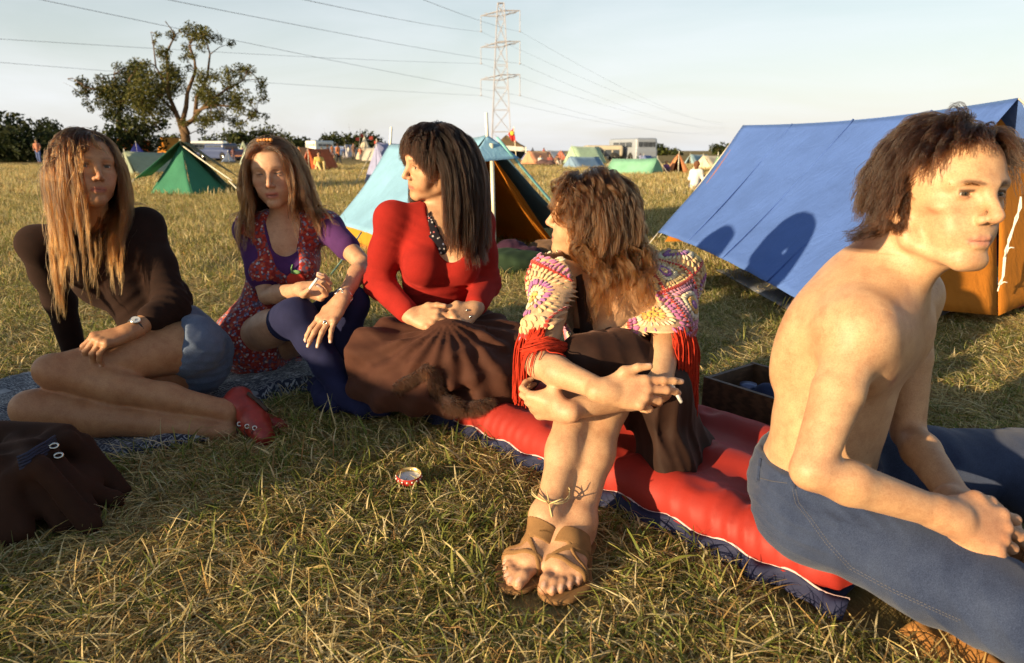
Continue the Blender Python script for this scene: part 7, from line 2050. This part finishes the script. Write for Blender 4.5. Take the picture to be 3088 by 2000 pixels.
    for k, (h_, t_, a_) in enumerate(((he, to, anL), (P(790, 1285, 1.98), P(868, 1322, 1.92), anR))):
        E = Sdf(); mid = h_ + (t_ - h_) * .55
        E.chain([h_, h_ + (t_ - h_) * .3, mid, t_ - unit(t_ - h_) * .02], [.036, .036, .040, .030], .02)
        E.cone(h_, a_ + (h_ - a_) * .35, .036, .038, .02)
        E.cutcone(a_ + (h_ - a_) * .2, a_ + (a_ - h_) * .8, .032, .05)
        E.rumple(40, .002, 2)
        s = sdf_obj('shoe', E, .0040, leather, root)
        if k == 0:
            pts = march(E, [(722, 1279), (745, 1286), (768, 1291)], off=.001)
            for p in pts:
                if not np.isnan(p[0]):
                    ey = MB(); tq = unit(V3(0, 0, CAM_H) - p)
                    u = unit(np.cross(tq, (0, 0, 1))); v = np.cross(tq, u)
                    ey.tube([p + tq * .0015 + (u * math.cos(a) + v * math.sin(a)) * .0058 for a in np.linspace(0, 6.283, 15)], .0019, 5); ey.build('eyelet', plain('eyelet_metal', (.72, .70, .66), .3, 1.0, .05), s, True)
            so = MB(); lst = march(E, [(742, 1188), (775, 1215), (800, 1240), (822, 1275), (832, 1310), (826, 1335)], off=.001)
            lst = [p for p in lst if not np.isnan(p[0])]
            if len(lst) > 2: so.tube([p + V3(.006, 0, .002) for p in lst], .006, 6); so.build('sole', plain('shoe_sole', (.05, .03, .02), .8), s, True)
            e0 = [p for p in pts if not np.isnan(p[0])]
            for i, p in enumerate(e0): lc = MB(); lc.tube([p, p + V3(-.008, -.006, -.012), p + V3(-.006 + .006 * i, -.004, -.030)], .0016, 5); lc.build('lace', plain('shoe_lace', (.06, .03, .03), .8), s, True)
    # hair
    r = np.random.default_rng(15); N = 520
    rt = scalp_points(r, N, acc_long); x, y, z = rt.T; g = r.normal(size=(N, 3))
    dr = np.stack([np.sign(x + .008) * .45 + x * 5, -.05 + 4 * y, -.5 + 0 * x], 1) + g * .08
    ln = r.uniform(.27, .45, N)
    fr = (y > .055) & (x > -.015)
    dr[fr] = np.stack([.75 + x[fr] * 6, .55 + 0 * x[fr], -.3 + 0 * x[fr]], 1) + g[fr] * .10
    ln[fr] = np.where(r.uniform(size=fr.sum()) < .35, r.uniform(.09, .14, fr.sum()), r.uniform(.3, .45, fr.sum()))
    def pull(p, t):                                        # falls forward, inside the shoulders
        o = np.zeros_like(p); lowz = np.clip((.72 - p[:, 2]) / .12, 0, 1)
        o[:, 0] = np.clip(-1.37 - p[:, 0], 0, .1) * 16 * lowz - np.clip(p[:, 0] + 1.13, 0, .1) * 16 * lowz
        o[:, 1] = -np.clip(p[:, 1] - 2.02, 0, .12) * 7 * lowz
        return o + fc(p, t)
    fc = face_clear(hd, 2.0, .040)
    gd = grow_guides(hd, rt, dr, ln, 24, K, .80, 1.0, (.003, .013), (.012, -.03, 0), 3, (.004, .020), .035, 3, pull=pull)
    a_ = np.concatenate([children(gd, 18, .0075, 2, .66, .0030, (.0060, 1.0), .55, 22, .5), flyaway(gd, 22, 9, (.006, 1.0))])
    curves_obj('hair', a_, strand_radius(22, .00055, .00022), hair_mat('hair_long_blond_tips', (.030, .0125, .006), (.215, .098, .030), .22, .5, .6), root)
    return B, K

def make_w2():
    root = empty('person', (-.80, 2.35, 0), 'person in purple tee, floral pinafore and navy over-knee stockings, second from left', 'person')
    hd = Head((-.839, 2.465, .745), -82.7, -2.9, -3.6, .96, lid=.0016, mouth=.0032)
    shR, shL = P(752, 695, 2.49), P(988, 686, 2.53)
    F = Frame(shL - shR); up = F.up
    nb = P(866, 664, 2.515); pel = P(815, 1015, 2.52)
    elR, wrR = P(806, 893, 2.39), P(914, 873, 2.235)
    elL, wrL = P(1096, 797, 2.37), P(1030, 905, 2.155)
    hipR, hipL = pel - F.lat * .085 + F.fw * .03, pel + F.lat * .085 + F.fw * .03
    knR, anR = P(898, 955, 2.18), P(1042, 1196, 2.08)
    knL, anL = P(1058, 915, 2.25), P(985, 1190, 2.16)
    B = Sdf(); che, R = trunk(B, F, shR, shL, nb, pel, .044, (.118, .085, .145), (.10, .078, .12), (.150, .112, .10), 8, 6)
    S0 = B.copy()
    hd.build(B, nb, .044, .047)
    FA = [Sdf(), Sdf()]; arm(B, shR, elR, wrR, (.038, .032, .032, .0205), .02, FA[0]); arm(B, shL, elL, wrL, (.038, .032, .032, .0205), .02, FA[1])
    nails = []
    tipR = hand(FA[0], wrR, unit(P(985, 880, 2.20) - wrR), (.10, .55, -.70), True, .95, [(35, 55, 35), (42, 60, 35), (45, 60, 35), (48, 60, 35)], [(.6, .5, -.5), (.75, .2, -.6), (.75, -.05, -.6)], (6, 1, -4, -9), nails=nails, wr=.021)
    hand(FA[1], wrL, unit(P(968, 985, 2.09) - wrL), (-.30, -.72, .55), False, .97, [(8, 18, 12), (6, 14, 10), (6, 14, 10), (10, 20, 12)], [(.75, .55, -.25), (.9, .25, -.2), (.95, .1, -.15)], (10, 3, -5, -14), nails=nails, wr=.021)
    LG, LG2 = Sdf(), Sdf(); bk = V3(-.1, .9, -.1)
    leg(LG, hipR, knR, anR, (.074, .050, .046, .031), bk); leg(LG2, hipL, knL, anL, (.074, .050, .046, .031), bk)
    tR, tL = G(1172, 1268), G(1020, 1256)
    FT, FL2 = Sdf(), Sdf()
    foot(FT, anR, V3(*(tR + unit((anR - tR) * V3(1, 1, 0)) * .235)) + V3(0, 0, .012), tR, F.lat, .95, .030, False); foot(FL2, anL, V3(*(tL + unit((anL + V3(-.03, .03, 0) - tL) * V3(1, 1, 0)) * .22)) + V3(0, 0, .012), tL, -F.lat, .95, .030, False)
    LG.ops += FT.ops; LG2.ops += FL2.ops; B.group(LG, .003); B.group(LG2, .003); B.group(FA[0], .006); B.group(FA[1], .006)
    sk = (.53, .315, .195)
    def col(V):
        C = hd.paint(person_col(sk, V), V, (.46, .13, .10), (.20, .10, .05), (.10, .05, .025), hl_long, (.60, .20, .14), .6)
        return paint_nails(C, V, nails, (.82, .66, .62), 1.15)
    hb = hd.box(.0); kb = (np.minimum(wrR, wrL) - V3(.09, .09, .12), np.maximum(wrR, wrL) + V3(.10, .08, .06))
    sdf_obj('body', B, .0065, SKIN, root, [(hb[0], hb[1], .0030), (kb[0], kb[1], .0028)], col)
    hd.eyes(root, (.08, .07, .06), (.1, .9, -.4))
    # purple tee
    K = Sdf(); K.ops += S0.ops; K.plane(pel + up * .02, -up)
    K.cone(shR, shR + (elR - shR) * .66, .043, .041, .03); K.cone(shL, shL + (elL - shL) * .55, .043, .041, .03); K.grow(.005)
    nk = nb + F.fw * .05 - up * .055
    K.cutcone(nk + F.fw * .035 - up * .020, nk + up * .10, .048, .075); K.cutcone(nb, nb + up * .12, .052, .07)
    K.fold(shR - up * .08, (.3, 0, 1), 80, .07, .004); K.rumple(18, .003, 9)
    sdf_obj('tee_shirt', K, .0060, cloth('purple_jersey', (.070, .022, .105), .3, 500, .3, .9, .35, 14), root)
    # floral pinafore: a low-cut bodice and a short flared skirt
    D = Sdf(); D.ops += S0.ops
    D.cone(pel + up * .04, pel - up * .04 - F.lat * .03, .13, .14, .06)
    D.cone(hipR, hipR + (knR - hipR) * .12 - F.lat * .03, .092, .090, .04); D.cone(pel - F.lat * .06, P(742, 1045, 2.44), .09, .065, .05)
    D.rbox(P(905, 1070, 2.36), (.11, .22, .085), None, .02, .02, 's'); D.grow(.011)
    D.cutcone(nk + F.fw * .10 - up * .095, nk + F.fw * .04 + up * .12, .050, .088, .008); D.cutcone(shR, elR, .0480, .0480); D.cutcone(shL, elL, .0480, .0480); D.cutcone(nb, nb + up * .12, .052, .09)
    for x, sh in ((-1, shR), (1, shL)): D.cutcone(sh + F.lat * x * .045 - up * .02, sh + F.lat * x * .12 - up * .05, .058, .09); D.plane(sh + F.lat * x * .012, F.lat * x, .01) if False else None
    D.fold(pel + up * .02, F.lat, 55, .16, .009, .4); D.fold(P(750, 990, 2.42), (.8, 0, -.3), 60, .12, .009); D.rumple(16, .005, 12)
    m, t = material('floral_print')
    wv = t.node('ShaderNodeVectorMath', {0: t.obj(), 1: t.node('ShaderNodeVectorMath', {0: t.noise(70, 2).outputs['Color'], 'Scale': .012}, operation='SCALE').outputs[0]}, operation='ADD').outputs[0]
    vo = t.node('ShaderNodeTexVoronoi', {'Vector': wv, 'Scale': 78, 'Randomness': 1.0})
    vo2 = t.node('ShaderNodeTexVoronoi', {'Scale': 105, 'Randomness': 1.0, 'Vector': t.obj()})
    base = t.ramp(vo2.outputs['Color'], [(0, (.22, .018, .016)), (.45, (.36, .040, .024)), (.62, (.10, .06, .10)), (.8, (.42, .10, .05))], 'CONSTANT')
    pet = t.ramp(vo.outputs['Distance'], [(0, (1, 1, 1)), (.30, (1, 1, 1)), (.40, (0, 0, 0))])
    pc = t.ramp(vo.outputs['Color'], [(0, (.46, .42, .45)), (.25, (.20, .20, .32)), (.5, (.46, .40, .34)), (.62, (.30, .035, .025))], 'CONSTANT')
    t.done(Base_Color=t.mix(pet, base, pc), Roughness=.85, Normal=t.bump(t.noise(700, 2).outputs['Fac'], .2, .001), Specular_IOR_Level=.2, Sheen_Weight=.2)
    sdf_obj('pinafore', D, .0060, m, root)
    # stockings
    dR = unit(knR - hipR).astype(np.float32); cut = (hipR + (knR - hipR) * .77).astype(np.float32)
    navy = cloth('navy_stocking', (.012, .014, .052), .25, 800, .35, .85, .35, 22)
    kR, kL = Sdf(), Sdf()
    leg(kR, hipR + (knR - hipR) * .80, knR, anR, (.0600, .0545, .0500, .035), bk); kR.ops += FT.ops; kR.grow(.003)
    kR.ops.append(('i', .003, lambda p: -((p - cut) @ dR), None, None)); kR.rumple(26, .002, 3)
    leg(kL, hipL + (knL - hipL) * .5, knL, anL, (.067, .0545, .0500, .035), bk); kL.ops += FL2.ops; kL.grow(.003); kL.rumple(26, .002, 5)
    stk = sdf_obj('stocking', kR, .0055, navy, root); sdf_obj('stocking', kL, .0055, navy, root)
    mb = MB(); c = hipR + (knR - hipR) * .785; u = unit(np.cross(dR, up)); v = np.cross(dR, u)
    mb.tube([c + (u * math.cos(a) + v * math.sin(a)) * .0595 for a in np.linspace(0, 6.283, 33)], .0065, 8); mb.build('stocking_welt', navy, stk, True)
    # bracelet, ring, cord, strawberry on the bodice, hair slide
    silver = plain('silver', (.62, .60, .56), .22, 1.0, .05)
    ax = unit(elL - wrL); c = wrL + ax * .012; u = unit(np.cross(ax, (0, 0, 1))); v = np.cross(ax, u)
    br = empty('bracelet', c, 'chunky silver link bracelet on the wrist over navy-stockinged knees', 'bracelet')
    for i in range(11):
        a = i / 11 * 6.283; p = c + (u * math.cos(a) + v * math.sin(a)) * .0265; tn = -u * math.sin(a) + v * math.cos(a); nn = u * math.cos(a) + v * math.sin(a)
        e1, e2 = (tn, ax) if i % 2 else (tn, unit(ax + nn * .6))
        ln = MB(); ln.tube([p + e1 * math.cos(b) * .0095 + e2 * math.sin(b) * .0080 for b in np.linspace(0, 6.283, 17)], .0023, 6); ln.build('link', silver, br, True)
    rg = MB(); fk = wrL + unit(P(968, 985, 2.09) - wrL) * .098
    q = march(B, [(979, 971)], off=.001)[0]
    if not np.isnan(q[0]): rg.ball(q, (.007, .005, .006), 10); rg.ball(q + V3(.006, 0, -.004), .0035, 8); rg.ball(q + V3(-.004, 0, -.006), .0035, 8); rg.build('finger_ring', silver, root, True)
    cd = march(B, [(905, 640), (908, 680), (907, 720), (904, 745)], off=.003); cd = [p for p in cd if not np.isnan(p[0])]
    if len(cd) > 1: t_ = MB(); t_.tube(cd, .0035, 6); t_.build('neck_cord', plain('black_cord', (.01, .009, .012), .8), root, True)
    st = MB(); q = march(D, [(893, 845)], off=.001)[0]
    if not np.isnan(q[0]):
        s = Sdf(); s.ell(q + V3(0, -.004, 0), (.034, .010, .030), None, .01); s.ell(q + V3(.004, -.004, -.024), (.020, .009, .020), None, .02)
        ap = sdf_obj('strawberry_patch', s, .0035, cloth('strawberry_red', (.42, .035, .02), .2, 500, .3), root)
        lf = MB(); lf.tube([q + V3(-.006, -.012, .026), q + V3(-.010, -.013, .042), q + V3(-.004, -.013, .058)], [.003, .003, .0022], 6); lf.ball(q + V3(.004, -.010, .030), (.018, .004, .008), 10)
        lf.build('strawberry_leaf', cloth('leaf_green', (.16, .30, .12), .2, 500, .3), ap, True)
    sl = MB(); p = hd.w((.012, .03, .118))
    for i in range(5): sl.ball(hd.w((.028 - .011 * i, .028 + .002 * i, .1175 - .0008 * abs(i - 2))), (.008, .006, .006), 8)
    sl.build('hair_slide', plain('amber_slide', (.52, .22, .05), .3), root, True)
    # hair
    r = np.random.default_rng(25); N = 430
    rt = scalp_points(r, N, acc_long); x, y, z = rt.T; g = r.normal(size=(N, 3))
    dr = np.stack([np.sign(x - .004) * .7 + x * 6, -.75 + 2 * y, -.3 + 0 * x], 1) + g * .08
    ln = r.uniform(.28, .37, N)
    wind = np.where((x < -.01)[:, None], np.array([[.30, .05, .03]]), np.array([[.01, 0, 0]]))
    fc = face_clear(hd)
    def pull(p, t): return wind * t + fc(p, t)
    gd = grow_guides(hd, rt, dr, ln, 20, K, .75, 1.0, (.003, .014), (0, 0, 0), 3, (.004, .02), .035, 3, pull=pull)
    a_ = np.concatenate([children(gd, 20, .0075, 2, .55, .0035, (.0080, 1.5), .5, 20, .5), flyaway(gd, 20, 9, (.008, 1.5))])
    curves_obj('hair', a_, strand_radius(20, .00058, .00024), hair_mat('hair_mid_brown', (.042, .0175, .008), (.130, .058, .023), .25, .4), root)
    # cigarette
    ck_a = tipR[0][1]; a0 = P(957, 872, 2.195); a1 = P(976, 847, 2.18); ax = unit(a1 - a0)
    a0 = (tipR[4][0] * .6 + tipR[0][1] * .4) + V3(0, -.006, .006)
    ck = empty('cigarette', a0, 'white cigarette held upright in the upturned hand above the navy stockings', 'cigarette')
    mb = MB(); mb.tube([a0 - ax * .012, a0 + ax * .040], .0045, 12); mb.build('paper', plain('cigarette_paper', (.80, .78, .74), .8), ck, True)
    return B, K

def make_w3():
    root = empty('person', (-.25, 2.25, 0), 'dark-haired person with a fringe in a red sweater, sitting in front of the turquoise tent', 'person')
    hd = Head((-.249, 2.258, .786), -150.1, -8.0, 15.0, .96, lid=.0044, smile=.4)
    shR, shL = P(1182, 662, 2.24), P(1440, 672, 2.33)
    F = Frame(shL - shR); up = F.up
    nb = P(1335, 650, 2.30); pel = P(1318, 1005, 2.34)
    elR, wrR = P(1142, 856, 2.27), P(1240, 952, 2.09)
    elL, wrL = P(1466, 856, 2.32), P(1430, 932, 2.13)
    B = Sdf(); che, R = trunk(B, F, shR, shL, nb, pel, .054, (.120, .088, .150), (.108, .085, .12), (.155, .115, .105), 2, 0)
    S0 = B.copy()
    hd.build(B, nb, .045, .048)
    FA = [Sdf(), Sdf()]; arm(B, shR, elR, wrR, (.040, .034, .034, .0215), .02, FA[0]); arm(B, shL, elL, wrL, (.040, .034, .034, .0215), .02, FA[1])
    nails = []
    hand(FA[0], wrR, unit(P(1330, 968, 2.04) - wrR), (.0, -.78, .62), True, .97, [(30, 48, 30), (34, 50, 30), (38, 50, 30), (40, 50, 30)], [(.7, .5, .1), (.9, .3, 0), (.95, .1, -.1)], (4, 0, -4, -8), nails=nails, wr=.0215)
    hand(FA[1], wrL, unit(P(1372, 968, 2.06) - wrL), (.20, -.80, .50), False, .95, [(38, 52, 30), (42, 55, 30), (46, 55, 30), (48, 55, 30)], [(.7, .5, .1), (.9, .25, -.2), (.9, .1, -.3)], (4, 0, -4, -8), nails=nails, wr=.0215)
    hR, hL = pel - F.lat * .09 + F.fw * .03, pel + F.lat * .09 + F.fw * .03
    knR, knL = P(1135, 1085, 2.08), P(1560, 1075, 2.14)
    aR, aL = V3(-.16, 1.98, .10), V3(-.24, 2.04, .12)
    B.group(FA[0], .005); B.group(FA[1], .003)
    leg(B, hR, knR, aR, (.078, .052, .046, .03)); leg(B, hL, knL, aL, (.078, .052, .046, .03))
    sk = (.54, .325, .190)
    def col(V):
        C = hd.paint(person_col(sk, V), V, (.50, .17, .13), (.05, .025, .015), (.025, .013, .009), hl_long, (.66, .28, .19), .6)
        return paint_nails(C, V, nails)
    hb = hd.box(.0); kb = (np.minimum(wrR, wrL) - V3(.05, .13, .09), np.maximum(wrR, wrL) + V3(.06, .06, .06))
    sdf_obj('body', B, .0065, SKIN, root, [(hb[0], hb[1], .0030), (kb[0], kb[1], .0030)], col)
    hd.eyes(root, (.06, .045, .03), (.0, 1, 0))
    # printed blouse showing in the scoop of the sweater
    nk = nb + F.fw * .06 - up * .045
    L0 = Sdf(); L0.ell(che, (.128, .092, .152), R, .02); L0.cone(shR, nb - up * .012, .041, .046, .05); L0.cone(shL, nb - up * .012, .041, .046, .05); L0.grow(.0035)
    L0.cutcone(nb + F.fw * .05 - up * .0, nb + F.fw * .085 - up * .130, .056, .014); L0.cutcone(nb + up * .0, nb + up * .12, .047, .06); L0.plane(che - up * .06, -up)
    zz = Sdf(); zz.ell(nb + F.fw * .06 - up * .05, (.075, .10, .105), F.tilt(0), .01); L0.keep(zz)
    m, t = material('dark_flower_print')
    vo = t.node('ShaderNodeTexVoronoi', {'Vector': t.obj(), 'Scale': 85})
    pet = t.ramp(vo.outputs['Distance'], [(.22, (1, 1, 1)), (.33, (0, 0, 0))])
    pc = t.ramp(vo.outputs['Color'], [(0, (.45, .12, .12)), (.4, (.55, .50, .50)), (.7, (.20, .24, .40))], 'CONSTANT')
    t.done(Base_Color=t.mix(pet, (.012, .010, .016), pc), Roughness=.8, Specular_IOR_Level=.2)
    sdf_obj('blouse', L0, .0050, m, root)
    K = Sdf(); K.ops += S0.ops
    K.plane(pel + up * .035, -up, .01)
    K.chain([shR, shR + (elR - shR) * .5, elR, elR + (wrR - elR) * .88], [.044, .042, .039, .029], .03); K.chain([shL, shL + (elL - shL) * .5, elL, elL + (wrL - elL) * .82], [.044, .042, .039, .030], .03)
    K.grow(.0065)
    K.cutcone(nk + F.fw * .06 - up * .050, nk + F.fw * .02 + up * .10, .046, .080, .006); K.cutcone(nb, nb + up * .12, .054, .09)
    K.fold(elR, (.3, 0, .9), 120, .065, .008, 0, .008); K.fold(elL, (.3, 0, .9), 120, .065, .008, 0, .008); K.fold(che - up * .13, up, 110, .10, .008, .4, .01)
    K.fold(shR - up * .05 + F.lat * .05, (.6, 0, .8), 110, .07, .007, 0, .01); K.fold(shL - up * .05 - F.lat * .05, (-.6, 0, .8), 110, .07, .007, 0, .01)
    K.rumple(15, .003, 14)
    sdf_obj('sweater', K, .0060, cloth('red_knit', (.27, .0145, .010), .22, 460, .45, .95, .35, 14), root)
    # rings
    for p in march(B, [(1408, 936), (1418, 955), (1305, 990)], off=.001):
        if not np.isnan(p[0]): rg = MB(); rg.ball(p, (.0050, .004, .0040), 10); rg.build('finger_ring', plain('silver', (.62, .60, .56), .22, 1.0, .05), root, True)
    # hair: straight, heavy, with a full fringe
    r = np.random.default_rng(35); N = 640
    rt = scalp_points(r, N, acc_long); x, y, z = rt.T; g = r.normal(size=(N, 3))
    dr = np.stack([np.sign(x) * .7 + x * 6, -.25 + 2 * y, -.15 + 0 * x], 1) + g * .06
    ln = r.uniform(.285, .345, N)
    fr = (y > -.012) & (np.abs(x) < .064) & (z > .02) & ((r.uniform(size=N) < .8) | (y > .04))
    dr[fr] = np.stack([x[fr] * 6, 1.0 + 0 * x[fr], .05 + 0 * x[fr]], 1) + g[fr] * .04
    ln[fr] = np.clip(.080 - y[fr], 0, .1) * 1.05 + .040 + .35 * np.clip(z[fr] - .08, -.03, .04) + np.abs(x[fr]) * .35 + r.uniform(-.004, .008, fr.sum())
    def pull(p, t):
        o = np.zeros_like(p); k = np.clip((.64 - p[:, 2]) / .06, 0, 1) * (p[:, 0] < -.24)
        o[:, 1] = -np.clip(p[:, 1] - 2.16, 0, .1) * 8 * k
        s = far_side * np.clip((.645 - p[:, 2]) / .05, 0, 1); tg = P(1228, 720, 2.12)
        o[:, 0] += np.clip(tg[0] - p[:, 0], -.1, .1) * 14 * s; o[:, 1] += np.clip(tg[1] - p[:, 1], -.1, .1) * 14 * s
        return o
    far_side = ((x > .02) & ~fr & (y > -.07)) * 1.0
    gd = grow_guides(hd, rt, dr, ln, 20, K, .40, 1.0, (.004, .018), (-.010, .0, 0), 3, (.004, .026), .02, 4, pull=pull)
    a_ = np.concatenate([children(gd, 26, .0095, 2, .25, .0020, (.0025, .8), .22, 18, .5), children(gd[~fr[:len(gd)]][::4], 2, .012, 9, -.1, .006, None, .4, 18)])
    curves_obj('hair', a_, strand_radius(18, .00058, .00026), hair_mat('hair_near_black', (.0120, .0065, .005), (.030, .0140, .009), .34, .18, .55, 1.32), root)
    # fur-lined coat spread over the lap
    C = Sdf()
    kR, kL = knR + V3(-.01, 0, .01), knL + V3(.0, 0, .0)
    C.ell((-.185, 2.08, .130), (.260, .200, .130), F.tilt(0), .02)
    C.cone(hR, kR + up * .005, .09, .078, .08); C.cone(hL, kL + up * .005, .09, .074, .08)
    C.cone(pel + F.fw * .09, P(1350, 1060, 2.03), .08, .075, .08)
    C.cone(P(1110, 1160, 2.08), P(1180, 1190, 1.98), .05, .05, .08); C.cone(P(1540, 1150, 2.08), P(1470, 1195, 1.96), .05, .05, .08); C.cone(P(1250, 1150, 1.97), P(1450, 1160, 1.97), .07, .07, .08)
    C.ops.append(('i', .012, lambda p: .075 - p[:, 2], None, None))
    C.ell(P(1365, 1190, 1.86), (.075, .075, .030), None, .03, 's')
    C.fold(P(1250, 1100, 2.0), (.15, .2, .95), 34, .16, .014, .2, .02); C.fold(P(1450, 1110, 2.0), (-.1, .2, .95), 34, .16, .016, 1.1, .02)
    hc = P(1345, 985, 2.06).astype(np.float32)
    def drape(p):                                          # folds fanning out from the hands
        q = p - hc; rr = np.sqrt(np.einsum('ij,ij->i', q, q)); an = np.arctan2(q[:, 0], -q[:, 2] * .8 - q[:, 1] * .6)
        w = an * 7.5 + .9 * np.sin(an * 3 + rr * 14) + 3 * rr
        w = w * .72 + 1.6 * np.sin(q[:, 0] * 9 + 1) + 1.2 * np.sin(q[:, 1] * 13)
        return -.022 * np.clip(rr, 0, .17) * (np.abs(np.sin(w)) ** .8 - .55) - .006 * np.sin(an * 19 + rr * 22) * np.clip(rr * 5, 0, 1)
    rc = np.random.default_rng(41)                        # rolls of crumpled cloth lying across the lap
    def lap(x, y): return .125 + .125 * math.sqrt(max(.02, 1 - ((x + .185) / .285) ** 2 - ((y - 2.08) / .225) ** 2))
    for k in range(15):
        x0 = rc.uniform(-.40, -.12); y0 = rc.uniform(1.92, 2.12); an = rc.uniform(-.7, .7) + (.0 if k % 3 else 1.2); pts = []
        for j in range(5): pts.append(V3(x0 + math.cos(an) * j * .055, y0 + math.sin(an) * j * .04, lap(x0 + math.cos(an) * j * .055, y0 + math.sin(an) * j * .04) - .012)); an += rc.uniform(-.4, .4)
        C.chain(pts, [.012, rc.uniform(.022, .034), rc.uniform(.026, .038), rc.uniform(.020, .030), .010], .014)
    C.disp.append(drape); C.rumple(8, .026, 22, (.5, 1, 1.6)); C.rumple(20, .008, 23, (.6, 1, 1.5))
    cr = empty('coat', P(1340, 1150, 1.98) * V3(1, 1, 0), 'brown coat with dark fur edge spread over the lap below the red sweater', 'coat')
    sdf_obj('cloth', C, .0065, cloth('brown_coat', (.062, .0225, .0135), .3, 520, .35, .85, .25, 10), cr)
    line = march(C, [(1195, 1165), (1215, 1150), (1240, 1140), (1262, 1128), (1285, 1110), (1300, 1125), (1305, 1160), (1325, 1195), (1360, 1218), (1400, 1228), (1440, 1222), (1475, 1212)], off=.004)
    line = np.array([p for p in line if not np.isnan(p[0])])
    if len(line) > 4:
        cc = resample(line[None], 60)[0]; rd = np.interp(np.linspace(0, 1, 60), [0, .4, .7, 1], [.010, .014, .019, .012])
        mb = MB(); mb.tube(cc, rd, 10); fu = mb.build('fur_edge', plain('fur_skin', (.030, .012, .008), .95), cr, True)
        k = r.integers(0, 60, 14000); dv = r.normal(size=(14000, 3)); dv /= np.linalg.norm(dv, axis=1, keepdims=True)
        s = cc[k] + dv * rd[k][:, None] * .9
        tang = unit(V3(.6, 0, -.6))
        e = dv * .011 + tang * .012 + r.normal(size=dv.shape) * .004
        curves_obj('fur', np.stack([s, s + e * .5, s + e + V3(0, 0, -.003)], 1), strand_radius(3, .0006, .0002), hair_mat('fur_brown', (.035, .014, .008), (.085, .038, .019), .5, .5), fu)
    return B, K
W1 = make_w1(); W2 = make_w2(); W3 = make_w3()
